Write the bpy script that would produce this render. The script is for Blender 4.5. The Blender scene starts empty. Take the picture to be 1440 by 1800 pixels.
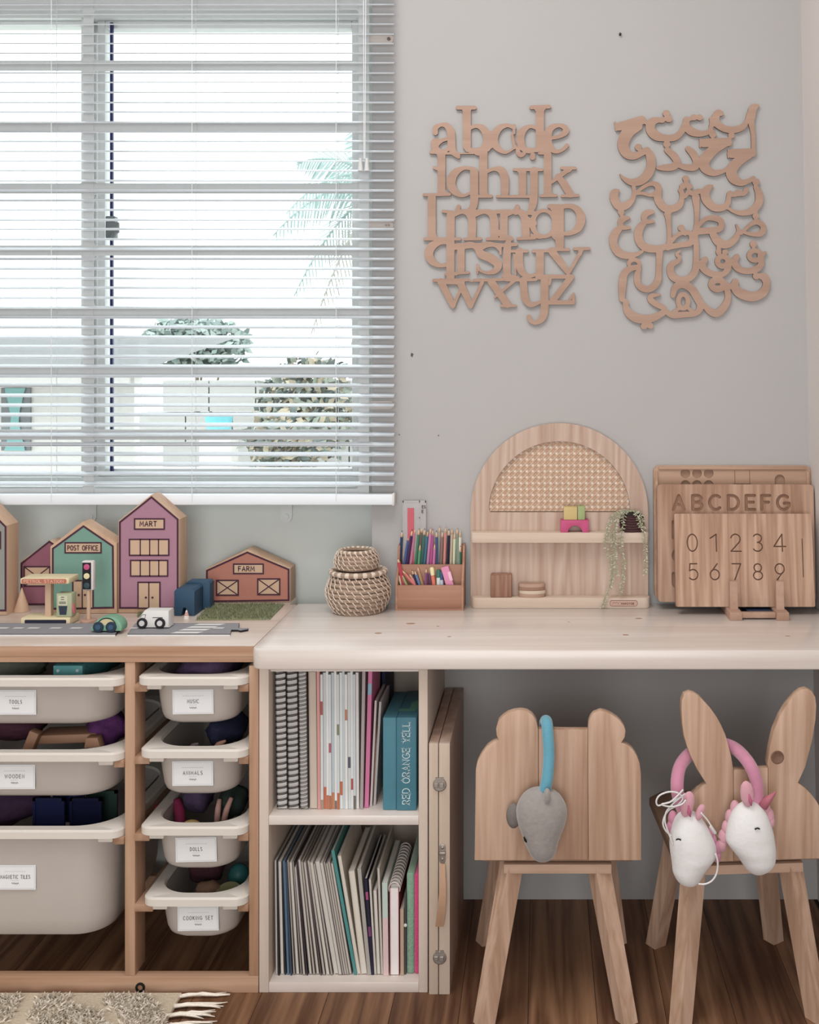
import bpy, bmesh, math, random
import numpy as np
from mathutils import Vector, Matrix
R = math.radians
PI = math.pi
random.seed(7)
SC = bpy.context.scene
COL = SC.collection

# ------------------------------------------------------------------ camera
CAM_Y, CAM_Z, F, VX, VY = -2.29, 1.105, 1950.0, 955.0, 640.0
cam = bpy.data.cameras.new('camera')
cam.sensor_fit = 'VERTICAL'; cam.sensor_height = 36.0; cam.sensor_width = 28.8
cam.lens = 36.0 * F / 1800.0
cam.shift_x = (720 - VX) / 1800.0
cam.shift_y = -(900 - VY) / 1800.0
cam.clip_start = 0.02; cam.clip_end = 200
cam_o = bpy.data.objects.new('camera', cam)
COL.objects.link(cam_o)
cam_o.location = (0, CAM_Y, CAM_Z); cam_o.rotation_euler = (R(90), 0, 0)
SC.camera = cam_o

# ------------------------------------------------------------------ world, lights, exposure
w = bpy.data.worlds.new('sky'); SC.world = w; w.use_nodes = True
bg = w.node_tree.nodes['Background']
bg.inputs[0].default_value = (0.90, 0.955, 1.0, 1); bg.inputs[1].default_value = 3.2
SC.view_settings.view_transform = 'Standard'
SC.view_settings.look = 'None'
SC.view_settings.gamma = 1.0
SC.view_settings.exposure = 0.0
SC.view_settings.use_curve_mapping = False

def area(name, loc, rot, sx, sy, power, col):
    l = bpy.data.lights.new(name, 'AREA'); l.shape = 'RECTANGLE'; l.size = sx; l.size_y = sy
    l.energy = power; l.color = col
    o = bpy.data.objects.new(name, l); COL.objects.link(o); o.location = loc; o.rotation_euler = rot
    return o
# area light standing in for an unseen window, set before a solid wall
area('rear_room_light', (-0.3, -4.12, 1.0), (R(90), 0, 0), 1.7, 1.9, 58, (0.965, 0.985, 1.0))
# added fill from the left; the wall behind it has no window
area('left_fill_light', (-2.58, -1.35, 1.45), (R(90), 0, R(-90)), 1.5, 1.3, 9, (0.97, 0.985, 1.0))

# added overhead fill that brightens the desk top; there is no lamp fixture
area('overhead_fill_light', (-0.45, -1.25, 2.56), (0, 0, 0), 1.1, 1.1, 27, (1.0, 0.995, 0.985))

# ------------------------------------------------------------------ pixel <-> place
def S(Y): return (Y - CAM_Y) / F
def PX(px, Y): return (px - VX) * S(Y)
def PZ(py, Y): return CAM_Z - (py - VY) * S(Y)
def P(px, py, Y): return Vector((PX(px, Y), Y, PZ(py, Y)))

# ------------------------------------------------------------------ materials
MATS = {}
SAT = .82
def lin(c):
    if isinstance(c, str):
        c = c.lstrip('#'); c = [int(c[i:i+2], 16) for i in (0, 2, 4)]
    q = [((v/255)/12.92 if v/255 <= .04045 else (((v/255)+.055)/1.055)**2.4) for v in c]
    g = .25*q[0]+.6*q[1]+.15*q[2]
    return tuple(g+(v-g)*SAT for v in q) + (1,)
def new_mat(name):
    m = bpy.data.materials.new(name); m.use_nodes = True
    nt = m.node_tree
    return m, nt, nt.nodes['Principled BSDF']
def nd(nt, t, **kw):
    n = nt.nodes.new(t)
    for k, v in kw.items(): setattr(n, k, v)
    return n
def plain(name, c, rough=.6, var=.06, scale=40, metal=0, bump=0, spec=.3, sheen=0):
    """a colour with slight cloudy variation"""
    if name in MATS: return MATS[name]
    m, nt, b = new_mat(name)
    L = nt.links
    co = nd(nt, 'ShaderNodeTexCoord')
    no = nd(nt, 'ShaderNodeTexNoise'); no.inputs['Scale'].default_value = scale; no.inputs['Detail'].default_value = 4
    L.new(co.outputs['Object'], no.inputs['Vector'])
    mr = nd(nt, 'ShaderNodeMapRange'); mr.inputs[3].default_value = 1 - var; mr.inputs[4].default_value = 1 + var
    L.new(no.outputs[0], mr.inputs[0])
    mx = nd(nt, 'ShaderNodeVectorMath', operation='SCALE')
    mx.inputs[0].default_value = lin(c)[:3]; L.new(mr.outputs[0], mx.inputs['Scale'])
    L.new(mx.outputs[0], b.inputs['Base Color'])
    b.inputs['Roughness'].default_value = rough; b.inputs['Metallic'].default_value = metal
    b.inputs['Specular IOR Level'].default_value = spec
    if sheen: b.inputs['Sheen Weight'].default_value = sheen
    if bump:
        bp = nd(nt, 'ShaderNodeBump'); bp.inputs['Strength'].default_value = bump; bp.inputs['Distance'].default_value = .002
        L.new(no.outputs[0], bp.inputs['Height']); L.new(bp.outputs[0], b.inputs['Normal'])
    MATS[name] = m
    return m
def wood(name, light, dark, axis='Z', scale=1.0, rings=14, rough=.55, contrast=1.0, bump=.12, warp=.35, coat=0):
    """planed timber: long streaks along `axis`"""
    if name in MATS: return MATS[name]
    m, nt, b = new_mat(name)
    L = nt.links
    co = nd(nt, 'ShaderNodeTexCoord'); oi = nd(nt, 'ShaderNodeObjectInfo')
    ad = nd(nt, 'ShaderNodeVectorMath', operation='ADD')
    sc = nd(nt, 'ShaderNodeVectorMath', operation='SCALE'); sc.inputs[0].default_value = (3.1, 5.7, 4.3)
    L.new(oi.outputs['Random'], sc.inputs['Scale'])
    L.new(co.outputs['Object'], ad.inputs[0]); L.new(sc.outputs[0], ad.inputs[1])
    mp = nd(nt, 'ShaderNodeMapping')
    s = {'X': (.05, 1, 1), 'Y': (1, .05, 1), 'Z': (1, 1, .05)}[axis]
    mp.inputs['Scale'].default_value = tuple(v*scale for v in s)
    L.new(ad.outputs[0], mp.inputs[0])
    n1 = nd(nt, 'ShaderNodeTexNoise'); n1.inputs['Scale'].default_value = 9; n1.inputs['Detail'].default_value = 3
    L.new(mp.outputs[0], n1.inputs['Vector'])
    mul = nd(nt, 'ShaderNodeMath', operation='MULTIPLY'); mul.inputs[1].default_value = rings
    L.new(n1.outputs[0], mul.inputs[0])
    fr = nd(nt, 'ShaderNodeMath', operation='PINGPONG'); fr.inputs[1].default_value = 1
    L.new(mul.outputs[0], fr.inputs[0])
    n2 = nd(nt, 'ShaderNodeTexNoise'); n2.inputs['Scale'].default_value = 140; n2.inputs['Detail'].default_value = 3
    L.new(mp.outputs[0], n2.inputs['Vector'])
    n3 = nd(nt, 'ShaderNodeTexNoise'); n3.inputs['Scale'].default_value = 5; n3.inputs['Detail'].default_value = 2
    L.new(mp.outputs[0], n3.inputs['Vector'])
    a1 = nd(nt, 'ShaderNodeMath', operation='MULTIPLY_ADD'); a1.inputs[1].default_value = .42
    L.new(fr.outputs[0], a1.inputs[0])
    a2 = nd(nt, 'ShaderNodeMath', operation='MULTIPLY'); a2.inputs[1].default_value = .45
    L.new(n2.outputs[0], a2.inputs[0]); 
    a3 = nd(nt, 'ShaderNodeMath', operation='MULTIPLY_ADD'); a3.inputs[1].default_value = warp
    L.new(n3.outputs[0], a3.inputs[0]); L.new(a2.outputs[0], a3.inputs[2])
    L.new(a3.outputs[0], a1.inputs[2])
    cr = nd(nt, 'ShaderNodeValToRGB')
    mid = .52
    cr.color_ramp.elements[0].position = mid - .38/contrast; cr.color_ramp.elements[0].color = lin(light)
    cr.color_ramp.elements[1].position = mid + .42/contrast; cr.color_ramp.elements[1].color = lin(dark)
    L.new(a1.outputs[0], cr.inputs[0])
    L.new(cr.outputs[0], b.inputs['Base Color'])
    b.inputs['Roughness'].default_value = rough; b.inputs['Specular IOR Level'].default_value = .3
    if coat: b.inputs['Coat Weight'].default_value = coat; b.inputs['Coat Roughness'].default_value = .22
    bp = nd(nt, 'ShaderNodeBump'); bp.inputs['Strength'].default_value = bump; bp.inputs['Distance'].default_value = .001
    L.new(a1.outputs[0], bp.inputs['Height']); L.new(bp.outputs[0], b.inputs['Normal'])
    MATS[name] = m
    return m
def glass_mat():
    if 'window_glass' in MATS: return MATS['window_glass']
    m, nt, b = new_mat('window_glass')
    nt.nodes.remove(b)
    tr = nd(nt, 'ShaderNodeBsdfTransparent'); gl = nd(nt, 'ShaderNodeBsdfGlossy'); gl.inputs['Roughness'].default_value = .02
    tr.inputs[0].default_value = (.96, .985, .975, 1)
    mx = nd(nt, 'ShaderNodeMixShader'); mx.inputs[0].default_value = .05
    nt.links.new(tr.outputs[0], mx.inputs[1]); nt.links.new(gl.outputs[0], mx.inputs[2])
    nt.links.new(mx.outputs[0], nt.nodes['Material Output'].inputs[0])
    MATS['window_glass'] = m
    return m
def clear_plastic():
    if 'clear_plastic' in MATS: return MATS['clear_plastic']
    m, nt, b = new_mat('clear_plastic')
    nt.nodes.remove(b)
    tr = nd(nt, 'ShaderNodeBsdfTransparent'); gl = nd(nt, 'ShaderNodeBsdfPrincipled')
    gl.inputs['Base Color'].default_value = lin('#b9b2ae'); gl.inputs['Roughness'].default_value = .15
    mx = nd(nt, 'ShaderNodeMixShader'); mx.inputs[0].default_value = .45
    nt.links.new(tr.outputs[0], mx.inputs[1]); nt.links.new(gl.outputs[0], mx.inputs[2])
    nt.links.new(mx.outputs[0], nt.nodes['Material Output'].inputs[0])
    MATS['clear_plastic'] = m
    return m
def M(c, rough=.6, **kw):
    return plain('paint_%s_%d' % (c.lstrip('#'), int(rough*100)) + ''.join('_%s%s' % i for i in kw.items()), c, rough, **kw)

# ------------------------------------------------------------------ mesh building
class MB:
    def __init__(s): s.v = []; s.f = []; s.m = []
    def add(s, vs, fs, mi=0):
        b = len(s.v); s.v += [Vector(p) for p in vs]
        for f in fs: s.f.append([b+i for i in f]); s.m.append(mi)
        return s
    def box(s, x0, x1, y0, y1, z0, z1, mi=0, r=0, seg=2):
        if x0 > x1: x0, x1 = x1, x0
        if y0 > y1: y0, y1 = y1, y0
        if z0 > z1: z0, z1 = z1, z0
        if r:
            bm = bmesh.new(); bmesh.ops.create_cube(bm, size=1)
            for q in bm.verts: q.co = Vector(((x0+x1)/2+q.co.x*(x1-x0), (y0+y1)/2+q.co.y*(y1-y0), (z0+z1)/2+q.co.z*(z1-z0)))
            bmesh.ops.bevel(bm, geom=bm.edges[:], offset=r, segments=seg, profile=.5, affect='EDGES')
            return s.bm(bm, mi)
        v = [(x, y, z) for z in (z0, z1) for y in (y0, y1) for x in (x0, x1)]
        return s.add(v, [(0,2,3,1),(4,5,7,6),(0,1,5,4),(2,6,7,3),(0,4,6,2),(1,3,7,5)], mi)
    def bm(s, bm, mi=0):
        bm.verts.index_update()
        s.add([q.co.copy() for q in bm.verts], [[q.index for q in f.verts] for f in bm.faces], mi); bm.free(); return s
    def prism(s, pts, y0, y1, mi=0, r=0, plane='XZ', seg=2):
        """pts (u,v) outline; XZ plane extruded along Y, XY along Z, YZ along X"""
        if y0 > y1: y0, y1 = y1, y0
        def mk(u, v, t): return {'XZ': (u, t, v), 'XY': (u, v, t), 'YZ': (t, u, v)}[plane]
        bm = bmesh.new()
        a = [bm.verts.new(mk(u, v, y0)) for u, v in pts]; b = [bm.verts.new(mk(u, v, y1)) for u, v in pts]
        n = len(pts)
        fa = bm.faces.new(a); fb = bm.faces.new(b[::-1])
        for i in range(n): bm.faces.new((a[(i+1) % n], a[i], b[i], b[(i+1) % n]))
        bmesh.ops.recalc_face_normals(bm, faces=bm.faces[:])
        if r:
            ed = [e for e in bm.edges if (e.verts[0] in a) == (e.verts[1] in a)]
            bmesh.ops.bevel(bm, geom=ed, offset=r, segments=seg, profile=.5, affect='EDGES')
        if n > 4:
            bmesh.ops.triangulate(bm, faces=[f for f in bm.faces if len(f.verts) > 4])
        return s.bm(bm, mi)
    def tube(s, pts, r, n=8, mi=0, caps=True, flat=None):
        pts = [Vector(p) for p in pts]
        rs = r if isinstance(r, (list, tuple)) else [r]*len(pts)
        up = None; rings = []
        for i, p in enumerate(pts):
            t = (pts[min(i+1, len(pts)-1)] - pts[max(i-1, 0)])
            t = t.normalized() if t.length > 1e-9 else Vector((0, 0, 1))
            if up is None: up = t.orthogonal().normalized()
            u = (up - t*up.dot(t))
            u = u.normalized() if u.length > 1e-6 else t.orthogonal().normalized()
            up = u; w_ = t.cross(u)
            rings.append([p + (u*math.cos(2*PI*k/n) + w_*math.sin(2*PI*k/n))*rs[i] for k in range(n)])
        v = [q for g in rings for q in g]; f = []
        for i in range(len(pts)-1):
            for k in range(n):
                f.append((i*n+k, i*n+(k+1) % n, (i+1)*n+(k+1) % n, (i+1)*n+k))
        if caps:
            f.append(tuple(range(n))[::-1]); f.append(tuple((len(pts)-1)*n+k for k in range(n)))
        return s.add(v, f, mi)
    def bar(s, p0, p1, w0, w1, d0=None, d1=None, rot=0, mi=0):
        """square-section tapered post from p0 to p1 (about vertical)"""
        d0 = d0 or w0; d1 = d1 or w1
        v = []
        for p, w_, d in ((Vector(p0), w0, d0), (Vector(p1), w1, d1)):
            for sx, sy in ((-1,-1),(1,-1),(1,1),(-1,1)):
                q = Vector((sx*w_/2, sy*d/2, 0)); q.rotate(Matrix.Rotation(rot, 3, 'Z')); v.append(p+q)
        return s.add(v, [(3,2,1,0),(4,5,6,7),(0,1,5,4),(1,2,6,5),(2,3,7,6),(3,0,4,7)], mi)
    def lathe(s, prof, c=(0,0,0), n=24, mi=0, close=False, axis='Z'):
        v = []; f = []
        for r_, z in prof:
            for k in range(n):
                a = 2*PI*k/n
                q = (r_*math.cos(a), r_*math.sin(a), z)
                if axis == 'Y': q = (q[0], q[2], q[1])
                if axis == 'X': q = (q[2], q[0], q[1])
                v.append((c[0]+q[0], c[1]+q[1], c[2]+q[2]))
        m_ = len(prof)
        for i in range(m_ if close else m_-1):
            j = (i+1) % m_
            for k in range(n):
                q = (i*n+k, i*n+(k+1) % n, j*n+(k+1) % n, j*n+k)
                f.append(q if axis != 'Y' else q[::-1])
        if not close:
            a = tuple(range(n))[::-1]; b = tuple((m_-1)*n+k for k in range(n))
            f += [a, b] if axis != 'Y' else [a[::-1], b[::-1]]
        return s.add(v, f, mi)
    def cyl(s, c, r, h, n=20, mi=0, axis='Z', bev=0):
        pr = [(r, 0), (r, h)] if not bev else [(r-bev, 0), (r, bev), (r, h-bev), (r-bev, h)]
        return s.lathe(pr, c, n, mi, axis=axis)
    def ell(s, c, rx, ry, rz, nu=16, nv=10, mi=0, fn=None):
        v = []; f = []
        for j in range(nv+1):
            t = -PI/2 + PI*j/nv
            for k in range(nu):
                a = 2*PI*k/nu
                q = Vector((math.cos(t)*math.cos(a), math.cos(t)*math.sin(a), math.sin(t)))
                k_ = fn(q) if fn else 1
                v.append((c[0]+q.x*rx*k_, c[1]+q.y*ry*k_, c[2]+q.z*rz*k_))
        for j in range(nv):
            for k in range(nu):
                f.append((j*nu+k, j*nu+(k+1) % nu, (j+1)*nu+(k+1) % nu, (j+1)*nu+k))
        return s.add(v, f, mi)
    def loft(s, secs, n=20, mi=0, sup=2.0):
        """secs: (cx,cy,cz,rx,ry) stacked along z"""
        v = []; f = []
        for cx, cy, cz, rx, ry in secs:
            for k in range(n):
                a = 2*PI*k/n; ca, sa = math.cos(a), math.sin(a)
                e = 2/sup
                v.append((cx + rx*math.copysign(abs(ca)**e, ca), cy + ry*math.copysign(abs(sa)**e, sa), cz))
        for i in range(len(secs)-1):
            for k in range(n):
                f.append((i*n+k, i*n+(k+1) % n, (i+1)*n+(k+1) % n, (i+1)*n+k))
        f.append(tuple(range(n))[::-1]); f.append(tuple((len(secs)-1)*n+k for k in range(n)))
        return s.add(v, f, mi)
    def ribbon(s, pts, w_, y, mi=0, closed=False, t=0):
        """flat line of width w_ in the XZ plane at depth y (pts = (x,z)); faces -Y"""
        n = len(pts); P2 = [Vector(p) for p in pts]; L_ = []; R_ = []
        for i in range(n):
            if closed: a, b = P2[i-1], P2[(i+1) % n]
            else: a, b = P2[max(i-1, 0)], P2[min(i+1, n-1)]
            d0 = (P2[i]-a); d1 = (b-P2[i])
            d0 = d0.normalized() if d0.length > 1e-9 else d1.normalized()
            d1 = d1.normalized() if d1.length > 1e-9 else d0
            d = (d0+d1); d = d.normalized() if d.length > 1e-6 else d0
            nrm = Vector((-d.y, d.x)); c = max(.5, nrm.dot(Vector((-d0.y, d0.x))))
            off = nrm*(w_/2/c); ext = Vector((0, 0))
            if not closed and i == 0: ext = -d*w_*.35
            if not closed and i == n-1: ext = d*w_*.35
            L_.append(P2[i]+off+ext); R_.append(P2[i]-off+ext)
        v = [(p.x, y, p.y) for p in L_] + [(p.x, y, p.y) for p in R_]
        f = []
        for i in range(n if closed else n-1):
            j = (i+1) % n
            f.append((i, n+i, n+j, j))
        return s.add(v, f, mi)
    def quad(s, x0, x1, z0, z1, y, mi=0):
        return s.add([(x0,y,z0),(x1,y,z0),(x1,y,z1),(x0,y,z1)], [(0,1,2,3)], mi)
    def xf(s, mat):
        s.v = [mat @ p for p in s.v]; return s

ORG = {}
def link_obj(name, me, mats, parent):
    if not isinstance(mats, (list, tuple)): mats = [mats]
    for m in mats: me.materials.append(m)
    o = bpy.data.objects.new(name, me); COL.objects.link(o)
    if parent is not None: o.parent = parent
    return o
def wpos(o):
    v = Vector((0, 0, 0))
    while o is not None: v += ORG.get(o.name, Vector((0, 0, 0))); o = o.parent
    return v
def mesh_of(name, mb, smooth):
    me = bpy.data.meshes.new(name); me.from_pydata([tuple(p) for p in mb.v], [], mb.f)
    me.polygons.foreach_set('material_index', mb.m)
    if smooth is True: me.polygons.foreach_set('use_smooth', [True]*len(mb.f))
    me.update()
    if smooth == 'auto':
        me.polygons.foreach_set('use_smooth', [True]*len(mb.f)); me.set_sharp_from_angle(angle=R(38))
    return me
def part(name, mb, mats, parent, smooth='auto', label=None, kind=None):
    off = wpos(parent)
    mb.v = [p - off for p in mb.v]
    o = link_obj(name, mesh_of(name, mb, smooth), mats, parent)
    ORG[o.name] = Vector((0, 0, 0))
    if label: o['label'] = label
    if kind: o['kind'] = kind
    return o
def thing(name, label, cat, loc=(0, 0, 0), group=None, kind=None):
    o = bpy.data.objects.new(name, None); COL.objects.link(o); o.empty_display_size = .02
    o.location = loc; ORG[o.name] = Vector(loc)
    tag(o, label, cat, group, kind); return o
def tag(o, label, cat, group=None, kind=None):
    if label: o['label'] = label
    if cat: o['category'] = cat
    if group: o['group'] = group
    if kind: o['kind'] = kind
def solo(name, mb, mats, label, cat, group=None, smooth='auto', kind=None):
    """a thing that is one mesh; origin at the middle of its base"""
    xs = [p.x for p in mb.v]; ys = [p.y for p in mb.v]; zs = [p.z for p in mb.v]
    c = Vector(((min(xs)+max(xs))/2, (min(ys)+max(ys))/2, min(zs)))
    mb.v = [p - c for p in mb.v]
    o = link_obj(name, mesh_of(name, mb, smooth), mats, None); o.location = c; ORG[o.name] = c
    tag(o, label, cat, group, kind); return o
def struct(name, mb, mats, parent=None, smooth=False):
    o = link_obj(name, mesh_of(name, mb, smooth), mats, parent)
    ORG[o.name] = Vector((0, 0, 0))
    if parent is None: o['kind'] = 'structure'
    return o

# ---- outlines cut from strokes (signed distance field -> contour -> plate)
def smooth_path(pts, k=5):
    pts = [tuple(p) for p in pts]
    if len(pts) < 3: return pts
    A = [np.array(p, float) for p in pts]; A = [2*A[0]-A[1]] + A + [2*A[-1]-A[-2]]
    out = []
    for i in range(1, len(A)-2):
        for j in range(k):
            t = j/k
            out.append(.5*((2*A[i]) + (-A[i-1]+A[i+1])*t + (2*A[i-1]-5*A[i]+4*A[i+1]-A[i+2])*t*t + (-A[i-1]+3*A[i]-3*A[i+1]+A[i+2])*t**3))
    out.append(A[-2]); return [tuple(p) for p in out]
def ring(cx, cy, rx, ry, r, n=20, a0=0, a1=360):
    return [(cx+rx*math.cos(R(a0+(a1-a0)*i/n)), cy+ry*math.sin(R(a0+(a1-a0)*i/n)), r) for i in range(n+1)]
def stroke_sdf(strokes, x0, y0, x1, y1, h):
    nx = int((x1-x0)/h)+1; ny = int((y1-y0)/h)+1
    d = np.full((ny, nx), 1e3, np.float32)
    for st in strokes:
        for a, b in zip(st[:-1], st[1:]):
            rm = max(a[2], b[2]) + 3*h
            i0 = max(0, int((min(a[0], b[0])-rm-x0)/h)); i1 = min(nx, int((max(a[0], b[0])+rm-x0)/h)+2)
            j0 = max(0, int((min(a[1], b[1])-rm-y0)/h)); j1 = min(ny, int((max(a[1], b[1])+rm-y0)/h)+2)
            if i0 >= i1 or j0 >= j1: continue
            X, Y = np.meshgrid(x0+h*np.arange(i0, i1), y0+h*np.arange(j0, j1))
            dx, dy = b[0]-a[0], b[1]-a[1]; L2 = dx*dx+dy*dy+1e-9
            t = np.clip(((X-a[0])*dx+(Y-a[1])*dy)/L2, 0, 1)
            q = np.hypot(X-a[0]-t*dx, Y-a[1]-t*dy) - (a[2]+(b[2]-a[2])*t)
            d[j0:j1, i0:i1] = np.minimum(d[j0:j1, i0:i1], q)
    return d
def rdp(pts, tol):
    n = len(pts)
    if n < 8: return pts
    P_ = np.array(pts); keep = np.zeros(n, bool); keep[0] = keep[n//2] = keep[-1] = True
    st = [(0, n//2), (n//2, n-1)]
    while st:
        a, b = st.pop()
        if b-a < 2: continue
        q = P_[a+1:b]; d = P_[b]-P_[a]; L_ = math.hypot(*d)+1e-9
        dist = np.abs((q[:, 0]-P_[a, 0])*d[1]-(q[:, 1]-P_[a, 1])*d[0])/L_
        k = int(dist.argmax())
        if dist[k] > tol: keep[a+1+k] = True; st += [(a, a+1+k), (a+1+k, b)]
    return [pts[i] for i in range(n) if keep[i]]
SEG = {1:[('L','T')],2:[('T','R')],3:[('L','R')],4:[('R','B')],5:[('L','T'),('R','B')],6:[('T','B')],7:[('L','B')],8:[('B','L')],
       9:[('B','T')],10:[('T','R'),('B','L')],11:[('B','R')],12:[('R','L')],13:[('R','T')],14:[('T','L')]}
def contours(d, x0, y0, h, tol):
    ins = d < 0
    c = ins[:-1, :-1]*1 + ins[:-1, 1:]*2 + ins[1:, 1:]*4 + ins[1:, :-1]*8
    nxt = {}
    js, is_ = np.nonzero((c > 0) & (c < 15))
    for j, i in zip(js.tolist(), is_.tolist()):
        E = {'T': (0, j, i), 'B': (0, j+1, i), 'L': (1, j, i), 'R': (1, j, i+1)}
        for a, b in SEG[int(c[j, i])]: nxt[E[a]] = E[b]
    def pt(e):
        k, j, i = e
        if k == 0: a, b = d[j, i], d[j, i+1]; t = a/(a-b); return (x0+h*(i+t), y0+h*j)
        a, b = d[j, i], d[j+1, i]; t = a/(a-b); return (x0+h*i, y0+h*(j+t))
    loops = []
    while nxt:
        s = next(iter(nxt)); e = s; lp = []
        while e in nxt: lp.append(pt(e)); e = nxt.pop(e)
        if len(lp) > 6: loops.append(rdp(lp, tol))
    return loops
def plate_mesh(loops, y0, y1, fn, split=True):
    """fill closed loops (holes included) as a plate between depths y0..y1; fn maps loop coords to (x,z)"""
    cu = bpy.data.curves.new('tmp', 'CURVE'); cu.dimensions = '2D'; cu.fill_mode = 'BOTH'; cu.extrude = abs(y1-y0)/2
    for lp in loops:
        sp = cu.splines.new('POLY'); sp.points.add(len(lp)-1)
        for p, q in zip(sp.points, lp): x, z = fn(*q); p.co = (x, z, 0, 1)
        sp.use_cyclic_u = True
    o = bpy.data.objects.new('tmp', cu); COL.objects.link(o)
    bpy.context.view_layer.update()
    me = bpy.data.meshes.new_from_object(o.evaluated_get(bpy.context.evaluated_depsgraph_get()))
    bpy.data.objects.remove(o); bpy.data.curves.remove(cu)
    bm = bmesh.new(); bm.from_mesh(me); bpy.data.meshes.remove(me)
    for q in bm.verts: q.co = Vector((q.co.x, (y0+y1)/2+q.co.z, q.co.y))
    bmesh.ops.remove_doubles(bm, verts=bm.verts[:], dist=1e-7)
    bmesh.ops.recalc_face_normals(bm, faces=bm.faces[:])
    mb = MB(); bm.verts.index_update(); bm.normal_update()
    mb.v = [q.co.copy() for q in bm.verts]
    for f in bm.faces:
        mb.f.append([q.index for q in f.verts]); mb.m.append(1 if (split and abs(f.normal.y) < .5) else 0)
    bm.free(); return mb

# ---- single-line lettering (u right, v up, cap height 1)
def arc(cx, cy, rx, ry, a0, a1, n=10):
    return [(cx+rx*math.cos(R(a0+(a1-a0)*i/n)), cy+ry*math.sin(R(a0+(a1-a0)*i/n))) for i in range(n+1)]
FONT = {
 'A': (.66, [[(0,0),(.33,1),(.66,0)], [(.12,.36),(.54,.36)]]),
 'B': (.56, [[(0,0),(0,1),(.28,1)]+arc(.28,.76,.24,.24,90,-90)+[(0,.52)], [(.28,.52)]+arc(.3,.26,.26,.26,90,-90)+[(0,0)]]),
 'C': (.66, [arc(.38,.5,.38,.5,50,310,16)]),
 'D': (.62, [[(0,0),(0,1),(.22,1)]+arc(.22,.5,.4,.5,90,-90,14)+[(0,0)]]),
 'E': (.52, [[(.52,1),(0,1),(0,0),(.52,0)], [(0,.52),(.44,.52)]]),
 'F': (.5, [[(.5,1),(0,1),(0,0)], [(0,.52),(.42,.52)]]),
 'G': (.7, [arc(.38,.5,.38,.5,50,330,18)+[(.71,.45),(.42,.45)]]),
 'H': (.6, [[(0,0),(0,1)], [(.6,0),(.6,1)], [(0,.5),(.6,.5)]]),
 'I': (.02, [[(.01,0),(.01,1)]]),
 'K': (.56, [[(0,0),(0,1)], [(.54,1),(.02,.45)], [(.18,.6),(.56,0)]]),
 'L': (.5, [[(0,1),(0,0),(.5,0)]]),
 'M': (.76, [[(0,0),(.06,1),(.38,.3),(.7,1),(.76,0)]]),
 'N': (.6, [[(0,0),(0,1),(.6,0),(.6,1)]]),
 'O': (.7, [arc(.35,.5,.35,.5,90,450,18)]),
 'P': (.52, [[(0,0),(0,1),(.26,1)]+arc(.26,.74,.26,.26,90,-90)+[(0,.48)]]),
 'R': (.56, [[(0,0),(0,1),(.26,1)]+arc(.26,.75,.25,.25,90,-90)+[(0,.5)], [(.24,.5),(.56,0)]]),
 'S': (.54, [arc(.27,.75,.25,.25,40,270,10)+arc(.27,.25,.27,.25,90,-140,10)]),
 'T': (.6, [[(0,1),(.6,1)], [(.3,1),(.3,0)]]),
 'U': (.6, [[(0,1),(0,.3)]+arc(.3,.3,.3,.3,180,360)+[(.6,1)]]),
 'W': (.9, [[(0,1),(.22,0),(.45,.9),(.68,0),(.9,1)]]),
 'Y': (.6, [[(0,1),(.3,.5),(.6,1)], [(.3,.5),(.3,0)]]),
 'Z': (.6, [[(0,1),(.6,1),(0,0),(.6,0)]]),
 '0': (.6, [arc(.3,.5,.3,.5,90,450,20)]),
 '1': (.36, [[(0,.76),(.36,1),(.36,0)]]),
 '2': (.58, [arc(.28,.71,.28,.29,165,-35,12)+[(0,0),(.6,0)]]),
 '3': (.56, [arc(.27,.76,.25,.24,150,-90,12), arc(.27,.26,.28,.26,90,-150,14)]),
 '4': (.68, [[(.5,0),(.5,1),(0,.28),(.7,.28)]]),
 '5': (.58, [[(.52,1),(.08,1),(.04,.55)]+arc(.27,.32,.3,.32,120,-140,14)]),
 '6': (.58, [[(.46,1),(.12,.56)]+[], arc(.29,.32,.29,.32,140,500,20)]),
 '7': (.56, [[(0,1),(.56,1),(.16,0)]]),
 '8': (.58, [arc(.29,.75,.24,.25,-90,270,16), arc(.29,.26,.29,.26,90,450,18)]),
 '9': (.58, [[(.12,0),(.46,.44)], arc(.29,.68,.29,.32,-40,320,20)]),
 ' ': (.35, []), '.': (.05, [[(0,0),(.04,.02)]]),
}
def lay(txt, gap=.24):
    x = 0; out = []
    for ch in txt:
        wd, st = FONT[ch]
        out += [[(u+x, v) for u, v in p] for p in st]; x += wd+gap
    return out, x-gap
def letter(mb, txt, cx, cz, h, lw, y, mi=0, gap=.24, rot=0, serif=False, wid=None):
    st, wd = lay(txt, gap); sx = (wid/wd) if wid else h
    for p in st:
        q = [((u-wd/2)*sx, (v-.5)*h) for u, v in p]
        if rot: q = [(-b, a) for a, b in q]
        mb.ribbon([(cx+a, cz+b) for a, b in q], lw, y, mi)
        if serif:
            for e, o_ in ((q[0], q[1]), (q[-1], q[-2])):
                d = Vector((e[0]-o_[0], e[1]-o_[1])).normalized(); nn = Vector((-d.y, d.x))*lw*1.3
                mb.ribbon([(cx+e[0]-nn.x, cz+e[1]-nn.y), (cx+e[0]+nn.x, cz+e[1]+nn.y)], lw*.6, y, mi)
def rrect(x0, x1, z0, z1, r, n=5):
    pts = []
    for cx, cz, a in ((x1-r, z1-r, 0), (x0+r, z1-r, 90), (x0+r, z0+r, 180), (x1-r, z0+r, 270)):
        pts += [(cx+r*math.cos(R(a+90*i/n)), cz+r*math.sin(R(a+90*i/n))) for i in range(n+1)]
    return pts
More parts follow.
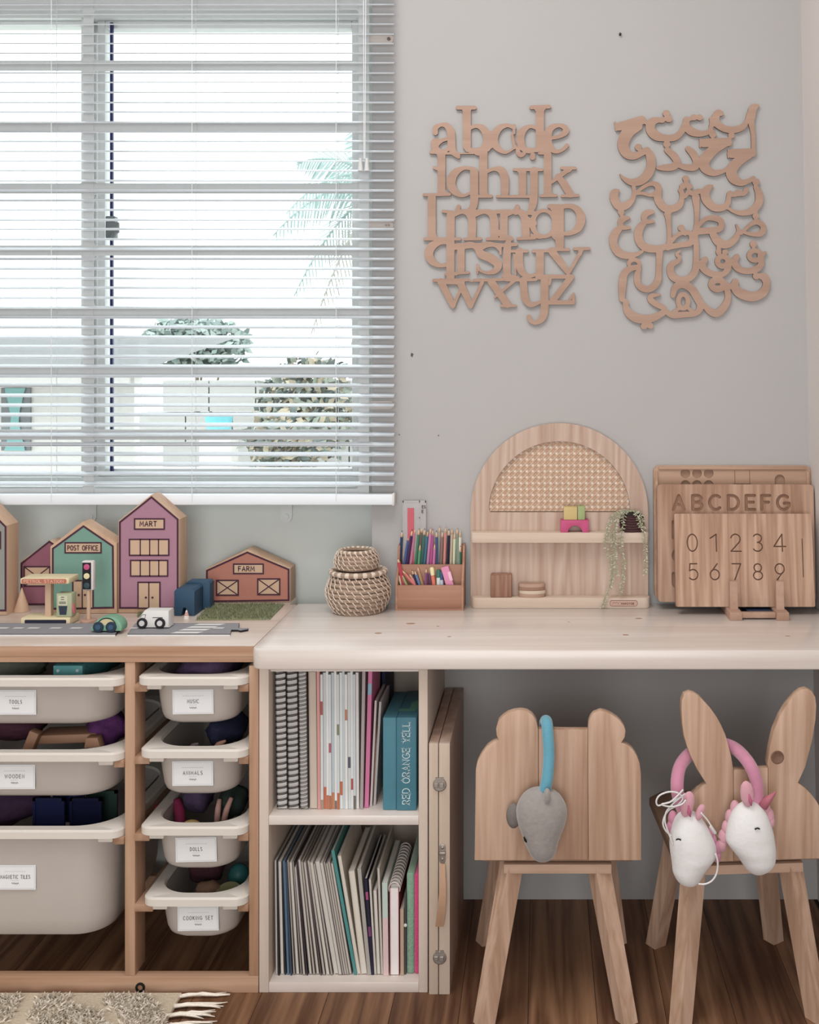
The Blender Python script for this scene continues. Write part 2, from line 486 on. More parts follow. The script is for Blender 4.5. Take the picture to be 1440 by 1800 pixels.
# ================================================================== SETTING
WALL = plain('wall_paint', '#afacaa', .9, .015, 6, bump=.05)
RECESS = plain('wall_recess_greygreen', '#cbd0cb', .9, .03, 8, bump=.05)  # grey-green base colour of the recess panel, paler than the main wall
CEIL = plain('ceiling_paint', '#e6e2dc', .95, .01, 5)
DESK_Z, TOY_Z = .611, .609
YF = -.34                                   # front of the cabinets under the tops
XR = lambda z: .5665 - .0189*z              # the side wall leans a little
XRec = -.3535                               # where the window recess ends
XO0, XO1, ZO0, ZO1 = -1.62, -.377, PZ(866, .08), PZ(4, .08)
mb = MB()
mb.prism([(XRec, 0), (.80, 0), (.80, 2.6), (XRec, 2.6)], 0, .25)
mb.box(-2.6, XRec, 0, .25, 2.25, 2.6)
mb.box(-2.6, -1.75, 0, .25, 0, 2.25)
struct('wall_back', mb, WALL)
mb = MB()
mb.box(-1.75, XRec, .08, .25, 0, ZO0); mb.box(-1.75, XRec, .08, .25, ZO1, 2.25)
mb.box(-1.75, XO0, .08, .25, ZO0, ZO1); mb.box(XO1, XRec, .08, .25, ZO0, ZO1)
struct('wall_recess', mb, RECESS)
mb = MB(); mb.add([(XR(0), .02, 0), (XR(2.6), .02, 2.6), (XR(2.6), -4.3, 2.6), (XR(0), -4.3, 0), (.80, .02, 0), (.80, .02, 2.6), (.80, -4.3, 2.6), (.80, -4.3, 0)],
    [(0,3,2,1),(4,5,6,7),(0,1,5,4),(3,7,6,2),(1,2,6,5),(0,4,7,3)])
struct('wall_right', mb, plain('wall_paint_side', '#d8cfcb', .9, .02, 6, bump=.05))
struct('wall_left', MB().box(-2.8, -2.6, -4.3, .25, 0, 2.6), WALL)
struct('wall_front', MB().box(-2.6, .8, -4.3, -4.15, 0, 2.6), WALL)
struct('ceiling', MB().box(-2.8, .8, -4.3, .25, 2.6, 2.7), CEIL)
fl = struct('floor', MB().box(-2.8, .8, -4.3, .25, -.06, -.0012), plain('floor_joint', '#2c2019', .9))
FLW = [wood('floor_wood_%d' % i, l_, d_, 'Y', 1.2, 14, .5, 1.05, .05, .55) for i, (l_, d_) in enumerate((
    ('#a87850', '#5c3820'), ('#9b6c47', '#54321c'), ('#ae7e55', '#664023')))]
PWID = .117
pm = {}
for (ln) in (1.2, .75, .45):
    for k in range(3):
        me = mesh_of('plank', MB().box(-PWID/2+.0005, PWID/2-.0005, -ln/2+.0005, ln/2-.0005, -.0012, 0), False); me.materials.append(FLW[k]); pm[(ln, k)] = me
nx = 0
x = -2.6 + PWID/2
while x < .58:
    y = .08 if x < XRec else .0
    seq = [(1.2,)*4, (.75, 1.2, 1.2, 1.2), (.45, 1.2, 1.2, 1.2)][(nx*2) % 3]
    for ln in seq:
        o = bpy.data.objects.new('plank', pm[(ln, random.randrange(3))]); COL.objects.link(o); o.parent = fl
        o.location = (x, y-ln/2, 0); y -= ln
    x += PWID; nx += 1

# ------------------------------------------------------------------ window in the recess
WHITE = plain('window_white', '#d9dbd9', .45, .02)
GRILLE = plain('grille_white', '#cfd1cf', .5, .03)
win = thing('window_1', 'white casement window with two glazed sashes behind the venetian blind', None, (PX(300, .12), .15, ZO0), kind='structure')
mb = MB()
fw = .024
mb.box(XO0, XO1, .11, .2, ZO0, ZO0+.03); mb.box(XO0, XO1, .11, .2, ZO1-fw, ZO1)
mb.box(XO1-fw, XO1, .11, .2, ZO0+.03, ZO1-fw); mb.box(XO0, XO0+fw, .11, .2, ZO0+.03, ZO1-fw)
xm = PX(156.5, .13); mb.box(xm-.0095, xm+.0095, .11, .2, ZO0+.03, ZO1-fw, r=.002)
part('frame', mb, WHITE, win)
for (a, b, t) in ((XO0+fw, xm-.0095, .006), (PX(171.5, .13), XO1-fw, .0165)):
    mb = MB(); z0, z1 = ZO0+.03, ZO1-fw
    mb.box(a, a+t, .13, .165, z0, z1, r=.002); mb.box(b-t, b, .13, .165, z0, z1, r=.002)
    mb.box(a+t, b-t, .13, .165, z0, z0+t, r=.002); mb.box(a+t, b-t, .13, .165, z1-t, z1, r=.002)
    sash = part('sash', mb, WHITE, win)
    part('pane', MB().box(a+t, b-t, .146, .149, z0+t, z1-t), glass_mat(), sash, smooth=False)
xg = PX(197, .126)
part('locking_rod', MB().box(xg-.003, xg+.003, .122, .129, ZO0+.04, ZO1-.03), M('#2b2c62', .4), win, label='dark blue rod')
mb = MB(); c = P(200, 402, .12)
mb.box(c.x-.013, c.x+.009, .105, .125, c.z-.022, c.z+.026, r=.003); mb.box(c.x-.007, c.x+.019, .098, .107, c.z-.012, c.z+.012, r=.003)
mb.tube([(c.x+.012, .10, c.z-.008), (c.x+.004, .095, c.z-.028)], .005, 8)
part('window_latch', mb, M('#6f7475', .4), win, label='grey metal latch')
part('window_sill', MB().box(XO0, XO1, .07, .115, ZO0-.004, ZO0+.014, r=.003), WHITE, win)

# security grille of welded flat bars on the wall face
gr = thing('window_grille', 'white flat bar security grille screwed across the window', 'grille', (PX(300, 0), -.006, PZ(866, 0)))
G0, G1 = -.008, -.003
xl = -1.60; xr0, xr1 = PX(631, G0), PX(649, G0)
gz = [115, 222, 331, 440, 547, 655, 764]
GB = .0105
zs = [PZ(v, G0) for v in [8] + gz + [868]]
for i, z in enumerate(zs):
    part('grille_bar', MB().box(xl, xr0, G0, G1, z-GB, z+GB, r=.001), GRILLE, gr)
xms = [PX(156, G0), PX(156, G0)-.50]
for x_ in xms + [(xr0+xr1)/2, xl]:
    mb = MB(); hw = .0105
    mb.box(x_-hw, x_+hw, G0-.0012, G0, zs[-1]-GB, zs[0]+GB)
    for z in zs:
        for sx in (-1, 1):
            for sz in (-1, 1):
                ax = x_+sx*hw; az = z+sz*GB
                if (x_ > xr0 and sx > 0) or (x_ == xl and sx < 0): continue
                pts = [(ax, az)] + [(ax+sx*.007*(1-math.cos(R(t))), az+sz*.007*(1-math.sin(R(t)))) for t in (0, 30, 60, 90)]
                mb.prism([(ax, az), (ax+sx*.007, az), (ax+sx*.002, az+sz*.002), (ax, az+sz*.007)], G0-.0011, G0)
    part('grille_upright', mb, GRILLE, gr)
for py, n_ in ((69, 1), (396, 2), (712, 1)):
    a, b = PX(648, -.003), PX(692, -.003); z = PZ(py, -.003)
    mb = MB(); rr = .0085
    mb.prism([(a, z-rr)] + [(b-rr+rr*math.cos(R(t)), z+rr*math.sin(R(t))) for t in range(-90, 91, 30)] + [(a, z+rr)], -.004, -.0003)
    tb = part('mounting_tab', mb, plain('tab_cream', '#cdc0b6', .5, .04), gr, label='cream screw tab on the wall')
    for k in range(n_):
        part('screw', MB().cyl((b-rr-k*.006-.001, -.0072, z), .0036 if n_ == 1 else .002, .0034, 12, axis='Y'), M('#7a6f69', .35, metal=.6), tb)
for px in (504, 160):
    xa = PX(px, .078); z0 = PZ(918, .078); rr = .0125
    mb = MB(); mb.prism([(xa+rr, PZ(862, .078))] + [(xa+rr*math.cos(R(-t)), z0+rr-rr*math.sin(R(t))) for t in range(0, 181, 20)] + [(xa-rr, PZ(862, .078))], .074, .0795)
    mb.box(xa-rr, xa+rr, G0, .078, PZ(868, .04)-.002, PZ(868, .04)+.002)
    tb = part('mounting_strap', mb, GRILLE, gr)
    part('screw', MB().cyl((xa, .0715, z0+rr), .006, .003, 14, axis='Y'), GRILLE, tb)

# ------------------------------------------------------------------ venetian blind
SLAT = plain('slat_white', '#e2e8ee', .4, .015)
YB = -.0225
bl = thing('venetian_blind', 'white horizontal slat blind hanging open in front of the window', 'blind', (PX(300, YB), YB, PZ(886, YB)))
bx0, bx1 = -1.72, PX(693.5, YB)
cx_ = (bx0+bx1)/2
mb = MB(); tilt = R(16.5); n_ = 5
for sx in (bx0-cx_, bx1-cx_):
    pass
prof = []
for i in range(n_+1):
    u = (i/n_-.5)*.0215; prof.append((u, .0017*(1-(2*i/n_-1)**2)))
vs = []
for x_ in (bx0-cx_, bx1-cx_):
    for dz in (0, -.0009):
        for u, q in prof: vs.append((x_, u*math.cos(tilt)-q*math.sin(tilt), u*math.sin(tilt)+q*math.cos(tilt)+dz))
k = n_+1; fs = []
for i in range(n_):
    fs.append((i, i+1, 2*k+i+1, 2*k+i)[::-1]); fs.append((k+i, k+i+1, 3*k+i+1, 3*k+i))
fs += [(0, 2*k, 3*k, k), (n_, k+n_, 3*k+n_, 2*k+n_)]
for b_ in (0, 2*k): fs += [tuple([b_+i for i in range(k)] + [b_+k+i for i in range(k)][::-1])]
sm = MB().add(vs, fs); slat_me = mesh_of('slat', sm, True); slat_me.materials.append(SLAT)
zb = PZ(866, YB); pitch = 17.15*S(YB)
ns = int((2.02-zb)/pitch)
base = ORG[bl.name]
for i in range(1, ns):
    o = bpy.data.objects.new('slat', slat_me); COL.objects.link(o); o.parent = bl
    o.location = Vector((cx_, YB, zb+i*pitch+random.uniform(-.0006, .0006))) - base
    o.rotation_euler = (random.uniform(-.035, .035), random.uniform(-.0007, .0007) + (.0012 if i < 4 else 0), 0)
part('bottom_rail', MB().box(bx0, bx1, YB-.011, YB+.011, PZ(887, YB), PZ(868, YB), r=.003), SLAT, bl)
part('rail_end_cap', MB().box(bx1-.004, bx1+.0015, YB-.0115, YB+.0115, PZ(888, YB), PZ(866, YB), r=.002), plain('cap_clear', '#d3d2ce', .3), bl)
part('head_rail', MB().box(bx0, bx1, YB-.014, YB+.014, 2.02, 2.05, r=.002), SLAT, bl)
CORD = M('#dfe2e2', .7)
for px in (-240, 95, 341, 593):
    x_ = PX(px, YB); mb = MB()
    for dy in (-.0125, .0125): mb.tube([(x_, YB+dy, PZ(880, YB)), (x_, YB+dy, 2.02)], .0007, 5)
    for i in range(1, ns): mb.tube([(x_, YB-.0125, zb+i*pitch-.004), (x_, YB+.0125, zb+i*pitch+.001)], .0005, 4)
    part('ladder_cord', mb, CORD, bl)
mb = MB()
for dx in (0, .0055): mb.tube([(PX(638.5, -.045)+dx, -.042, 2.02), (PX(638.5, -.045)+dx*.4+.001, -.042, PZ(279, -.045))], .0008, 6)
pc = part('pull_cord', mb, CORD, bl)
tb = MB()
for px in (634, 645):
    c = P(px, 278, -.042); tb.lathe([(.0028, 0), (.0052, -.002-.02), (.006, -.026), (.005, -.027)][::-1], c, 12)
part('cord_tassel', tb, plain('tassel', '#c9cbca', .35), pc)

# a nail in the wall and the marks on the plaster
nc = P(1090.5, 60, -.004)
solo('wall_nail', MB().cyl((nc.x, -.007, nc.z), .0026, .008, 10, axis='Y', bev=.0006), M('#2a2623', .5), 'small black nail in the bare wall above the alphabet cutouts', 'nail')
solo('wall_chip', MB().prism([(PX(723, 0), PZ(620, 0)), (PX(727, 0), PZ(622, 0)), (PX(725, 0), PZ(628, 0)), (PX(722, 0), PZ(625, 0))], -.0008, .0005), M('#57544f', .9), 'small dark chip in the wall plaster beside the blind', 'wall mark')

for px, py in ((702, 764), (771, 765.5)):
    solo('wall_speck', MB().lathe([(.0014, 0), (.0014, -.0006)][::-1], (PX(px, 0), 0, PZ(py, 0)), 8, axis='Y'), M('#5a5651', .9), 'tiny dark speck on the wall %s' % ('close to the corner of the blind' if px < 720 else 'left of the arched shelf'), 'wall mark')

# ================================================================== OUTSIDE
solo('yard_ground', MB().box(-14, 10, .6, 26, -.5, -.4), plain('yard_concrete', '#cfcac2', .9, .08, 3), 'pale concrete yard beyond the window', 'ground', kind='structure')
def leafy(name, c, rx, rz, n, cols, label, group, sd, size=.07):
    rnd = random.Random(sd)
    t = thing(name, label, 'shrub', (c[0], c[1], -.4), group)
    mb = MB()
    for i in range(n):
        d = Vector((rnd.gauss(0, 1), rnd.gauss(0, 1), rnd.gauss(0, 1))).normalized()*(rnd.random()**.4)
        p = Vector((c[0]+d.x*rx, c[1]+d.y*rx*.6, c[2]+d.z*rz))
        a = Vector((rnd.uniform(-1, 1), rnd.uniform(-1, 1), rnd.uniform(-.6, 1))).normalized(); s_ = a.orthogonal().normalized()*size*.3
        a = a*size*rnd.uniform(.6, 1.3)
        mb.add([p, p+a*.5+s_, p+a, p+a*.5-s_], [(0, 1, 2, 3)], rnd.randrange(len(cols)))
    part('foliage', mb, cols, t, smooth=False)
    mb = MB()
    for i in range(4):
        q = Vector((c[0]+rnd.uniform(-.5, .5)*rx, c[1]+rnd.uniform(-.3, .3)*rx, c[2]))
        mb.tube([(c[0]+rnd.uniform(-.1, .1), c[1], -.4), (c[0]*.5+q.x*.5, c[1], (c[2]-.4)*.5), q], [.03, .022, .01], 6)
    part('stem', mb, M('#8a7a68', .9), t)
    return t
GL = [plain('leaf_a', '#8fa198', .7), plain('leaf_b', '#a5b2aa', .7), plain('leaf_c', '#7b8a85', .7)]
GL2 = [plain('leaf_d', '#8a9080', .7), plain('leaf_e', '#a89a80', .7), plain('leaf_f', '#69736e', .7)]
def OUT(px, py, Y): return P(px, py, Y)
leafy('garden_shrub', OUT(345, 606, 11), .66, .33, 1500, GL, 'broad green shrub showing over the grey roof line outside', 'shrubs outside', 3, .13)
leafy('garden_shrub', OUT(545, 720, 6.5), .42, .42, 1400, GL2, 'brownish twiggy shrub growing low behind the turquoise tub outside', 'shrubs outside', 5, .09)
leafy('garden_shrub', OUT(500, 778, 5.4), .3, .22, 600, GL2, 'low dry shrub in front of the turquoise tub outside', 'shrubs outside', 8, .08)
# coconut palm
pt = OUT(688, 330, 8.5)
pal = thing('palm_tree', 'pale green palm tree with feathery fronds seen through the blind', 'palm tree', (pt.x, pt.y, -.4))
part('trunk', MB().tube([(pt.x+.15, pt.y, -.4), (pt.x+.05, pt.y, pt.z*.5), pt], [.14, .11, .09], 10), plain('palm_trunk', '#a59a8c', .9), pal)
PALM = [plain('palm_leaf', '#8ba39e', .6), plain('palm_leaf_dry', '#99968a', .6)]
rnd = random.Random(4)
for i, (ax, az, bz, ln, dy) in enumerate(((-.9, .75, -.5, 1.05, .1), (-1, .3, -.75, 1.1, -.2), (-.95, -.1, -.9, 1.05, .2), (-.8, -.5, -1.0, .95, -.1), (-.45, 1, -.3, 1.0, .3), (.6, .7, -.5, 1.1, .2),
                                      (.95, .2, -.8, 1.1, -.3), (.7, -.5, -.9, 1, .1), (0, .9, -.4, 1, -.7), (-.75, .5, -.8, 1.15, -.6), (-.5, -.7, -1.0, .9, .4))):
    mb = MB(); prev = pt.copy(); n_ = 16; pts = []
    for k in range(n_+1):
        t_ = k/n_; pts.append(pt + Vector((ax*t_, dy*t_, az*t_+bz*t_*t_))*ln)
    mb.tube(pts, [.018*(1-.8*k/n_)+.002 for k in range(n_+1)], 5)
    for k in range(2, n_+1):
        d = (pts[k]-pts[k-1]).normalized(); L_ = .34*math.sin(PI*min(1, (k/n_)*.8+.15))*ln
        for sgn in (-1, 1):
            for j in range(2):
                p0 = pts[k-1].lerp(pts[k], j/2)
                side = Vector((d.z*sgn*.7, rnd.uniform(-.25, .25), -d.x*sgn*.7-.25)) + d*.75
                tip = p0 + side.normalized()*L_*rnd.uniform(.8, 1.1) + Vector((0, 0, -.06))
                wv = d*.013
                mb.add([p0-wv, p0+wv, p0.lerp(tip, .6)+wv*.8, tip, p0.lerp(tip, .6)-wv*.8], [(0, 1, 2, 3, 4)])
    part('frond', mb, PALM[1 if i in (3, 10) else 0], pal, smooth=False)
# neighbour's house with a sheet roof and a curtained window
hy = 8.0
hx0, hx1 = OUT(-300, 0, hy).x, OUT(236, 0, hy).x
hz1 = OUT(0, 645, hy).z
hs = thing('neighbour_house', 'low white house with grey sheet roof across the yard', 'house', ((hx0+hx1)/2, hy, -.4))
part('wall', MB().box(hx0, hx1, hy, hy+.2, -.4, hz1), plain('house_white', '#ddd9d3', .9), hs)
mb = MB()
for i in range(26):
    a = hx0-.2 + (hx1-hx0+.5)*i/26; b_ = a+(hx1-hx0+.5)/26*.55
    mb.add([(a, hy-.9, hz1-.06), (b_, hy-.9, hz1-.03), (b_, hy+2.2, hz1+.34), (a, hy+2.2, hz1+.31)], [(0, 1, 2, 3)])
    c_ = a+(hx1-hx0+.5)/26
    mb.add([(b_, hy-.9, hz1-.03), (c_, hy-.9, hz1-.06), (c_, hy+2.2, hz1+.31), (b_, hy+2.2, hz1+.34)], [(0, 1, 2, 3)])
part('roof', mb, plain('roof_sheet', '#7d7c7b', .7, .1, 6), hs, smooth=False)
part('fascia_board', MB().box(hx0-.2, hx1+.3, hy-.93, hy-.9, hz1-.14, hz1-.03), M('#b5b1ac', .8), hs)
wx0, wx1, wz0, wz1 = OUT(2, 0, hy-.03).x, OUT(53, 0, hy-.03).x, OUT(0, 792, hy-.03).z, OUT(0, 682, hy-.03).z
ww = part('house_window', MB().box(wx0, wx1, hy-.03, hy-.005, wz0, wz1), M('#777b7d', .4), hs)
for sgn in (-1, 1):
    mb = MB(); cxw = (wx0+wx1)/2
    for i in range(10):
        z = wz0 + (wz1-wz0)*i/9; pinch = .35+.65*abs(2*i/9-1)**1.2
        for q in range(2):
            x_ = cxw + sgn*q*(wx1-wx0)*.36*pinch
            mb.v.append(Vector((x_, hy-.04-.012*((i+q) % 2), z)))
    for i in range(9): mb.f.append([2*i, 2*i+1, 2*i+3, 2*i+2]); mb.m.append(0)
    part('curtain', mb, M('#7db8b6', .8), ww, smooth=True)
# low block wall, turquoise tub
by = 7.2
bwall = thing('yard_wall', 'low grey block wall at the back of the yard', 'wall', (OUT(380, 0, by).x, by, -.4))
z1 = OUT(0, 668, by).z
for r_ in range(5):
    for k in range(9):
        a = OUT(285, 0, by).x + k*.4 - (.2 if r_ % 2 else 0)
        h_ = (z1+.4)/5
        part('block', MB().box(a+.006, a+.394, by, by+.15, -.4+r_*h_+.005, -.4+(r_+1)*h_-.005), M('#b0ada8', .9), bwall)
tc = OUT(385, 742, 6.0)
tub = thing('water_tub', 'turquoise plastic tub on a pale stand in the yard', 'tub', (tc.x, 6, -.4))
part('tub_body', MB().lathe([(.085, -.07), (.105, .05), (.11, .05), (.112, .06), (.1, .06), (.08, -.06)], (tc.x, 6, tc.z), 20), M('#5fbcc6', .4), tub)
part('stand', MB().box(tc.x-.12, tc.x+.12, 5.9, 6.1, -.4, tc.z-.07, r=.01), M('#cdc7bf', .9), tub)
# ================================================================== FURNITURE
PINE_W = wood('pine_white_x', '#e8ded6', '#d0c0b4', 'X', 1.0, 10, .42, .8, .04, coat=.8)       # pale desk board
PINE_WZ = wood('pine_white_z', '#ddcdbf', '#c6b09b', 'Z', 1.0, 9, .55, .8, .06)
PINE_WY = wood('pine_white_y', '#d3c0b0', '#b89d86', 'Y', 1.0, 9, .55, .8, .06)
PINE_X = wood('pine_x', '#d0a888', '#a87a56', 'X', 1.0, 14, .5, 1.0, .08)
PINE_Z = wood('pine_z', '#d0a888', '#a87a56', 'Z', 1.0, 12, .5, 1.0, .08)
PINE_Y = wood('pine_y', '#c0977a', '#9a6f4d', 'Y', 1.0, 12, .5, 1.0, .08)
YD = -.372
XD0 = PX(439, YD)
# ---- desk top
pts = []
rr = .026
xr_ = XR(DESK_Z)-.001
pts = [(XD0, -.001), (XD0, YD+rr)] + [(XD0+rr-rr*math.cos(R(t)), YD+rr-rr*math.sin(R(t))) for t in (15, 30, 45, 60, 75)] + [(XD0+rr, YD), (xr_, YD), (xr_, -.001)]
desk = thing('desk_top', 'long pale pine desk board with rounded corner running to the side wall', 'desk', (0, -.19, PZ(1178, YD)))
part('board', MB().prism(pts, PZ(1178, YD), DESK_Z, r=.004, plane='XY'), PINE_W, desk)
KN = plain('knot_wood', '#a88468', .6, .15, 300)
for px, py, rx, ry in ((722, 1096, .009, .004), (665, 1113, .007, .003), (770, 1101, .003, .002), (1100, 1116, .006, .003), (1123, 1087, .007, .003), (790, 1119, .004, .002), (1385, 1118, .005, .002), (1000, 1093, .003, .0015)):
    d_ = (CAM_Z-DESK_Z)*F/(py-VY); y_ = d_+CAM_Y
    part('knot', MB().lathe([(1, 0), (.6, .0002)], (0, 0, 0), 14).xf(Matrix.Translation((PX(px, y_), y_, DESK_Z)) @ Matrix.Diagonal((rx, ry*1.6, 1, 1))), KN, desk)
# ---- book cabinet under it
CB = PZ(1178, YD)-.0005
cx0, cx1 = PX(455.5, YF), PX(752, YF)
ci0, ci1 = PX(472.5, YF), PX(736, YF)
cab = thing('book_cabinet', 'pale pine open bookcase with two compartments under the desk', 'bookcase', ((cx0+cx1)/2, -.17, 0))
part('side_panel', MB().box(cx0, ci0, YF, -.006, 0, CB, r=.0012), PINE_WZ, cab)
part('side_panel', MB().box(ci1, cx1, YF, -.006, 0, CB, r=.0012), PINE_WZ, cab)
SH0, SH1 = PZ(1450.5, YF), PZ(1434, YF)
BT = PZ(1727.5, YF)
part('shelf', MB().box(ci0, ci1, YF+.0005, -.006, SH0, SH1, r=.001), PINE_W, cab)
part('bottom_panel', MB().box(ci0, ci1, YF+.0005, -.006, 0, BT, r=.001), PINE_W, cab)
part('top_panel', MB().box(ci0, ci1, YF+.012, -.006, CB-.014, CB), PINE_W, cab)
part('back_panel', MB().box(cx0, cx1, -.006, -.002, 0, CB), PINE_WZ, cab)
# ---- toy storage frame with its top
FX0 = -1.165
px_post = [(219, 237), (437.5, 455)]
fr = thing('toy_storage_frame', 'low pine storage frame with runners holding plastic bins', 'storage frame', (-.83, -.14, 0))
tx1 = XD0-.0012
zr = PZ(1164, YF)
PINE_TOP = wood('pine_top_x', '#dccbbf', '#c6ad9b', 'X', 1.0, 10, .42, .8, .04, coat=.7)
part('top_board', MB().prism([(FX0-.02, YF+.002), (tx1, YF+.002), (tx1, -.001), (-.5245, -.001), (-.5245, .074), (FX0-.02, .074)], TOY_Z-.016, TOY_Z, r=.0012, plane='XY'), PINE_TOP, fr)
part('top_rail', MB().box(FX0-.02, tx1, YF-.002, YF+.002, TOY_Z-.017, TOY_Z-.0002), PINE_X, fr)
part('top_rail', MB().box(FX0-.02, tx1, YF-.001, YF+.02, zr, TOY_Z-.0165, r=.001), PINE_X, fr)
posts = []
for i, (a, b) in enumerate(px_post):
    x0, x1 = PX(a, YF), PX(b, YF)-(.0006 if i else 0)
    top = zr-.0003 if i == 0 else CB-.001
    posts.append((x0, x1))
    part('post', MB().box(x0, x1, YF+.001, YF+.052, .0292, top, r=.001), PINE_Z, fr)
    part('post', MB().box(x0, x1, -.055, -.005, 0, top if i else TOY_Z-.017, r=.001), PINE_Z, fr)
part('post', MB().box(FX0, FX0+.018, YF+.001, YF+.052, .0292, zr-.0003, r=.001), PINE_Z, fr)
part('post', MB().box(FX0, FX0+.018, -.055, -.005, 0, TOY_Z-.017, r=.001), PINE_Z, fr)
part('back_rail', MB().box(FX0, posts[1][0], -.004, .012, .02, .05), PINE_X, fr)
part('back_rail', MB().box(FX0, posts[1][0], -.004, .012, zr, TOY_Z-.017), PINE_X, fr)
br = part('bottom_rail', MB().box(FX0, posts[1][1], YF-.0005, YF+.018, 0, .029, r=.001), PINE_X, fr)
bc = P(247, 1735, YF)
mb = MB(); mb.lathe([(.0045, 0), (.0085, 0), (.0085, .0022), (.0045, .0022)], (bc.x, YF-.0025, bc.z), 18, close=True, axis='Y')
part('bolt_ring', mb, M('#231e1c', .4), br, label='black ring around a bolt hole')
part('bolt', MB().cyl((bc.x, YF-.0012, bc.z), .0045, .002, 14, axis='Y'), PINE_Y, br)
bins_n = [('MUSIC', 1187, 243, 437, 1277), ('ANIMALS', 1314, 247, 437, 1403), ('DOLLS', 1449, 247, 436, 1535), ('COOKING SET', 1573, 253, 436, 1656)]
bins_w = [('TOOLS', 1189, -203, 218.5, 1280), ('WOODEN', 1320, -203, 218, 1408), ('MAGNETIC TILES', 1455, -204, 217, 1656)]
def runner(xa, xb, z):
    part('runner', MB().box(xa, xb, YF-.003, -.006, z-.0065, z+.0065, r=.001), PINE_Y, fr)
BIN = plain('bin_plastic', '#b9b0a8', .42, .03, 12)
BIN_R = plain('bin_rim_plastic', '#d8cfc4', .4, .02, 12)
CARD = plain('label_card', '#e6e7e8', .6, .01)
INKG = M('#6e6a6c', .7); INK = M('#3f3a3d', .7); INKL = M('#b4b3b5', .7)
BINZ = {}
def make_bin(txt, pyr, pl, pr, pyb, wide):
    xa, xb = PX(pl, YF), PX(pr, YF)
    zr_ = PZ(pyr, YF); zb_ = PZ(pyb, YF)+.001
    y0, y1 = YF-.012, -.012
    inx = .021 if not wide else .024
    cx = (xa+xb)/2
    kind = 'wide' if wide else 'narrow'
    t = thing('storage_bin', 'translucent white %s plastic bin with the card %s' % (kind, txt), 'storage bin', (cx, (y0+y1)/2, zb_), 'plastic bins in the pine frame')
    # rim: flat flange with a downturned lip around a rounded opening
    n = 10
    def rr_(x0, x1, ya, yb, r): return rrect(x0, x1, ya, yb, r, n)
    o_top = rr_(xa, xb, y0, y1, .022); i_top = rr_(xa+inx, xb-inx, y0+.024, y1-.024, .05 if not wide else .065)
    o_lo = [(p[0], p[1]) for p in o_top]
    m_ = len(o_top); mb = MB(); lip = .0145
    o_in = rr_(xa+.003, xb-.003, y0+.003, y1-.003, .02)
    bev = rr_(xa-.0005, xb+.0005, y0-.0005, y1+.0005, .0225)
    rows = [[(p[0], p[1], zr_-.004) for p in i_top], [(p[0]*1, p[1], zr_) for p in rr_(xa+inx-.004, xb-inx+.004, y0+.020, y1-.020, .057 if not wide else .072)],
            [(p[0], p[1], zr_) for p in o_in], [(p[0], p[1], zr_-.003) for p in bev], [(p[0], p[1], zr_-lip) for p in bev], [(p[0], p[1], zr_-lip) for p in o_in],
            [(p[0], p[1], zr_-.004) for p in o_in]]
    vs = [q for r_ in rows for q in r_]; fs = []
    for i in range(len(rows)-1):
        for k in range(m_): fs.append((i*m_+k, i*m_+(k+1) % m_, (i+1)*m_+(k+1) % m_, (i+1)*m_+k)[::-1])
    fs += [((len(rows)-1)*m_+k, (len(rows)-1)*m_+(k+1) % m_, (k+1) % m_, k)[::-1] for k in range(m_)]
    mb.add(vs, fs)
    for sx in (xa+.017, xb-.017-.026): mb.box(sx, sx+.026, y0+.006, y0+.03, zr_-lip-.009, zr_-.004, r=.002)
    part('rim', mb, BIN_R, t)
    # tub
    mb = MB(); tp = .012 if not wide else .014; H = zr_-.004-zb_
    rows = []
    for k_, (dz, ins, rad) in enumerate(((0, 0, 0), (.55, .5, 0), (.82, .9, .003), (.93, 1.3, .006), (.985, 2.0, .01), (1.0, 3.0, .016))):
        q = inx-.0005+tp*ins*.6
        rows.append([(p[0], p[1], zr_-.004-dz*H) for p in rr_(xa+q, xb-q, y0+.0145+tp*ins*.6, y1-.0145-tp*ins*.6, .042 if not wide else .055)])
    vs = [q for r_ in rows for q in r_]; fs = []
    for i in range(len(rows)-1):
        for k in range(m_): fs.append((i*m_+k, i*m_+(k+1) % m_, (i+1)*m_+(k+1) % m_, (i+1)*m_+k)[::-1])
    fs.append(tuple((len(rows)-1)*m_+k for k in range(m_)))
    nv = len(vs)
    inner = [[(cx+(x_-cx)*.975, (y0+y1)/2+(y_-(y0+y1)/2)*.985, max(z_, zb_+.003)) for x_, y_, z_ in r_] for r_ in rows]
    vs += [q for r_ in inner for q in r_]
    for i in range(len(rows)-1):
        for k in range(m_): fs.append((nv+i*m_+k, nv+i*m_+(k+1) % m_, nv+(i+1)*m_+(k+1) % m_, nv+(i+1)*m_+k))
    fs.append(tuple(nv+(len(rows)-1)*m_+k for k in range(m_))[::-1])
    mb.add(vs, fs)
    part('tub', mb, BIN, t)
    # card stuck on the front
    lc = {'MUSIC': (339, 1234), 'ANIMALS': (338.5, 1360), 'DOLLS': (344.5, 1494), 'COOKING SET': (348, 1615), 'TOOLS': (27, 1235), 'WOODEN': (25, 1366), 'MAGNETIC TILES': (26, 1543)}[txt]
    yc = y0+.0145+tp*.3*.6
    H2 = zr_-.004-zb_; zc = PZ(lc[1], yc-.003); xc = PX(lc[0], yc-.003); hw, hh = .036, .0215
    yk = y0+.0145-.0012 if False else None
    lean = (tp*.5*.6)/(H2*.55)
    yface = y0+.0145+lean*max(0, min(zr_-.004-zc-hh, .55*H2))-.0006
    card = MB(); card.box(xc-hw, xc+hw, yface-.0008, yface, zc-hh, zc+hh)
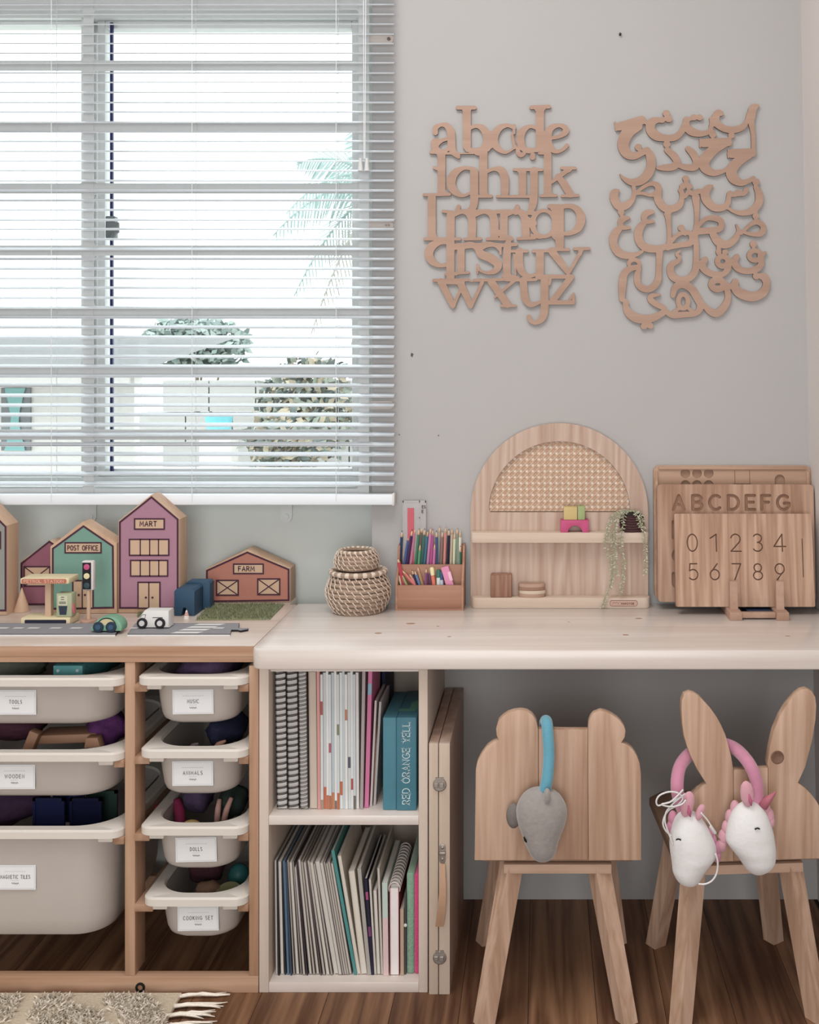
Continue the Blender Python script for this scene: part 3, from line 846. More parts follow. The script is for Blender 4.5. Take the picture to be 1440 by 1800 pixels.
    rotm = Matrix.Translation((xc, yface, zc)) @ Matrix.Rotation(R({'MUSIC': -.8, 'DOLLS': -1.2, 'COOKING SET': -1.0, 'ANIMALS': -.6}.get(txt, 0)), 4, 'Y') @ Matrix.Translation((-xc, -yface, -zc))
    co_ = part('label_card', card.xf(rotm), CARD, t, smooth=False)
    pr_ = MB(); yp = yface-.0011
    fr_ = .0022
    pr_.ribbon([(xc-hw+fr_, zc-hh+fr_), (xc+hw-fr_, zc-hh+fr_), (xc+hw-fr_, zc+hh-fr_), (xc-hw+fr_, zc+hh-fr_)], .0004, yp, 2, closed=True)
    wd = {'MUSIC': .020, 'DOLLS': .021, 'TOOLS': .022}.get(txt, .034 if txt in ('ANIMALS', 'WOODEN') else .052)
    letter(pr_, txt, xc, zc+.001, .0062, .0008, yp, 0, gap=.45, wid=wd)
    for q in range(9):
        a = xc-.018+q*.0042; pr_.ribbon([(a, zc+.0105), (a+.0028, zc+.0105)], .0006, yp, 2)
    pr_.ribbon([(xc-.007, zc-.0055), (xc+.007, zc-.0055)], .0004, yp, 2)
    pr_.ribbon([(xc-.006+.012*i/12, zc-.0105+.0013*math.sin(i*1.9)) for i in range(13)], .0008, yp, 1)
    part('printed_lettering', pr_.xf(rotm), [INK, INKG, INKL], co_, smooth=False)
    BINZ[txt] = (xa+inx, xb-inx, y0+.02, y1-.02, zb_, zr_)
    for s_, xx in ((0, xa), (1, xb)):
        z = zr_-lip-.0073
        if not wide:
            runner(*((posts[0][1]+.0002, xa+.0165) if s_ == 0 else (xb-.0165, posts[1][0]-.0002)), z)
        else:
            runner(*((FX0+.0182, xa+.0165) if s_ == 0 else (xb-.0165, posts[0][0]-.0002)), z)
for a in bins_n: make_bin(*a, False)
for a in bins_w: make_bin(*a, True)

# ---- folding wooden case standing on its side beside the cabinet
YC = YF-.006
kx0, kx1, kxm = PX(754, YC), PX(791, YC), PX(771, YC)
kz = PZ(1307, YC)
kb = -.012
case = thing('folding_wooden_case', 'flat wooden folding case with metal latches standing on end beside the bookcase', 'wooden case', ((kx0+kx1)/2, -.18, 0))
CASE_E = wood('case_edge_z', '#d6c4b4', '#bda58d', 'Z', 1.0, 8, .55, .8, .06)
CASE_S = wood('case_side_z', '#cbaa96', '#aa8975', 'Z', 1.0, 12, .55, 1.0, .06)
for a, b in ((kx0, kxm-.0006), (kxm+.0006, kx1)):
    mb = MB().box(a, b, YC, YC+.012, 0, kz, 0, r=.0012); mb.box(a, b, YC+.012, kb, 0, kz, 1, r=.0008)
    part('case_half', mb, [CASE_E, CASE_S], case)
STEEL = M('#a1978e', .45, metal=.8); LEATH = plain('leather_tan', '#b98e6d', .6, .1, 90)
for py in (1379, 1683):
    c = P(773, py, YC); mb = MB()
    mb.lathe([(.012, 0), (.012, -.0012), (.0105, -.002)][::-1], (c.x, YC, c.z), 20, axis='Y')
    mb.box(c.x-.010, c.x-.002, YC-.005, YC-.001, c.z-.004, c.z+.004, r=.001); mb.box(c.x, c.x+.008, YC-.0065, YC-.001, c.z-.0045, c.z+.0045, r=.001)
    mb.box(c.x-.007, c.x-.001, YC-.003, YC, c.z+.009, c.z+.013); mb.box(c.x+.001, c.x+.007, YC-.003, YC, c.z+.009, c.z+.013)
    part('latch', mb, STEEL, case, smooth=False, label='round metal latch')
hd = thing_part = None
c = P(778, 1500, YC); mb = MB()
mb.prism(rrect(c.x-.0055, c.x+.0055, c.z-.017, c.z+.017, .005), YC-.0015, YC, r=.0004)
for dz in (.011, -.009): mb.lathe([(.0028, 0), (.0028, -.003), (.001, -.004)][::-1], (c.x, YC, c.z+dz), 10, axis='Y')
mb.box(c.x-.0058, c.x+.0058, YC-.005, YC, c.z-.002, c.z+.004, r=.001)
hm = part('handle_mount', mb, STEEL, case, label='metal handle plate')
mb = MB(); za, zb2 = PZ(1517, YC), PZ(1627, YC)
n_ = 10; prev = None; vs = []
for i in range(n_+1):
    t = i/n_; z = za+(zb2-za)*t; x_ = PX(779, YC)-.006*t+.003*math.sin(PI*t); y_ = YC-.004-.012*math.sin(PI*t); hw = .004+.003*min(1, 1.6*t)
    vs += [(x_-hw, y_, z), (x_+hw, y_, z), (x_+hw, y_+.0025, z), (x_-hw, y_+.0025, z)]
fs = [(0, 1, 2, 3), tuple(4*n_+q for q in (3, 2, 1, 0))]
for i in range(n_):
    for q in range(4): fs.append((4*i+q, 4*(i+1)+q, 4*(i+1)+(q+1) % 4, 4*i+(q+1) % 4))
mb.add(vs, fs)
part('leather_handle', mb, LEATH, case, label='tan leather carrying strap')

# ---- children's chairs
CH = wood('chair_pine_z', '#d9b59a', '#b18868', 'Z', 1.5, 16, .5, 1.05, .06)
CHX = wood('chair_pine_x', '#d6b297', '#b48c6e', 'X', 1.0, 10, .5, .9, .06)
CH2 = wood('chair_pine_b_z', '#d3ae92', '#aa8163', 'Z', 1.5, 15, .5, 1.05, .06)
SEATM = wood('chair_seat_shade_y', '#a98468', '#86634b', 'Y', 1.0, 10, .5, .9, .06)  # seat pine in darker tones, the shade under the desk put into the colour
YBk = -.394
def to_local(pts, cx, Y=YBk): return [(PX(a, Y)-cx, PZ(b, Y)) for a, b in pts]
def chair(name, label, cxp, boards, legs, zseat, zap, rot, hw, far, extra=None):
    cx = PX(cxp, YBk)
    t = thing(name, label, 'chair'); t.location = (0, 0, 0); ORG[t.name] = Vector((0, 0, 0))
    yb0, yb1 = -.009, .009
    for i, b in enumerate(boards):
        part('backrest_board', MB().prism(to_local(b, cx), yb0+(.0015 if i == 1 else 0), yb1, r=.0015), (CH, CH2, CH)[i % 3], t)
    d = far - YBk
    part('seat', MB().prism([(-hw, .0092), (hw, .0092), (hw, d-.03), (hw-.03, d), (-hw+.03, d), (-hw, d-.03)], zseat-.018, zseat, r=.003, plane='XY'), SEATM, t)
    part('apron', MB().box(-hw*.72, hw*.72, .0005, .018, zap, zseat-.0185, r=.001), CHX, t)
    part('apron', MB().box(-hw*.72, hw*.72, d-.05, d-.03, zap, zseat-.0185, r=.001), CHX, t)
    for (p0, p1, w0, w1, ra) in legs:
        part('leg', MB().bar(p1, p0, w1, w0, rot=ra), CH, t)
    if extra: extra(t, cx)
    t.location = (cx, YBk, 0); t.rotation_euler = (0, 0, R(rot))
    return t
bear_l = [(834.8,1508.5),(837,1349),(840,1336),(846,1324),(857,1309),(866,1302.5),(877,1298),(873.5,1290),(872.6,1278),(877,1264),(885,1256),(893,1251),(904,1247.3),(916,1246),(927,1248),(936,1254),(943,1264),(946.5,1279),(946.8,1508.5)]
bear_m = [(947.2,1508.5),(946.9,1279.5),(990,1280.5),(1033.2,1280.5),(1034,1508.5)]
bear_r = [(1034.4,1508.5),(1033.4,1280),(1034.5,1266),(1038,1257.5),(1043,1251.5),(1055,1247),(1065,1249),(1075,1253.5),(1085,1260),(1091,1266),(1097,1274),(1099.5,1282),(1098,1293),(1092,1302.5),(1103,1307),(1111,1313.5),(1119,1325),(1124,1338),(1126.4,1356),(1127,1508.5)]
Zs, Za = .268, .2335
def leg(pt, pb, Yt, Yb_, zt, cxp, w0=.030, w1=.027, ra=.55):
    cx = PX(cxp, YBk)
    return ((PX(pt, Yt)-cx, Yt-YBk, zt), (PX(pb, Yb_)-cx, Yb_-YBk, .0005), w0, w1, ra)
chair('bear_chair', 'small pine chair whose backrest has two round bear ears', 980.5, [bear_l, bear_m, bear_r],
      [leg(901, 851, YBk+.022, -.432, Zs-.019, 980.5), leg(1050, 1102, YBk+.022, -.425, Zs-.019, 980.5),
       leg(893, 853, -.205, -.170, Zs-.019, 980.5), leg(1055, 1085, -.205, -.170, Zs-.019, 980.5)], Zs, Za, 0, .128, -.115)
bun_l = [(1181,1509),(1183,1450),(1188,1428),(1197,1411),(1211,1394),(1224,1383),(1239,1372.6),(1222,1346),(1212,1325),(1205,1307),(1199,1286),(1196.5,1265),(1195,1240),(1196,1226),(1200,1216),(1210,1212),(1219,1214.5),(1228,1220.5),(1246.7,1241),(1258,1257),(1266,1272),(1273,1288),(1278.4,1306.7),(1283,1325),(1285.8,1341),(1287,1349.6),(1287.2,1509)]
bun_m = [(1287.6,1509),(1287.4,1349.8),(1349,1348.6),(1349.4,1509)]
bun_r = [(1349.8,1509),(1349.3,1348.2),(1347.5,1340),(1351.8,1311.5),(1359,1282),(1371,1255),(1380,1241),(1389,1229.5),(1399,1219),(1408,1212.5),(1418,1210.5),(1427,1214.5),(1433,1225),(1435,1240),(1433.6,1265),(1427.5,1302),(1415,1348),(1402,1375),(1414,1384),(1425,1394.6),(1436,1409),(1444,1424),(1450,1445),(1452,1509)]
def knot(t, cx):
    c = P(1365, 1329, YBk)
    part('knot', MB().lathe([(.0115, -.0091), (.0115, -.0096), (.0098, -.0100), (.0092, -.0096)][::-1], (c.x-cx, 0, c.z), 22, axis='Y'), plain('knot_dark', '#7d5a45', .5, .25, 260), t, label='round dark knot')
chair('bunny_chair', 'small pine chair whose backrest has two long pointed bunny ears', 1318, [bun_l, bun_m, bun_r],
      [leg(1221, 1192, YBk+.022, -.430, Zs-.019, 1318), leg(1390, 1436, YBk+.022, -.425, Zs-.019, 1318),
       leg(1205, 1166, -.205, -.170, Zs-.019, 1318), leg(1352, 1376, -.205, -.170, Zs-.019, 1318)], Zs, Za, 4.0, .130, -.105, knot)
# ================================================================== WALL CUTOUTS
PLY = wood('laser_plywood', '#b8957f', '#a17d68', 'X', 1.6, 7, .6, .8, .05)
BURN = plain('laser_burnt_edge', '#5a3d30', .8, .2, 200)
def cutout(name, label, strokes, ox, oy, sc, t=.005):
    Y1 = -.002; Y0 = Y1-t
    allp = [p for s_ in strokes for p in s_]
    h = 2.0
    x0, x1 = min(p[0]-p[2] for p in allp)-8, max(p[0]+p[2] for p in allp)+8
    y0, y1 = min(p[1]-p[2] for p in allp)-8, max(p[1]+p[2] for p in allp)+8
    d = stroke_sdf(strokes, x0, y0, x1, y1, h)
    lp = contours(d, x0, y0, h, .55)
    mb = plate_mesh(lp, Y0, Y1, lambda a, b: (PX(ox+a/sc, Y0), PZ(oy+b/sc, Y0)))
    solo(name, mb, [PLY, BURN], label, 'wall decoration', smooth=False)
def ln(*p, r=12):
    q = [(p[i], p[i+1], r) for i in range(0, len(p), 2)]
    if r >= 25 and len(q) == 2 and abs(q[0][0]-q[1][0]) < 12:      # stems end flush with their serifs
        s_ = 1 if q[1][1] > q[0][1] else -1
        q = [(q[0][0], q[0][1]+s_*(r-11), r), (q[1][0], q[1][1]-s_*(r-11), r)]
    return q
def cv(*p):
    p = list(p)
    if p[-1][2] >= 26 and abs(p[-1][0]-p[-2][0]) < 12: p[-1] = (p[-1][0], p[-1][1]-16, p[-1][2])
    return smooth_path(p)
E = []
A_ = E.append
# a b c d e
A_(cv((182,332,19),(184,298,19),(222,278,13),(262,284,20),(290,325,28),(295,380,28),(296,430,28),(310,470,22),(335,490,20),(346,506,11)))
A_(cv((285,372,12),(225,388,14),(180,425,24),(190,462,22),(235,466,14),(285,440,14)))
A_(cv((180,430,26),(172,400,22),(200,385,14)))
A_(ln(338,157,458,157,r=14)); A_(ln(403,160,403,445,r=29)); A_([(375,165,8),(403,190,26)]); A_([(430,165,8),(403,190,26)])
A_(cv((415,305,14),(470,285,14),(520,308,24),(548,370,30),(530,430,24),(480,466,14),(410,450,20)))
A_(ln(735,282,735,335,r=10)); A_(cv((738,300,12),(685,281,14),(625,308,24),(592,372,31),(612,432,24),(670,472,12),(722,450,8),(748,425,6)))
A_(ln(545,335,600,345,r=18)); A_(ln(722,350,740,440,r=10)); A_(ln(545,440,575,425,r=18))
A_(ln(856,155,982,150,r=14)); A_(ln(917,155,917,440,r=29)); A_([(885,165,8),(917,190,26)]); A_([(950,165,6),(917,190,26)])
A_(cv((900,302,14),(845,289,13),(793,325,26),(780,385,29),(800,442,22),(850,466,14),(905,440,14)))
A_(cv((762,440,14),(765,475,17),(785,490,17),(805,480,14))); A_(ln(820,455,900,455,r=16)); A_([(865,505,21),(868,490,18)]); A_(cv((917,440,24),(940,455,20),(965,450,14)))
A_(cv((995,372,12),(1050,360,14),(1095,330,22),(1095,300,20),(1050,281,14),(990,305,24),(970,370,30),(985,430,26),(1030,466,15),(1078,452,12),(1108,422,14)))
A_(ln(950,330,955,440,r=10))
# f g h i j k
A_(ln(225,480,225,760,r=28)); A_(ln(205,478,345,478,r=9)); A_(ln(330,480,480,478,r=5)); A_([(172,578,10),(225,595,16)]); A_(ln(180,770,282,766,r=11)); A_([(225,740,28),(260,765,12)])
A_(ln(150,470,250,470,r=12)); A_([(200,455,20),(225,500,26)])
A_(cv((440,586,14),(380,582,14),(315,620,28),(292,690,32),(318,745,26),(375,776,12),(430,755,10)))
A_(ln(455,588,455,800,r=29)); A_(cv((457,800,28),(450,850,26),(425,880,22),(400,890,16)))
A_(ln(520,440,520,770,r=29)); A_(ln(470,482,520,490,r=10)); A_(ln(440,465,550,445,r=20)); A_(ln(472,780,575,780,r=11)); A_([(520,750,28),(548,775,12)])
A_(cv((535,608,14),(595,588,14),(645,598,26),(668,645,29),(670,700,29),(670,770,28))); A_(ln(616,781,735,781,r=10))
A_(ln(736,592,930,594,r=11)); A_(ln(795,595,795,770,r=27)); A_(ln(735,781,850,781,r=11)); A_([(765,600,10),(795,620,27)])
A_(cv((875,600,28),(875,700,28),(872,800,29),(865,850,26),(845,890,18),(835,900,12)))
A_(ln(972,470,972,770,r=27)); A_(ln(912,478,972,478,r=9)); A_(ln(924,776,1032,775,r=11)); A_([(972,745,27),(1000,772,12)])
A_(ln(1070,582,1165,582,r=11)); A_([(1120,590,18),(1000,680,13)]); A_([(1045,640,20),(1085,690,27)]); A_([(1085,690,27),(1130,765,26)]); A_(ln(1072,778,1185,775,r=11)); A_([(1120,600,14),(1130,590,14)])
# l m n o p
A_(ln(102,770,215,769,r=11)); A_(ln(157,775,157,1075,r=29)); A_(ln(108,1080,205,1080,r=12)); A_([(157,1050,29),(190,1078,12)])
A_(ln(235,886,300,892,r=11)); A_(ln(290,895,290,1075,r=29)); A_(ln(205,1080,356,1080,r=11))
A_(cv((310,908,18),(370,888,16),(420,902,26),(440,950,29),(440,1010,29),(440,1075,28))); A_(ln(388,1081,500,1079,r=11))
A_(cv((460,908,18),(525,888,16),(578,904,26),(597,955,29),(597,1010,29),(597,1075,28))); A_(ln(545,1080,660,1079,r=11))
A_([(345,853,15),(335,885,18)]); A_(ln(335,888,520,884,r=12))
A_(ln(664,890,664,1070,r=27)); A_(ln(600,1020,664,1060,r=20)); A_(ln(600,890,700,885,r=14)); A_(cv((685,905,18),(745,886,16),(795,904,26),(814,955,28),(816,1010,29),(818,1070,28))); A_(ln(762,1079,880,1074,r=11)); A_([(758,852,16),(748,890,22)])
A_(ln(640,1080,705,1075,r=14)); A_(ln(680,1060,715,1075,r=14))
A_([(945+80*math.cos(R(a)), 972+92*math.sin(R(a)), 24-11*abs(math.sin(R(a)))) for a in range(0, 361, 15)])
A_(ln(860,1055,920,1070,r=12)); A_([(830,950,26),(870,970,26)]); A_([(1020,990,22),(1040,1040,24)]); A_([(835,895,14),(880,900,16)])
A_(ln(985,850,1050,851,r=16)); A_(ln(1056,855,1056,1150,r=30)); A_([(1000,870,10),(1050,900,26)])
A_(cv((1070,852,16),(1140,850,18),(1190,885,26),(1206,945,32),(1185,1005,26),(1130,1040,16),(1070,1042,14))); A_(ln(985,1155,1118,1155,r=11)); A_([(1020,1060,20),(1056,1080,28)])
# q r s t u v
A_(cv((275,1106,12),(215,1104,18),(160,1130,30),(136,1180,31),(155,1232,27),(210,1266,15),(275,1260,14)))
A_(ln(288,1080,288,1370,r=29)); A_(ln(170,1372,410,1368,r=11)); A_(ln(250,1330,330,1330,r=8)); A_(ln(300,1140,345,1130,r=22))
A_(ln(362,1120,362,1310,r=27)); A_(ln(322,1322,414,1316,r=10)); A_(cv((375,1135,18),(420,1122,24),(455,1128,20),(470,1150,14))); A_(ln(360,1118,640,1118,r=10))
A_(ln(640,1130,640,1185,r=9)); A_(cv((635,1155,12),(600,1122,15),(540,1120,22),(492,1148,26),(505,1188,30),(570,1215,31),(622,1258,29),(605,1302,22),(545,1318,11),(495,1300,9),(480,1268,9))); A_(ln(477,1262,477,1320,r=8))
A_(ln(640,1125,750,1118,r=13)); A_(cv((700,1080,14),(690,1130,26),(685,1200,27),(685,1300,27),(700,1345,22),(760,1355,14))); A_([(690,1080,18),(720,1082,12)]); A_(ln(660,1340,760,1360,r=12)); A_(ln(735,1190,745,1330,r=8))
A_(ln(720,1166,828,1166,r=11)); A_(cv((772,1170,28),(772,1250,28),(790,1310,25),(840,1342,15),(915,1320,10))); A_(ln(870,1166,945,1164,r=11)); A_(ln(917,1166,917,1350,r=29))
A_(ln(940,1166,1030,1160,r=10)); A_([(1000,1165,26),(1060,1240,26)]); A_([(1060,1240,26),(1112,1312,18)]); A_([(1215,1152,13),(1120,1318,12)]); A_(ln(1160,1150,1262,1148,r=11)); A_([(1195,1155,10),(1200,1190,12)])
# w x y z
A_([(222,1382,26),(305,1545,22)]); A_([(305,1560,12),(375,1400,10)]); A_([(355,1382,26),(430,1545,22)]); A_([(430,1560,12),(510,1388,14)]); A_(ln(455,1371,640,1366,r=11)); A_(ln(410,1368,440,1380,r=6)); A_([(240,1378,20),(370,1382,20)])
A_([(575,1382,26),(690,1540,27)]); A_([(735,1375,12),(600,1490,9)]); A_(ln(645,1551,745,1550,r=10)); A_(ln(680,1368,800,1370,r=11)); A_(ln(640,1366,690,1360,r=12))
A_(cv((800,1372,26),(805,1440,26),(815,1500,26),(850,1542,20),(905,1530,12),(930,1515,12))); A_(ln(770,1370,890,1366,r=11)); A_(cv((950,1360,28),(950,1480,28),(950,1570,28),(935,1635,25),(895,1668,15),(855,1658,16),(840,1628,17)))
A_(ln(900,1350,1010,1345,r=16)); A_(ln(985,1345,1145,1345,r=15)); A_([(992,1350,10),(986,1400,8)]); A_([(1135,1350,22),(1010,1512,22)]); A_(ln(985,1527,1150,1526,r=16)); A_([(1154,1465,8),(1154,1525,12)]); A_([(1130,1500,10),(1154,1470,10)])
cutout('alphabet_cutout', 'plywood cutout of joined lower case Latin letters on the wall', E, 720, 150, 4.0)
E = []; A_ = E.append
def dot(x, y, r=20): A_([(x-2, y, r), (x+2, y, r)])
A_([(140,268,27),(290,226,29)]); A_(ln(116,240,124,292,r=6)); A_(cv((265,265,30),(200,305,40),(168,380,37),(190,440,32),(240,458,24),(295,435,20),(325,418,18))); dot(268,402,22); A_(ln(268,402,280,430,r=12))
A_(cv((325,420,20),(345,460,28),(350,520,30),(325,580,31),(280,620,28),(222,628,22),(172,605,12),(150,578,5)))
A_(cv((395,222,16),(355,240,28),(345,285,30),(380,325,31),(440,342,22),(505,337,22),(548,300,20),(565,260,18),(585,225,18))); dot(420,225,20); dot(465,218,22); dot(449,182,22); A_(ln(385,232,450,215,r=14)); A_(ln(300,230,350,260,r=14))
A_(cv((580,222,20),(578,262,24),(610,298,27),(670,314,20),(728,298,15),(742,250,13),(740,215,12))); dot(628,208,20); dot(665,208,20); A_(ln(590,222,640,210,r=12))
A_(cv((803,182,18),(785,178,22),(768,210,25),(780,250,24),(830,282,22),(890,288,22),(945,270,20),(972,230,14),(984,180,12))); dot(750,318,22); dot(872,325,20); A_(ln(745,290,750,340,r=12)); A_(ln(872,300,860,350,r=12)); A_(ln(740,260,780,245,r=14))
A_(cv((1045,130,8),(1012,150,26),(1002,200,26),(1000,240,20),(1013,320,15),(1015,440,14)))
A_(ln(872,443,1005,438,r=29)); A_(ln(850,418,850,468,r=5)); A_(ln(1005,440,1018,425,r=12)); A_(cv((985,455,22),(915,495,32),(872,550,36),(885,602,34),(935,632,22),(985,620,16),(1015,602,14)))
A_(ln(690,374,850,368,r=28)); A_(ln(668,348,668,400,r=5)); A_(cv((830,385,18),(760,415,32),(700,480,36),(700,535,32),(755,568,22),(815,558,14),(850,535,12)))
A_(cv((590,412,18),(620,440,24),(645,490,24),(632,530,24),(575,532,20),(530,520,14))); A_(ln(645,490,690,510,r=18))
dot(452,382,22); A_(ln(452,382,448,360,r=12)); A_(cv((455,420,20),(500,460,24),(518,500,24),(490,530,24),(430,535,20),(392,536,10)))
# third row
A_(cv((138,682,8),(112,700,26),(112,740,28),(140,785,26),(185,780,26),(225,745,18),(240,700,14),(236,650,12))); dot(155,822,20); A_(ln(150,790,158,840,r=14))
A_(cv((250,700,10),(300,660,12),(350,638,14),(390,650,20),(396,690,22),(350,712,13),(290,700,11),(250,706,9))); A_(cv((395,690,22),(395,740,26),(430,790,26),(480,802,24),(530,782,22),(550,735,16),(545,680,12)))
A_(cv((540,680,16),(570,722,12),(592,690,14),(620,702,16),(655,688,18),(675,690,12))); dot(575,605,20); dot(556,655,20); dot(600,655,18); A_(ln(575,605,600,700,r=12)); A_(ln(556,655,545,690,r=12)); A_(ln(575,650,575,610,r=14))
A_(cv((748,650,6),(720,668,22),(700,700,29),(710,745,29),(755,790,26),(810,795,22),(848,765,18),(858,700,14),(890,712,14),(912,690,14),(945,706,14),(968,680,18))); A_(ln(675,690,700,700,r=12)); A_(ln(860,715,945,705,r=12))
A_(cv((1030,660,16),(1050,700,25),(1050,760,26),(1010,810,24),(940,830,17),(880,815,12),(858,803,8))); dot(1032,628,22); dot(1030,850,20); A_(ln(1012,600,1032,660,r=12)); A_(ln(1030,800,1030,880,r=12)); A_(ln(840,795,870,805,r=10))
# fourth row
A_(cv((640,728,26),(646,800,18),(646,880,15),(640,960,20))); A_(cv((652,915,14),(705,866,15),(765,862,20),(805,885,20),(795,930,20),(725,943,20),(640,948,24)))
A_(cv((935,962,10),(985,912,12),(1035,886,18),(1078,915,18),(1065,960,20),(1005,967,13),(940,950,10))); A_(cv((903,905,6),(918,950,14),(890,1002,22),(840,1035,24),(790,1018,29),(752,968,22),(740,935,12)))
dot(545,925,20); A_(ln(545,925,570,965,r=12))
A_(cv((458,832,22),(466,920,15),(468,1000,15),(458,1055,18))); A_(cv((470,1030,12),(515,975,14),(570,955,14),(612,970,18),(605,1022,20),(540,1036,18),(465,1050,18))); A_(ln(480,810,450,840,r=16))
A_(cv((358,822,14),(320,830,22),(303,860,18),(320,884,16),(365,884,10))); A_(cv((310,885,18),(272,935,27),(270,1000,27),(310,1050,26),(380,1062,24),(445,1048,18)))
A_(cv((205,860,10),(165,868,22),(150,895,18),(165,922,16),(210,924,10))); A_(cv((155,918,18),(112,970,28),(106,1030,26),(140,1085,27),(200,1106,22),(260,1095,14),(292,1078,10)))
# fifth row
dot(1015,1030,22); A_(ln(1015,1030,1015,1070,r=12)); A_(ring(1025,1105,38,32,16)); A_(cv((1060,1105,20),(1065,1160,20),(1030,1195,22),(960,1205,20),(908,1182,23),(892,1142,23),(908,1112,18))); A_([(1065,1110,16),(1092,1085,9)])
A_(ring(815,1142,34,32,18)); dot(788,1080,17); dot(830,1082,17); A_(cv((850,1145,18),(850,1190,20),(810,1228,18),(750,1226,20),(700,1200,22),(682,1162,24),(702,1130,19))); A_(ln(790,1040,788,1090,r=14)); A_(ln(850,1140,895,1140,r=14)); A_(ln(830,1082,815,1112,r=12)); A_(ln(788,1085,800,1115,r=12))
A_(ln(643,1025,643,1150,r=19)); A_(cv((643,1130,20),(638,1200,23),(600,1250,22),(540,1264,22),(490,1240,25),(474,1188,23),(490,1158,20),(525,1140,15),(535,1117,13),(516,1097,11),(538,1074,7))); A_(ln(643,1150,690,1165,r=18)); A_(ln(640,960,643,1030,r=14))
A_(cv((405,1070,23),(400,1180,19),(396,1260,22),(360,1312,22),(310,1322,22),(266,1290,22),(260,1230,20),(276,1190,12)))
A_(ring(240,1160,34,28,14, a0=180, a1=400)); A_(ln(200,1110,240,1130,r=14)); A_(cv((265,1180,16),(215,1190,20),(175,1225,24),(163,1300,26),(160,1388,18)))
# sixth row
A_(cv((1040,1235,14),(1085,1245,26),(1100,1290,24),(1075,1345,29),(1010,1372,31),(930,1350,32),(892,1310,26),(897,1275,22))); dot(1032,1240,20); A_(ln(1025,1205,1032,1240,r=14))
A_(ring(782,1292,40,30,22)); A_(cv((835,1290,20),(850,1370,20),(830,1430,24),(780,1478,26),(730,1465,22),(690,1420,14))); A_(ln(790,1225,790,1260,r=18)); A_(ln(840,1300,890,1310,r=18))
A_(cv((492,1365,16),(505,1315,22),(550,1290,26),(610,1318,26),(650,1380,26),(672,1430,24),(640,1480,18),(560,1488,20),(490,1492,20),(445,1470,14))); A_(ring(558,1402,32,46,16)); A_(ln(545,1264,560,1290,r=16)); A_(ln(530,1450,500,1470,r=12)); A_(ln(590,1445,620,1470,r=12))
A_(cv((405,1358,8),(355,1366,16),(345,1388,20),(375,1415,20),(430,1445,18),(435,1468,20),(400,1492,22),(340,1515,26),(260,1512,30),(200,1470,26),(180,1405,14))); A_(ln(160,1385,195,1410,r=14)); dot(303,1565,20); dot(345,1560,20); A_(ln(320,1525,320,1560,r=14))
cutout('arabic_alphabet_cutout', 'plywood cutout of joined Arabic letters on the wall', E, 1050, 150, 1440/390)

# ================================================================== DESK: arched shelf and what stands on it
PAUL = wood('paulownia_z', '#d0b8a6', '#b08d77', 'Z', 1.3, 20, .6, 1.1, .05)
PAUL_X = wood('paulownia_x', '#dccab9', '#c6ab93', 'X', 1.3, 10, .6, .8, .05)
YA0, YA1 = -.019, -.003
YS = -.047
sh = thing('arched_shelf', 'arch topped wooden wall shelf with a rattan cane panel', 'shelf', (PX(984, YS), -.025, DESK_Z))
ac, az, aR, aI = PX(983.5, YA0), PZ(900, YA0), 156*S(YA0), 124.5*S(YA0)
outer = [(ac+aR, DESK_Z), (ac+aR, az)] + [(ac+aR*math.cos(R(t)), az+aR*math.sin(R(t))) for t in range(4, 180, 4)] + [(ac-aR, az), (ac-aR, DESK_Z)]
ri = .008
inner = [(ac+aI*math.cos(R(t)), az+aI*math.sin(R(t))) for t in range(4, 177, 4)]
inner = [(ac+aI-.001, az+ri*.4)] + inner + [(ac-aI+.001, az+ri*.4), (ac-aI+ri*.5, az-.001), (ac+aI-ri*.5, az-.001)]
mb = plate_mesh([outer, inner], YA0, YA1, lambda a, b: (a, b), split=False)
part('back_panel', mb, PAUL, sh, smooth=False)
# woven cane: pairs of uprights and crosswise strands with diagonals between
CANE = plain('cane', '#cfa988', .6, .18, 90); CANE2 = plain('cane_dark', '#bd9474', .6, .2, 90)
mb = MB(); cell = .0122; yc = (YA0+YA1)/2
def strand(p, q, y, wd, mi):
    a, b = Vector(p), Vector(q); d = (b-a).normalized(); nrm = Vector((-d.y, d.x))*wd/2; t = .0004
    v = [(a+nrm), (a-nrm), (b-nrm), (b+nrm)]
    mb.add([(k.x, y, k.y) for k in v] + [(k.x, y+t, k.y) for k in v], [(0,1,2,3),(7,6,5,4),(0,3,7,4),(1,5,6,2)], mi)
n_ = int(aI/cell)+1
for i in range(-n_, n_+1):
    for o_ in (-.0019, .0019):
        u = i*cell+o_
        if abs(u) < aI-.001: strand((ac+u, az), (ac+u, az+math.sqrt(aI**2-u*u)), yc, .0021, 0)
for j in range(0, n_+1):
    for o_ in (-.0019, .0019):
        u = j*cell+o_+.004
        if 0 < u < aI-.001: q_ = math.sqrt(aI**2-u*u); strand((ac-q_, az+u), (ac+q_, az+u), yc-.0005, .0021, 1)
for sg in (-1, 1):
    for i in range(-2*n_, 2*n_+1):
        c_ = (i+.5)*cell; d1 = Vector((1, sg)).normalized(); p0 = Vector((c_, .004)); 
        # chord of the half disc along this diagonal
        ts = []
        for k in range(-220, 221):
            q_ = p0+d1*k*.0015
            if q_.y > 0 and q_.length < aI-.0005: ts.append(k*.0015)
        if len(ts) > 2:
            a, b = p0+d1*ts[0], p0+d1*ts[-1]; strand((ac+a.x, az+a.y), (ac+b.x, az+b.y), yc-.0010-.0004*(sg > 0), .0026, 0 if sg > 0 else 1)
cb_ = [(ac+(aI-.0004)*math.cos(R(t)), az+(aI-.0004)*math.sin(R(t))) for t in range(0, 181, 5)]
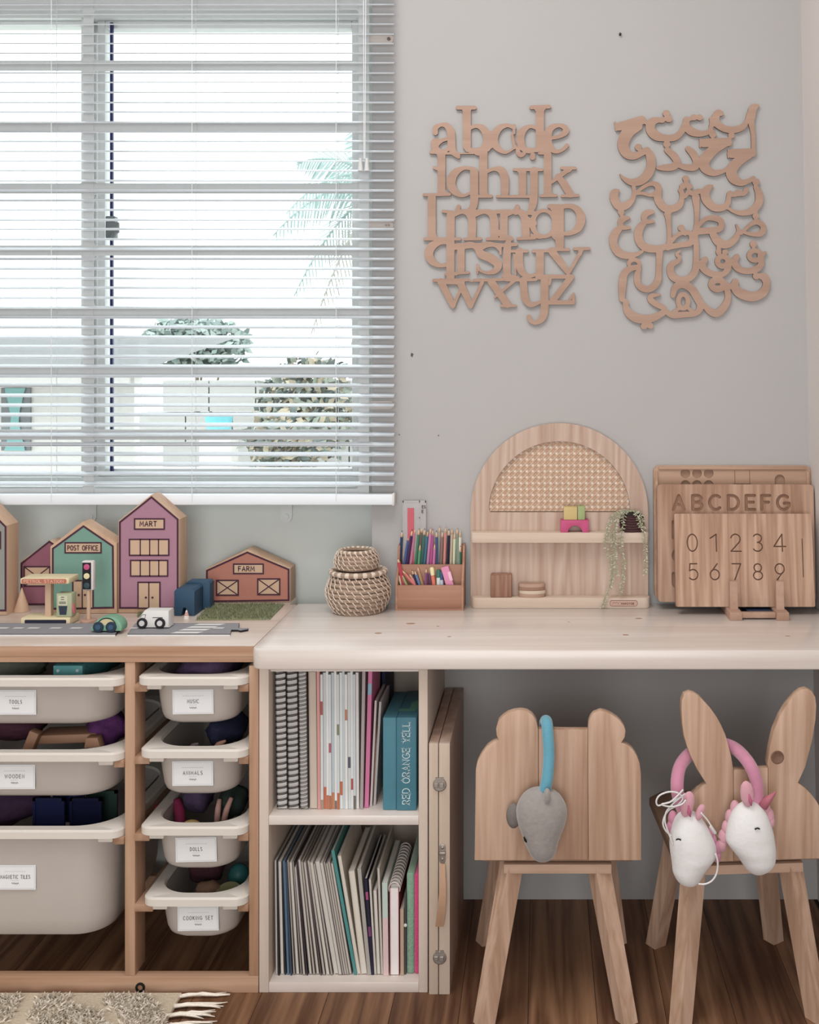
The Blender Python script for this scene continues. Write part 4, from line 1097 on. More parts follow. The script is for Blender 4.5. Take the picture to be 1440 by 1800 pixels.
part('cane_added_sheet', MB().prism(cb_, yc+.0007, yc+.0012), plain('cane_added_sheet_cream', '#ecdccb', .8, .03), sh, smooth=False)  # pale sheet added behind the cane so that its holes look lit
part('cane_webbing', mb, [CANE, CANE2], sh, smooth=False, kind='stuff', label='woven rattan cane webbing')
def shelf_board(z0, z1, pl, pr, r_, name):
    x0, x1 = PX(pl, YS), PX(pr, YS)
    pts = [(x0, YA0), (x0, YS+r_)] + [(x0+r_-r_*math.cos(R(t)), YS+r_-r_*math.sin(R(t))) for t in (22, 45, 67)] + [(x0+r_, YS), (x1-r_, YS)] + \
          [(x1-r_+r_*math.sin(R(t)), YS+r_-r_*math.cos(R(t))) for t in (22, 45, 67)] + [(x1, YS+r_), (x1, YA0)]
    return part(name, MB().prism(pts, z0, z1, r=.0012, plane='XY'), PAUL_X, sh)
zs1, zs0 = PZ(936.5, YS), PZ(954.5, YS)
shelf_board(zs0, zs1, 827.5, 1141, .008, 'shelf_board')
zb1 = PZ(1051, YS)
bb = shelf_board(DESK_Z, zb1, 828.5, 1143.5, .012, 'base_board')
x0, x1 = PX(1072, YS), PX(1121, YS); zc = (DESK_Z+zb1)/2
mb = MB(); mb.prism(rrect(x0, x1, zc-.0062, zc+.0062, .0045), YS-.0007, YS, 0)
mb.ribbon(rrect(x0+.0006, x1-.0006, zc-.0056, zc+.0056, .0042), .0007, YS-.0009, 1, closed=True)
letter(mb, 'MAKOYOB', x0+.036, zc-.0008, .0034, .0008, YS-.0009, 1, gap=.3, wid=.026)
mb.ribbon([(x0+.006+.0016*i, zc-.002+.0045*abs(math.sin(i*.9))) for i in range(9)], .0005, YS-.0009, 1)
part('brand_plate', mb, [plain('plate_pink', '#c79f8c', .6), M('#6e4a3f', .7)], bb, smooth=False, label='small rounded name plate')
# toy blocks on the shelf
c0 = PX(985.5, -.04); c1 = PX(1035, -.04); zt = PZ(914, -.04)
bp = [(c0, zs1), (c0, zt), (c1, zt), (c1, zs1)]
am = (c0+c1)/2+.001; ar = .0145
bp = [(c0, zs1), (am-ar, zs1)] + [(am-ar*math.cos(R(t)), zs1+ar*.95*math.sin(R(t))) for t in range(15, 180, 15)] + [(am+ar, zs1), (c1, zs1), (c1, zt), (c0, zt)]
solo('bridge_block', MB().prism(bp, -.044, -.0205, r=.001), M('#c63f77', .5), 'hot pink arched bridge block on the upper shelf', 'toy block')
solo('yellow_block', MB().box(PX(991, -.04), PX(1015, -.04), -.042, -.0215, zt+.0002, PZ(891, -.04), r=.0015), plain('block_ochre', '#c9ae6a', .6, .06), 'ochre yellow block resting on the pink bridge block', 'toy block')
solo('green_block', MB().box(PX(1015.6, -.04), PX(1028.5, -.04), -.042, -.0215, zt+.0002, PZ(890, -.04), r=.0015), plain('block_sage', '#9aa868', .6, .06), 'sage green block resting on the pink bridge block', 'toy block')
WC = wood('cube_stripes', '#bd8f74', '#8a5c45', 'Z', 1.5, 22, .6, 1.3, .06)
solo('wooden_cube', MB().box(PX(862.5, -.04), PX(899.5, -.04), -.045, -.0205, zb1+.0002, PZ(1009.5, -.04), r=.0025), WC, 'striped brown wooden cube on the lower shelf', 'toy block')
zc = zb1+.0002
cw = [wood('coaster_%d' % i, a, b, 'X', 1.5, 10, .6, 1, .05) for i, (a, b) in enumerate((('#c4a189', '#a8826a'), ('#d8c4ae', '#c4a98f'), ('#a97f66', '#8d6550')))]
for i, (m_, lb, dx) in enumerate(((0, 'brown wooden disc at the bottom of the small disc stack', .0), (1, 'pale wooden disc second from the bottom of the disc stack', .001), (2, 'dark wooden disc third from the bottom of the disc stack', -.0005), (0, 'brown carved wooden disc on top of the disc stack', .0))):
    cxx = PX(935, -.034)+dx; mb = MB(); mb.lathe([(.99, 0), (1, .0008), (1, .0058), (.99, .0066)], (0, 0, zc), 28)
    mb.v = [Vector((cxx+p.x*.0272, -.0335+p.y*.0130, p.z)) for p in mb.v]
    solo('wooden_disc', mb, cw[m_], lb, 'wooden disc', 'stack of wooden discs on the lower shelf'); zc += .0068
# hanging plant in a dark basket
bcx = PX(1111, -.033); t = thing('trailing_plant', 'dark woven basket pot with trailing grey green artificial plant', 'plant', (bcx, -.033, zs1))
mb = MB(); nrow = 7; zt = PZ(905, -.033)
for i in range(nrow):
    z = zs1+.003+(zt-zs1-.004)*i/(nrow-1); r_ = .0165+.0035*math.sin(PI*(i+.7)/(nrow))
    ry = .0105
    n = 28
    pts = [(bcx+r_*1.15*math.cos(2*PI*k/n), -.0335+ry*math.sin(2*PI*k/n), z+.0006*math.sin(5*k)) for k in range(n+1)]
    mb.tube(pts, .0030, 6, caps=False)
mb.cyl((bcx, -.0335, zs1+.0002), .012, .03, 16)
pot = part('pot', mb, plain('basket_dark', '#4a2c2c', .8, .4, 300, bump=.4), t, label='dark brown woven basket')
PLN = [plain('succulent_a', '#a3a37f', .6, .15, 120), plain('succulent_b', '#c6c5b0', .6, .12, 120)]
part('soil_moss', MB().ell((bcx-.002, -.034, zt+.001), .022, .013, .007, 14, 8), M('#2c2422', .9), t)
paths = [[(1112,899),(1092,897),(1078,905),(1070,925),(1065,945),(1067,965),(1072,985),(1076,1005),(1075,1022),(1071,1036),(1064,1052),(1057,1069)],
         [(1110,898),(1096,899),(1087,908),(1080,925),(1077,945),(1078,965),(1078,985),(1078,1005),(1076,1020),(1073,1032)],
         [(1108,899),(1099,901),(1096,912),(1095,925),(1093,937),(1091,950),(1093,965),(1096,985),(1097,1005),(1094,1022),(1092,1036),(1092,1046)],
         [(1112,897),(1122,899),(1128,908),(1131,925),(1133,945),(1135,965),(1135,985),(1134,1010)],
         [(1110,897),(1116,900),(1121,908),(1125,920),(1128,932)],
         [(1110,898),(1100,896),(1090,902),(1084,915),(1081,935),(1081,955),(1082,985),(1084,1000),(1087,1012)],
         [(1108,899),(1088,900),(1074,912),(1068,930),(1070,945)]]
rnd = random.Random(11)
for i, pth in enumerate(paths):
    Yp = -.0515-.0012*i
    pts = []
    for k, (a, b, _) in enumerate(smooth_path([(a, b, 0) for a, b in pth], 4)):
        f = min(1, k/10); pts.append(P(a, b, -.036*(1-f)+Yp*f))
    mb = MB(); mb.tube(pts, .0006, 5)
    L_ = 0
    for k in range(1, len(pts)):
        d = pts[k]-pts[k-1]; m_ = max(1, int(d.length/.0015))
        for j in range(m_):
            p = pts[k-1]+d*(j/m_); sg = rnd.choice((-1, 1)); a = Vector((sg*rnd.uniform(.5, 1), rnd.uniform(-.7, .1), rnd.uniform(-1, .2))).normalized()
            ll = rnd.uniform(.0050, .0082); s_ = a.orthogonal().normalized()*.0013; u_ = a.cross(s_).normalized()*.0013
            q = p+a*ll; m2 = p+a*ll*.5
            mb.add([p, m2+s_, m2+u_, m2-s_, m2-u_, q], [(0,2,1),(0,3,2),(0,4,3),(0,1,4),(5,1,2),(5,2,3),(5,3,4),(5,4,1)], 1 if (b_ := rnd.random()) < .35 else 0)
    part('trailing_strand', mb, PLN, t)

# ---- engraved boards leaning on the wall behind a little stand
def board_mesh(w_, h_, rc, strokes, th, dep, hh=.0004):
    """plate with carved grooves: local x centred, z up from 0, y 0=front .. th=back"""
    x0, x1, y0, y1 = -w_/2-.003, w_/2+.003, -.003, h_+.003
    d = stroke_sdf(strokes, x0, y0, x1, y1, hh)
    X, Y = np.meshgrid(x0+hh*np.arange(d.shape[1]), y0+hh*np.arange(d.shape[0]))
    qx = np.abs(X)-(w_/2-rc); qy = np.abs(Y-h_/2)-(h_/2-rc)
    rect = np.hypot(np.maximum(qx, 0), np.maximum(qy, 0))+np.minimum(np.maximum(qx, qy), 0)-rc
    dd = np.maximum(rect, -d)
    lp = contours(dd, x0, y0, hh, .00012)
    mb = plate_mesh(lp, 0, dep, lambda a, b: (a, b))
    mb.prism(rrect(-w_/2+.001, w_/2-.001, .001, h_-.001, rc), dep, dep+.0006, 1)
    mb.prism(rrect(-w_/2, w_/2, 0, h_, rc), dep+.0006, th, 0)
    return mb
def place_tilt(o, foot, lean):
    o.location = foot; o.rotation_euler = (R(-lean), 0, 0)
BO = [wood('board_pine_%d' % i, a, b, 'Z', 1.6, n_, .55, 1.25, .06) for i, (a, b, n_) in enumerate((('#cfaa8d', '#a2775a', 20), ('#c7a084', '#9a7053', 18), ('#bf997c', '#9e765a', 10)))]
BOX = wood('board_pine_xx', '#c19b7e', '#a0785b', 'X', 1.2, 10, .55, 1.0, .06)
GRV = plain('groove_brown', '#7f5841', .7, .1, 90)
GRV_L = plain('groove_shade_pale', '#a37d63', .7, .1, 90); GRV_M = plain('groove_shade_mid', '#9a7055', .7, .12, 90)  # dimple and letter floors: depth shade put into the wood colour
# rear board with counting dimples
Yr = -.036; xa, xb = PX(1149, -.012), PX(1425, -.012)
wr = xb-xa; lean_r = 5.2
def bpx(px, py, cx, foot_y, foot_z, lean):
    """pixel -> board-local (x, z) on the leaning front face"""
    z = .1
    for _ in range(6):
        y = foot_y+z*math.sin(R(lean)); z = (PZ(py, y)-foot_z)/math.cos(R(lean))
    return PX(px, y)-cx, z
cxr = (xa+xb)/2; fy = Yr; fz = DESK_Z+.0165
hr = bpx(1280, 818, cxr, fy, fz, lean_r)[1]
st = []
for px in (1205, 1225.5, 1246): 
    for py in (832, 852.5):
        u, v = bpx(px, py, cxr, fy, fz, lean_r); st.append([(u-.0001, v, .0098), (u+.0001, v, .0098)])
u, v = bpx(1371, 843, cxr, fy, fz, lean_r); st.append([(u, v, .0102), (u, v-.02, .0102)])
u0, v0 = bpx(1292, 851, cxr, fy, fz, lean_r); u1, v1 = bpx(1318, 851, cxr, fy, fz, lean_r); st.append([(u0, v0-.01, .011), (u1, v1-.01, .011)])
tb = thing('counting_board', 'tall wooden tray board with rows of round dimples behind the letter board', 'wooden board')
mb = board_mesh(wr, hr, .012, st, .014, .005)
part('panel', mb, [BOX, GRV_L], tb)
mb = MB()
for a, b in ((-wr/2+.003, -wr/2+.009), (wr/2-.009, wr/2-.003)): mb.box(a, b, -.0035, 0, .02, hr-.012, r=.001)
mb.box(-wr/2+.01, wr/2-.01, -.0035, 0, hr-.009, hr-.003, r=.001)
part('raised_border', mb, BOX, tb)
u0, _ = bpx(1292, 840, cxr, fy, fz, lean_r); u1, _ = bpx(1318, 840, cxr, fy, fz, lean_r)
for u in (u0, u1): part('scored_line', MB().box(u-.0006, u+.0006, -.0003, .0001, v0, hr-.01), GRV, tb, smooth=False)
place_tilt(tb, (cxr, fy, fz), lean_r)
# letter board
ST_Z = DESK_Z+.0165
lean_b = 4.6; fyb = -.063; xa, xb = PX(1156, -.055), min(PX(1434, -.055), XR(.8)-.004)
cxb = (xa+xb)/2; wb = xb-xa
hb = bpx(1280, 851.5, cxb, fyb, ST_Z, lean_b)[1]
st = []
for ch, pc_ in zip('ABCDEFG', (1193.5, 1226, 1257, 1289.5, 1319.5, 1346.5, 1377)):
    u, vb = bpx(pc_, 895.5, cxb, fyb, ST_Z, lean_b); _, vt = bpx(pc_, 871, cxb, fyb, ST_Z, lean_b); wd, ss = FONT[ch]
    for p in ss: st.append([(u+(a-wd/2)*(vt-vb)*1.18, vb+b*(vt-vb), .0031) for a, b in p])
for ch, pyb_, pyt_ in (('H', 945, 917), ('O', 984, 968), ('U', 1032, 1008)):
    u, vb = bpx(1184, pyb_, cxb, fyb, ST_Z, lean_b); _, vt = bpx(1184, pyt_, cxb, fyb, ST_Z, lean_b); wd, ss = FONT[ch]
    for p in ss: st.append([(u+a*(vt-vb), vb+b*(vt-vb), .0032) for a, b in p])
t = thing('letter_board', 'wooden board carved with the capital letters ABCDEFG', 'wooden board')
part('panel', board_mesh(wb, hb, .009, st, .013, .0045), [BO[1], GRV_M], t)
place_tilt(t, (cxb, fyb, ST_Z), lean_b)
# number board
lean_n = 10.5; fyn = -.108; xa, xb = PX(1189, fyn), PX(1433.5, fyn)
cxn = (xa+xb)/2; wn = xb-xa; fzn = ST_Z
hn = bpx(1300, 903, cxn, fyn, fzn, lean_n)[1]
st = []
for ch, px, pb, ptp in [(c_, p_, 969, 939) for c_, p_ in zip('01234', (1217.5, 1254.5, 1294, 1332.5, 1371))] + [(c_, p_, 1019, 991) for c_, p_ in zip('56789', (1219.5, 1257, 1295.5, 1333, 1371.5))]:
    u, vb = bpx(px, pb, cxn, fyn, fzn, lean_n); _, vt = bpx(px, ptp, cxn, fyn, fzn, lean_n); wd, ss = FONT[ch]
    for p in ss: st.append([(u+(a-wd/2)*(vt-vb), vb+b*(vt-vb), .00125) for a, b in p])
ua, va = bpx(1410, 947, cxn, fyn, fzn, lean_n); ub, vb = bpx(1412.5, 1014, cxn, fyn, fzn, lean_n); st.append([(ua, va, .0008), (ub, vb, .0008)])
t = thing('number_board', 'small wooden board engraved with digits 0 to 9 on a stand', 'wooden board')
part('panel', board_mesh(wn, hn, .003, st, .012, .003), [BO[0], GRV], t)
place_tilt(t, (cxn, fyn, fzn), lean_n)
# stand
STM = wood('stand_wood_y', '#c5a187', '#a98068', 'Y', 1.0, 8, .6, .8, .05)
stn = thing('board_stand', 'small wooden display stand holding the number board', 'display stand', (PX(1333, -.15), -.10, DESK_Z))
for pa, pb in ((1283, 1305), (1365.5, 1387)):
    x0, x1 = PX(pa, -.152), PX(pb, -.152)
    part('foot', MB().box(x0, x1, -.155, -.022, DESK_Z, DESK_Z+.0155, r=.001), STM, stn)
    xm_ = (x0+x1)/2; zt = PZ(1022, -.125)
    part('upright', MB().bar((xm_, -.124, DESK_Z+.0157), (xm_, -.121, zt), .0155, .0145, .014, .008), STM, stn)
part('crossbar', MB().box(PX(1305, -.152)+.0004, PX(1365.5, -.152)-.0004, -.146, -.134, DESK_Z+.003, DESK_Z+.0135, r=.001), STM, stn)
solo('dark_blue_book', MB().box(PX(1290, -.06), PX(1392, -.06), -.0615, -.0395, DESK_Z+.0002, DESK_Z+.012, r=.001) if False else MB().box(PX(1306, -.09)+.004, PX(1365, -.09)-.004, -.128, -.045, DESK_Z+.0002, DESK_Z+.011, r=.001), M('#27364f', .5), 'dark blue flat book lying under the number board', 'book')
# ================================================================== BASKETS
GRASS = plain('seagrass', '#a58a74', .85, .28, 160, bump=.5); WRAP = plain('seagrass_wrap', '#d8c5b2', .8, .12, 120)
def basket(name, label, c, prof, nst, slant, rimz=None, rrim=.004):
    """coiled basket: prof = (radius, z) of each coil"""
    t = thing(name, label, 'basket', c)
    mb = MB(); n = 44
    for i, (r_, z, tr) in enumerate(prof):
        pts = [(c[0]+r_*math.cos(2*PI*k/n), c[1]+r_*math.sin(2*PI*k/n), c[2]+z+.0004*math.sin(7*k+i)) for k in range(n+1)]
        mb.tube(pts, tr, 7, caps=False)
    mb.lathe([(prof[0][0]*.5, prof[0][1]-prof[0][2]), (prof[0][0], prof[0][1]-prof[0][2]+.0005), (prof[0][0], prof[0][1]), (prof[0][0]*.5, prof[0][1])], c, 24)
    inn = [(max(.002, r_-tr*.6), z) for r_, z, tr in prof]
    mb.lathe([(.001, prof[0][1])] + inn, c, n)if False else None
    part('coiled_wall', mb, GRASS, t)
    mb = MB()
    for s_ in range(nst):
        a0 = 2*PI*s_/nst
        for i in range(len(prof)-1):
            r0, z0, t0 = prof[i]; r1, z1, t1 = prof[i+1]
            pts = []
            for q in range(4):
                f = q/3; a = a0-slant*(i+f*.95)-(.25/nst)*2*PI*(i % 2)
                r_ = r0+(r1-r0)*f; z = z0+(z1-z0)*f; tr = t0+(t1-t0)*f
                bulge = tr*(.95+.12*math.sin(PI*f))
                sl = Vector((r1-r0, z1-z0)).normalized(); nr = Vector((sl.y, -sl.x))
                pts.append((c[0]+(r_+nr.x*bulge)*math.cos(a), c[1]+(r_+nr.x*bulge)*math.sin(a), c[2]+z+nr.y*bulge))
            mb.tube(pts, .0011, 5)
    part('stitching', mb, WRAP, t, kind='stuff')
    if rimz:
        mb = MB(); r_, z, tr = rimz
        n = 40
        for k in range(n):
            a0, a1 = 2*PI*k/n, 2*PI*(k+1)/n
            mb.tube([(c[0]+r_*math.cos(a0+(a1-a0)*q), c[1]+r_*math.sin(a0+(a1-a0)*q), c[2]+z) for q in (0, .33, .66, 1)], [tr*.9, tr*1.05, tr*1.05, tr*.9], 8, mi=k % 2, caps=False)
        part('wrapped_rim', mb, [WRAP, GRASS], t)
    return t
bx = PX(630, -.068); by_ = -.068
k = S(by_)
prof = []
H = (1071-1004)*k*1.02
for i in range(9):
    f = i/8; r_ = (.037+.024*math.sin(PI*min(1, f*.62+.11))**.8 - .010*max(0, f-.55)*2.2)
    prof.append((r_, .004+(H-.006)*f, .0047))
basket('seagrass_basket', 'wide round lidded seagrass basket on the desk', (bx, by_, DESK_Z), prof, 26, .13, (.0535, H+.0015, .0052))
part('lid', MB().lathe([(.05, H-.002), (.05, H+.003), (.03, H+.0045), (.002, H+.005)], (bx, by_, DESK_Z), 32), GRASS, bpy.data.objects['seagrass_basket'])
z0 = DESK_Z+H+.0072
H2 = PZ(966, by_)-z0
prof = []
for i in range(5):
    f = i/4; prof.append((.0375+.0045*math.sin(PI*(f*.7+.1))-.007*f*f, .0042+(H2-.008)*f, .0043))
basket('small_seagrass_basket', 'small open seagrass basket stacked on the lidded basket', (PX(627, by_), by_, z0), prof, 22, .14, (.0335, H2-.002, .0036))

# ================================================================== PENCIL ORGANISER
ORGW = wood('organiser_wood', '#b98567', '#97654a', 'X', 1.2, 12, .5, 1.0, .05)
y0, ym, y1 = -.066, -.034, -.005
ox0, ox1 = PX(695, y0), PX(815, y0); tw = .0045
og = thing('pencil_organiser', 'stepped brown wooden organiser box full of pencils', 'organiser', ((ox0+ox1)/2, -.035, DESK_Z))
zf, zm, zk = PZ(1029, y0), PZ(992, ym), PZ(955, y1)
part('front_panel', MB().box(ox0+tw, ox1-tw, y0, y0+tw, DESK_Z+.004, zf, r=.0005), ORGW, og)
part('divider', MB().box(ox0+tw, ox1-tw, ym-tw/2, ym+tw/2, DESK_Z+.004, zm, r=.0005), ORGW, og)
part('back_panel', MB().box(ox0+tw, ox1-tw, y1-tw, y1, DESK_Z+.004, zk, r=.0005), ORGW, og)
part('base_panel', MB().box(ox0+tw, ox1-tw, y0, y1, DESK_Z, DESK_Z+.0038), ORGW, og)
for a in (ox0, ox1-tw):
    part('side_panel', MB().prism([(y0, DESK_Z), (y1, DESK_Z), (y1, zk+.001), (ym+.01, zk-.002), (ym-.004, zm+.003), (y0, zf+.002)], a, a+tw, r=.0005, plane='YZ'), ORGW, og)
TIP = plain('pencil_wood', '#d9b08c', .7, .08)
def pencil(px_b, py_b, px_t, py_t, Yb, Yt, r_, col, label, group, tipl=.014, z_floor=None):
    b = P(px_b, py_b, Yb); tp = P(px_t, py_t, Yt); d = (tp-b).normalized()
    if z_floor is not None: b = b - d*((b.z-z_floor)/d.z)
    sh_ = tp - d*tipl
    o = solo('pencil', MB().tube([b, sh_], r_, 6), M(col, .4), label, 'pencil', group, smooth=False)
    tt = MB().tube([sh_, tp-d*tipl*.28], [r_*.98, r_*.34], 8)
    part('pencil_tip', tt, TIP, o, smooth=True)
    part('pencil_lead', MB().tube([tp-d*tipl*.28, tp], [r_*.34, r_*.06], 8), M(col, .5), o, smooth=True)
rows = [(703, 707, 932, '#2b3f63', 'navy'), (711, 719, 938, '#4d5f9a', 'blue'), (716, 725, 930, '#4a2c55', 'plum'), (722, 730, 926, '#cf7c9c', 'pink'), (731, 737, 928, '#3f7a5b', 'green'), (736, 742, 924, '#7d6a5e', 'brown'),
        (741, 747, 928, '#3a6d66', 'teal green'), (746, 752.5, 931, '#3f7a93', 'steel blue'), (752, 757.5, 926, '#c77aa8', 'orchid'), (757.5, 761, 929, '#c8589c', 'magenta'), (768.5, 767.5, 932, '#46587f', 'slate blue'), (770, 773, 924, '#a7a39c', 'grey'),
        (775.5, 778, 932, '#8a6b63', 'dusty brown'), (781, 783.5, 925, '#e08d86', 'salmon'), (787, 789.5, 929, '#25263c', 'black'), (792.5, 795, 927, '#c9b39a', 'beige'), (798, 799.5, 935, '#c9cfa8', 'pale lime'), (804, 804, 927, '#86a08b', 'sage'), (808.5, 809, 932, '#d9d2c2', 'cream')]
for i, (pb, pt_, py, col, nm) in enumerate(rows):
    pencil(pb, 992, pt_, py, -.0195+.004*(i % 2), -.017+.006*(i % 2), .0030, col, '%s coloured pencil standing in the back row of the organiser' % nm, 'pencils in the organiser', z_floor=DESK_Z+.0045)
short = [(736, 739, 955, '#4f9a6b', 'bright green'), (762.5, 764.5, 954, '#d06aa6', 'rose pink'), (809.3, 809.5, 958, '#2f6b4d', 'dark green')]
for pb, pt_, py, col, nm in short:
    pencil(pb, 992, pt_, py, -.0285, -.028, .0026, col, 'short %s pencil in front of the back row of pencils' % nm, 'pencils in the organiser', z_floor=DESK_Z+.0045)
fr_rows = [(706, 698, 1004, '#d8cfae', 'cream'), (715, 705, 1007, '#9aa56a', 'olive'), (729, 706.5, 1002, '#dd6f67', 'coral'), (732, 719, 1008, '#e08a86', 'peach pink'), (734, 724, 1001, '#33324f', 'dark indigo'), (738, 728.5, 1002, '#5d7fa8', 'sky blue'),
           (743, 734, 996, '#b98862', 'tan'), (749, 749.5, 998, '#8d4a83', 'purple')]
for i, (pb, pt_, py, col, nm) in enumerate(fr_rows):
    pencil(pb, 1029, pt_, py, -.046-.002*(i % 3), -.044-.001*(i % 3), .0026, col, '%s pencil leaning in the front tray of the organiser' % nm, 'pencils in the front tray', tipl=.010, z_floor=DESK_Z+.006)
pencil(704, 1003, 699.5, 981, -.044, -.042, .0038, '#c03a4d', 'chunky red pencil leaning at the corner of the front tray', 'pencils in the front tray', tipl=.009, z_floor=DESK_Z+.006)
def marker(px_b, px_t, py_t, r_, c1, c2, label):
    b = P(px_b, 1029, -.050); tp = P(px_t, py_t, -.049); d = (tp-b).normalized(); b = b-d*((b.z-DESK_Z-.0065)/d.z)
    m_ = tp-d*.016
    o = solo('felt_marker', MB().tube([b, m_], r_, 12), M(c1, .4), label, 'marker', 'markers in the front tray')
    part('cap', MB().tube([m_, tp-d*.002, tp], [r_*1.08, r_*1.08, r_*.7], 12), M(c2, .4), o)
marker(757, 755, 1008, .0034, '#5b3152', '#5a3358', 'plum felt marker in the front tray')
marker(763, 759, 997, .0042, '#e0704f', '#e3d59c', 'orange felt marker with pale yellow cap in the front tray')
marker(771, 771, 1001, .0042, '#cfd8d2', '#2f6e5a', 'white felt marker with dark green cap in the front tray')
marker(777, 776, 1005, .0034, '#b9c6d8', '#35507d', 'pale felt marker with blue cap in the front tray')
# pink sharpener / eraser
b = P(791, 1029, -.050); tp = P(782, 996, -.048); d = (tp-b).normalized(); b = b-d*.035
mb = MB(); w_ = .0075
ax = Vector((1, 0, 0)); ax = (ax-d*ax.dot(d)).normalized(); ay = d.cross(ax)
def obox(mb, p0, p1, ax, ay, wa, wb, mi=0):
    v = [p+ax*sx*wa+ay*sy*wb for p in (p0, p1) for sx, sy in ((-1,-1),(1,-1),(1,1),(-1,1))]
    mb.add(v, [(0,1,2,3),(7,6,5,4),(0,4,5,1),(1,5,6,2),(2,6,7,3),(3,7,4,0)], mi)
obox(mb, b+Vector((0,0,.004)), tp, ax, ay, w_, .005); 
er = solo('pink_clip', mb, M('#dd7fa9', .45), 'thick pink plastic clip standing at the end of the front tray', 'stationery', smooth=False)
mb = MB(); obox(mb, tp-d*.03+ax*.006-ay*.0, tp-d*.012+ax*.006, ax, ay, .003, .0056); part('grip', mb, M('#eab0c8', .45), er, smooth=False)
# clear ruler pack behind the pencils
x0, x1 = PX(708, -.0125), PX(749, -.0125); zt = PZ(880, -.0125)
rp = thing('stencil_pack', 'clear plastic stencil pack with a red strip standing behind the pencils', 'stencil pack', ((x0+x1)/2, -.011, DESK_Z+.0045))
part('sleeve', MB().box(x0, x1, -.0126, -.0116, DESK_Z+.0045, zt), clear_plastic(), rp, smooth=False)
mb = MB()
for a, b in ((x0, x0+.002), (x1-.002, x1), (PX(737, -.0125), PX(738.5, -.0125))): mb.box(a, b, -.0131, -.0127, DESK_Z+.0045, zt)
mb.box(x0, x1, -.0131, -.0127, zt-.004, zt); mb.box(PX(733, -.0125), PX(741, -.0125), -.0131, -.0127, PZ(911, -.0125), PZ(909, -.0125))
part('ruler_edges', mb, M('#a9a3a1', .3), rp, smooth=False)
part('red_strip', MB().box(PX(716.5, -.0125), PX(728, -.0125), -.0136, -.0132, DESK_Z+.0045, PZ(893, -.0125)), M('#c9505f', .5), rp, smooth=False)
mb = MB(); letter(mb, 'ES', PX(745, -.0135), PZ(891, -.0135), .0055, .0011, -.0137, 0); letter(mb, 'E', PX(743, -.0135), PZ(899, -.0135), .0055, .0012, -.0137, 0)
part('printed_lettering', mb, INK, rp, smooth=False)

# ================================================================== TOY TOWN
LW = wood('toy_wood_z', '#d3b091', '#b88f6d', 'Z', 1.0, 8, .6, .8, .05)
LWX = wood('toy_wood_x', '#d9bd9a', '#bf9a75', 'X', 1.0, 8, .6, .8, .05)
OUTL = plain('marker_outline', '#4a2438', .7, .1)
PANE = plain('toy_pane', '#c8a584', .7, .06, 30)
def TY(py, z=TOY_Z): return (CAM_Z-z)*F/(py-VY)+CAM_Y
def house(name, label, outl, face, col, Y, dep, base_py=None):
    t = thing(name, label, 'toy house', (PX(sum(p[0] for p in outl)/len(outl), Y), Y+dep/2, TOY_Z))
    pts = [(PX(a, Y), PZ(b, Y) if b < 9000 else TOY_Z+.0002) for a, b in outl]
    part('block', MB().prism(pts, Y, Y+dep, r=.002), LW, t)
    fp = [(PX(a, Y), PZ(b, Y)) for a, b in face]
    mb = MB(); mb.add([(x_, Y-.0003, z_) for x_, z_ in fp], [tuple(range(len(fp)))])
    part('painted_front', mb, col, t, smooth=False)
    mb = MB(); mb.ribbon(fp, .0038, Y-.0006, closed=True)
    part('outline', mb, OUTL, t, smooth=False)
    return t
def hrect(t, name, x0, x1, y0, y1, Y, mat=None, lw=.0030, off=0, bars=(), diag=False):
    a, b, c, d = PX(x0, Y), PX(x1, Y), PZ(y0, Y), PZ(y1, Y)
    o = part(name, MB().quad(a, b, d, c, Y-.0009-off), mat or PANE, t, smooth=False)
    mb = MB(); yy = Y-.0012-off
    mb.ribbon([(a, d), (b, d), (b, c), (a, c)], lw, yy, closed=True)
    for px in bars: mb.ribbon([(PX(px, Y), c), (PX(px, Y), d)], lw*.8, yy)
    if diag: mb.ribbon([(a, c), (b, d)], lw*.75, yy-.0001); mb.ribbon([(a, d), (b, c)], lw*.75, yy-.0002)
    part('outline', mb, OUTL, o, smooth=False)
    return o
def htext(o, txt, px, py, h, Y, wid=None, lw=.0017, off=.0016):
    mb = MB(); letter(mb, txt, PX(px, Y), PZ(py, Y), h, lw, Y-off, 0, wid=wid, gap=.3)
    part('lettering', mb, OUTL, o, smooth=False)
MAUVE = plain('felt_mauve', '#a9788c', .9, .06, 200); GREENF = plain('felt_green', '#6d9a8a', .9, .06, 200); SALM = plain('felt_salmon', '#b4735f', .9, .07, 200)
ROSE = plain('felt_rose', '#94596a', .9, .06, 200); GREYF = plain('felt_grey', '#8e8f87', .9, .05, 200)
# mart
Ym = -.083
t = house('mart_house', 'tall mauve wooden toy house with the sign MART', [(207.5,9999),(207.5,916),(266,869.5),(315,913),(315,9999)], [(211,1068.5),(211,918),(266.5,874),(312.5,913),(312.5,1068.5)], MAUVE, Ym, .050)
o = hrect(t, 'sign_board', 237, 289, 912, 930, Ym); htext(o, 'MART', 261, 920.5, .0095, Ym, wid=.033)
hrect(t, 'toy_window', 228, 297, 948, 976, Ym, bars=(247, 263.5, 279)); hrect(t, 'toy_window', 230, 295, 985, 1012.5, Ym, bars=(247, 263.5, 279.5))
o = hrect(t, 'toy_door', 243, 281.5, 1023.5, 1069, Ym, bars=(262,))
mb = MB()
for px in (257, 268.5): mb.lathe([(.0021, 0), (.0021, -.0009)][::-1], (PX(px, Ym), Ym-.0013, PZ(1050, Ym)), 12, axis='Y')
part('door_knob', mb, OUTL, o)
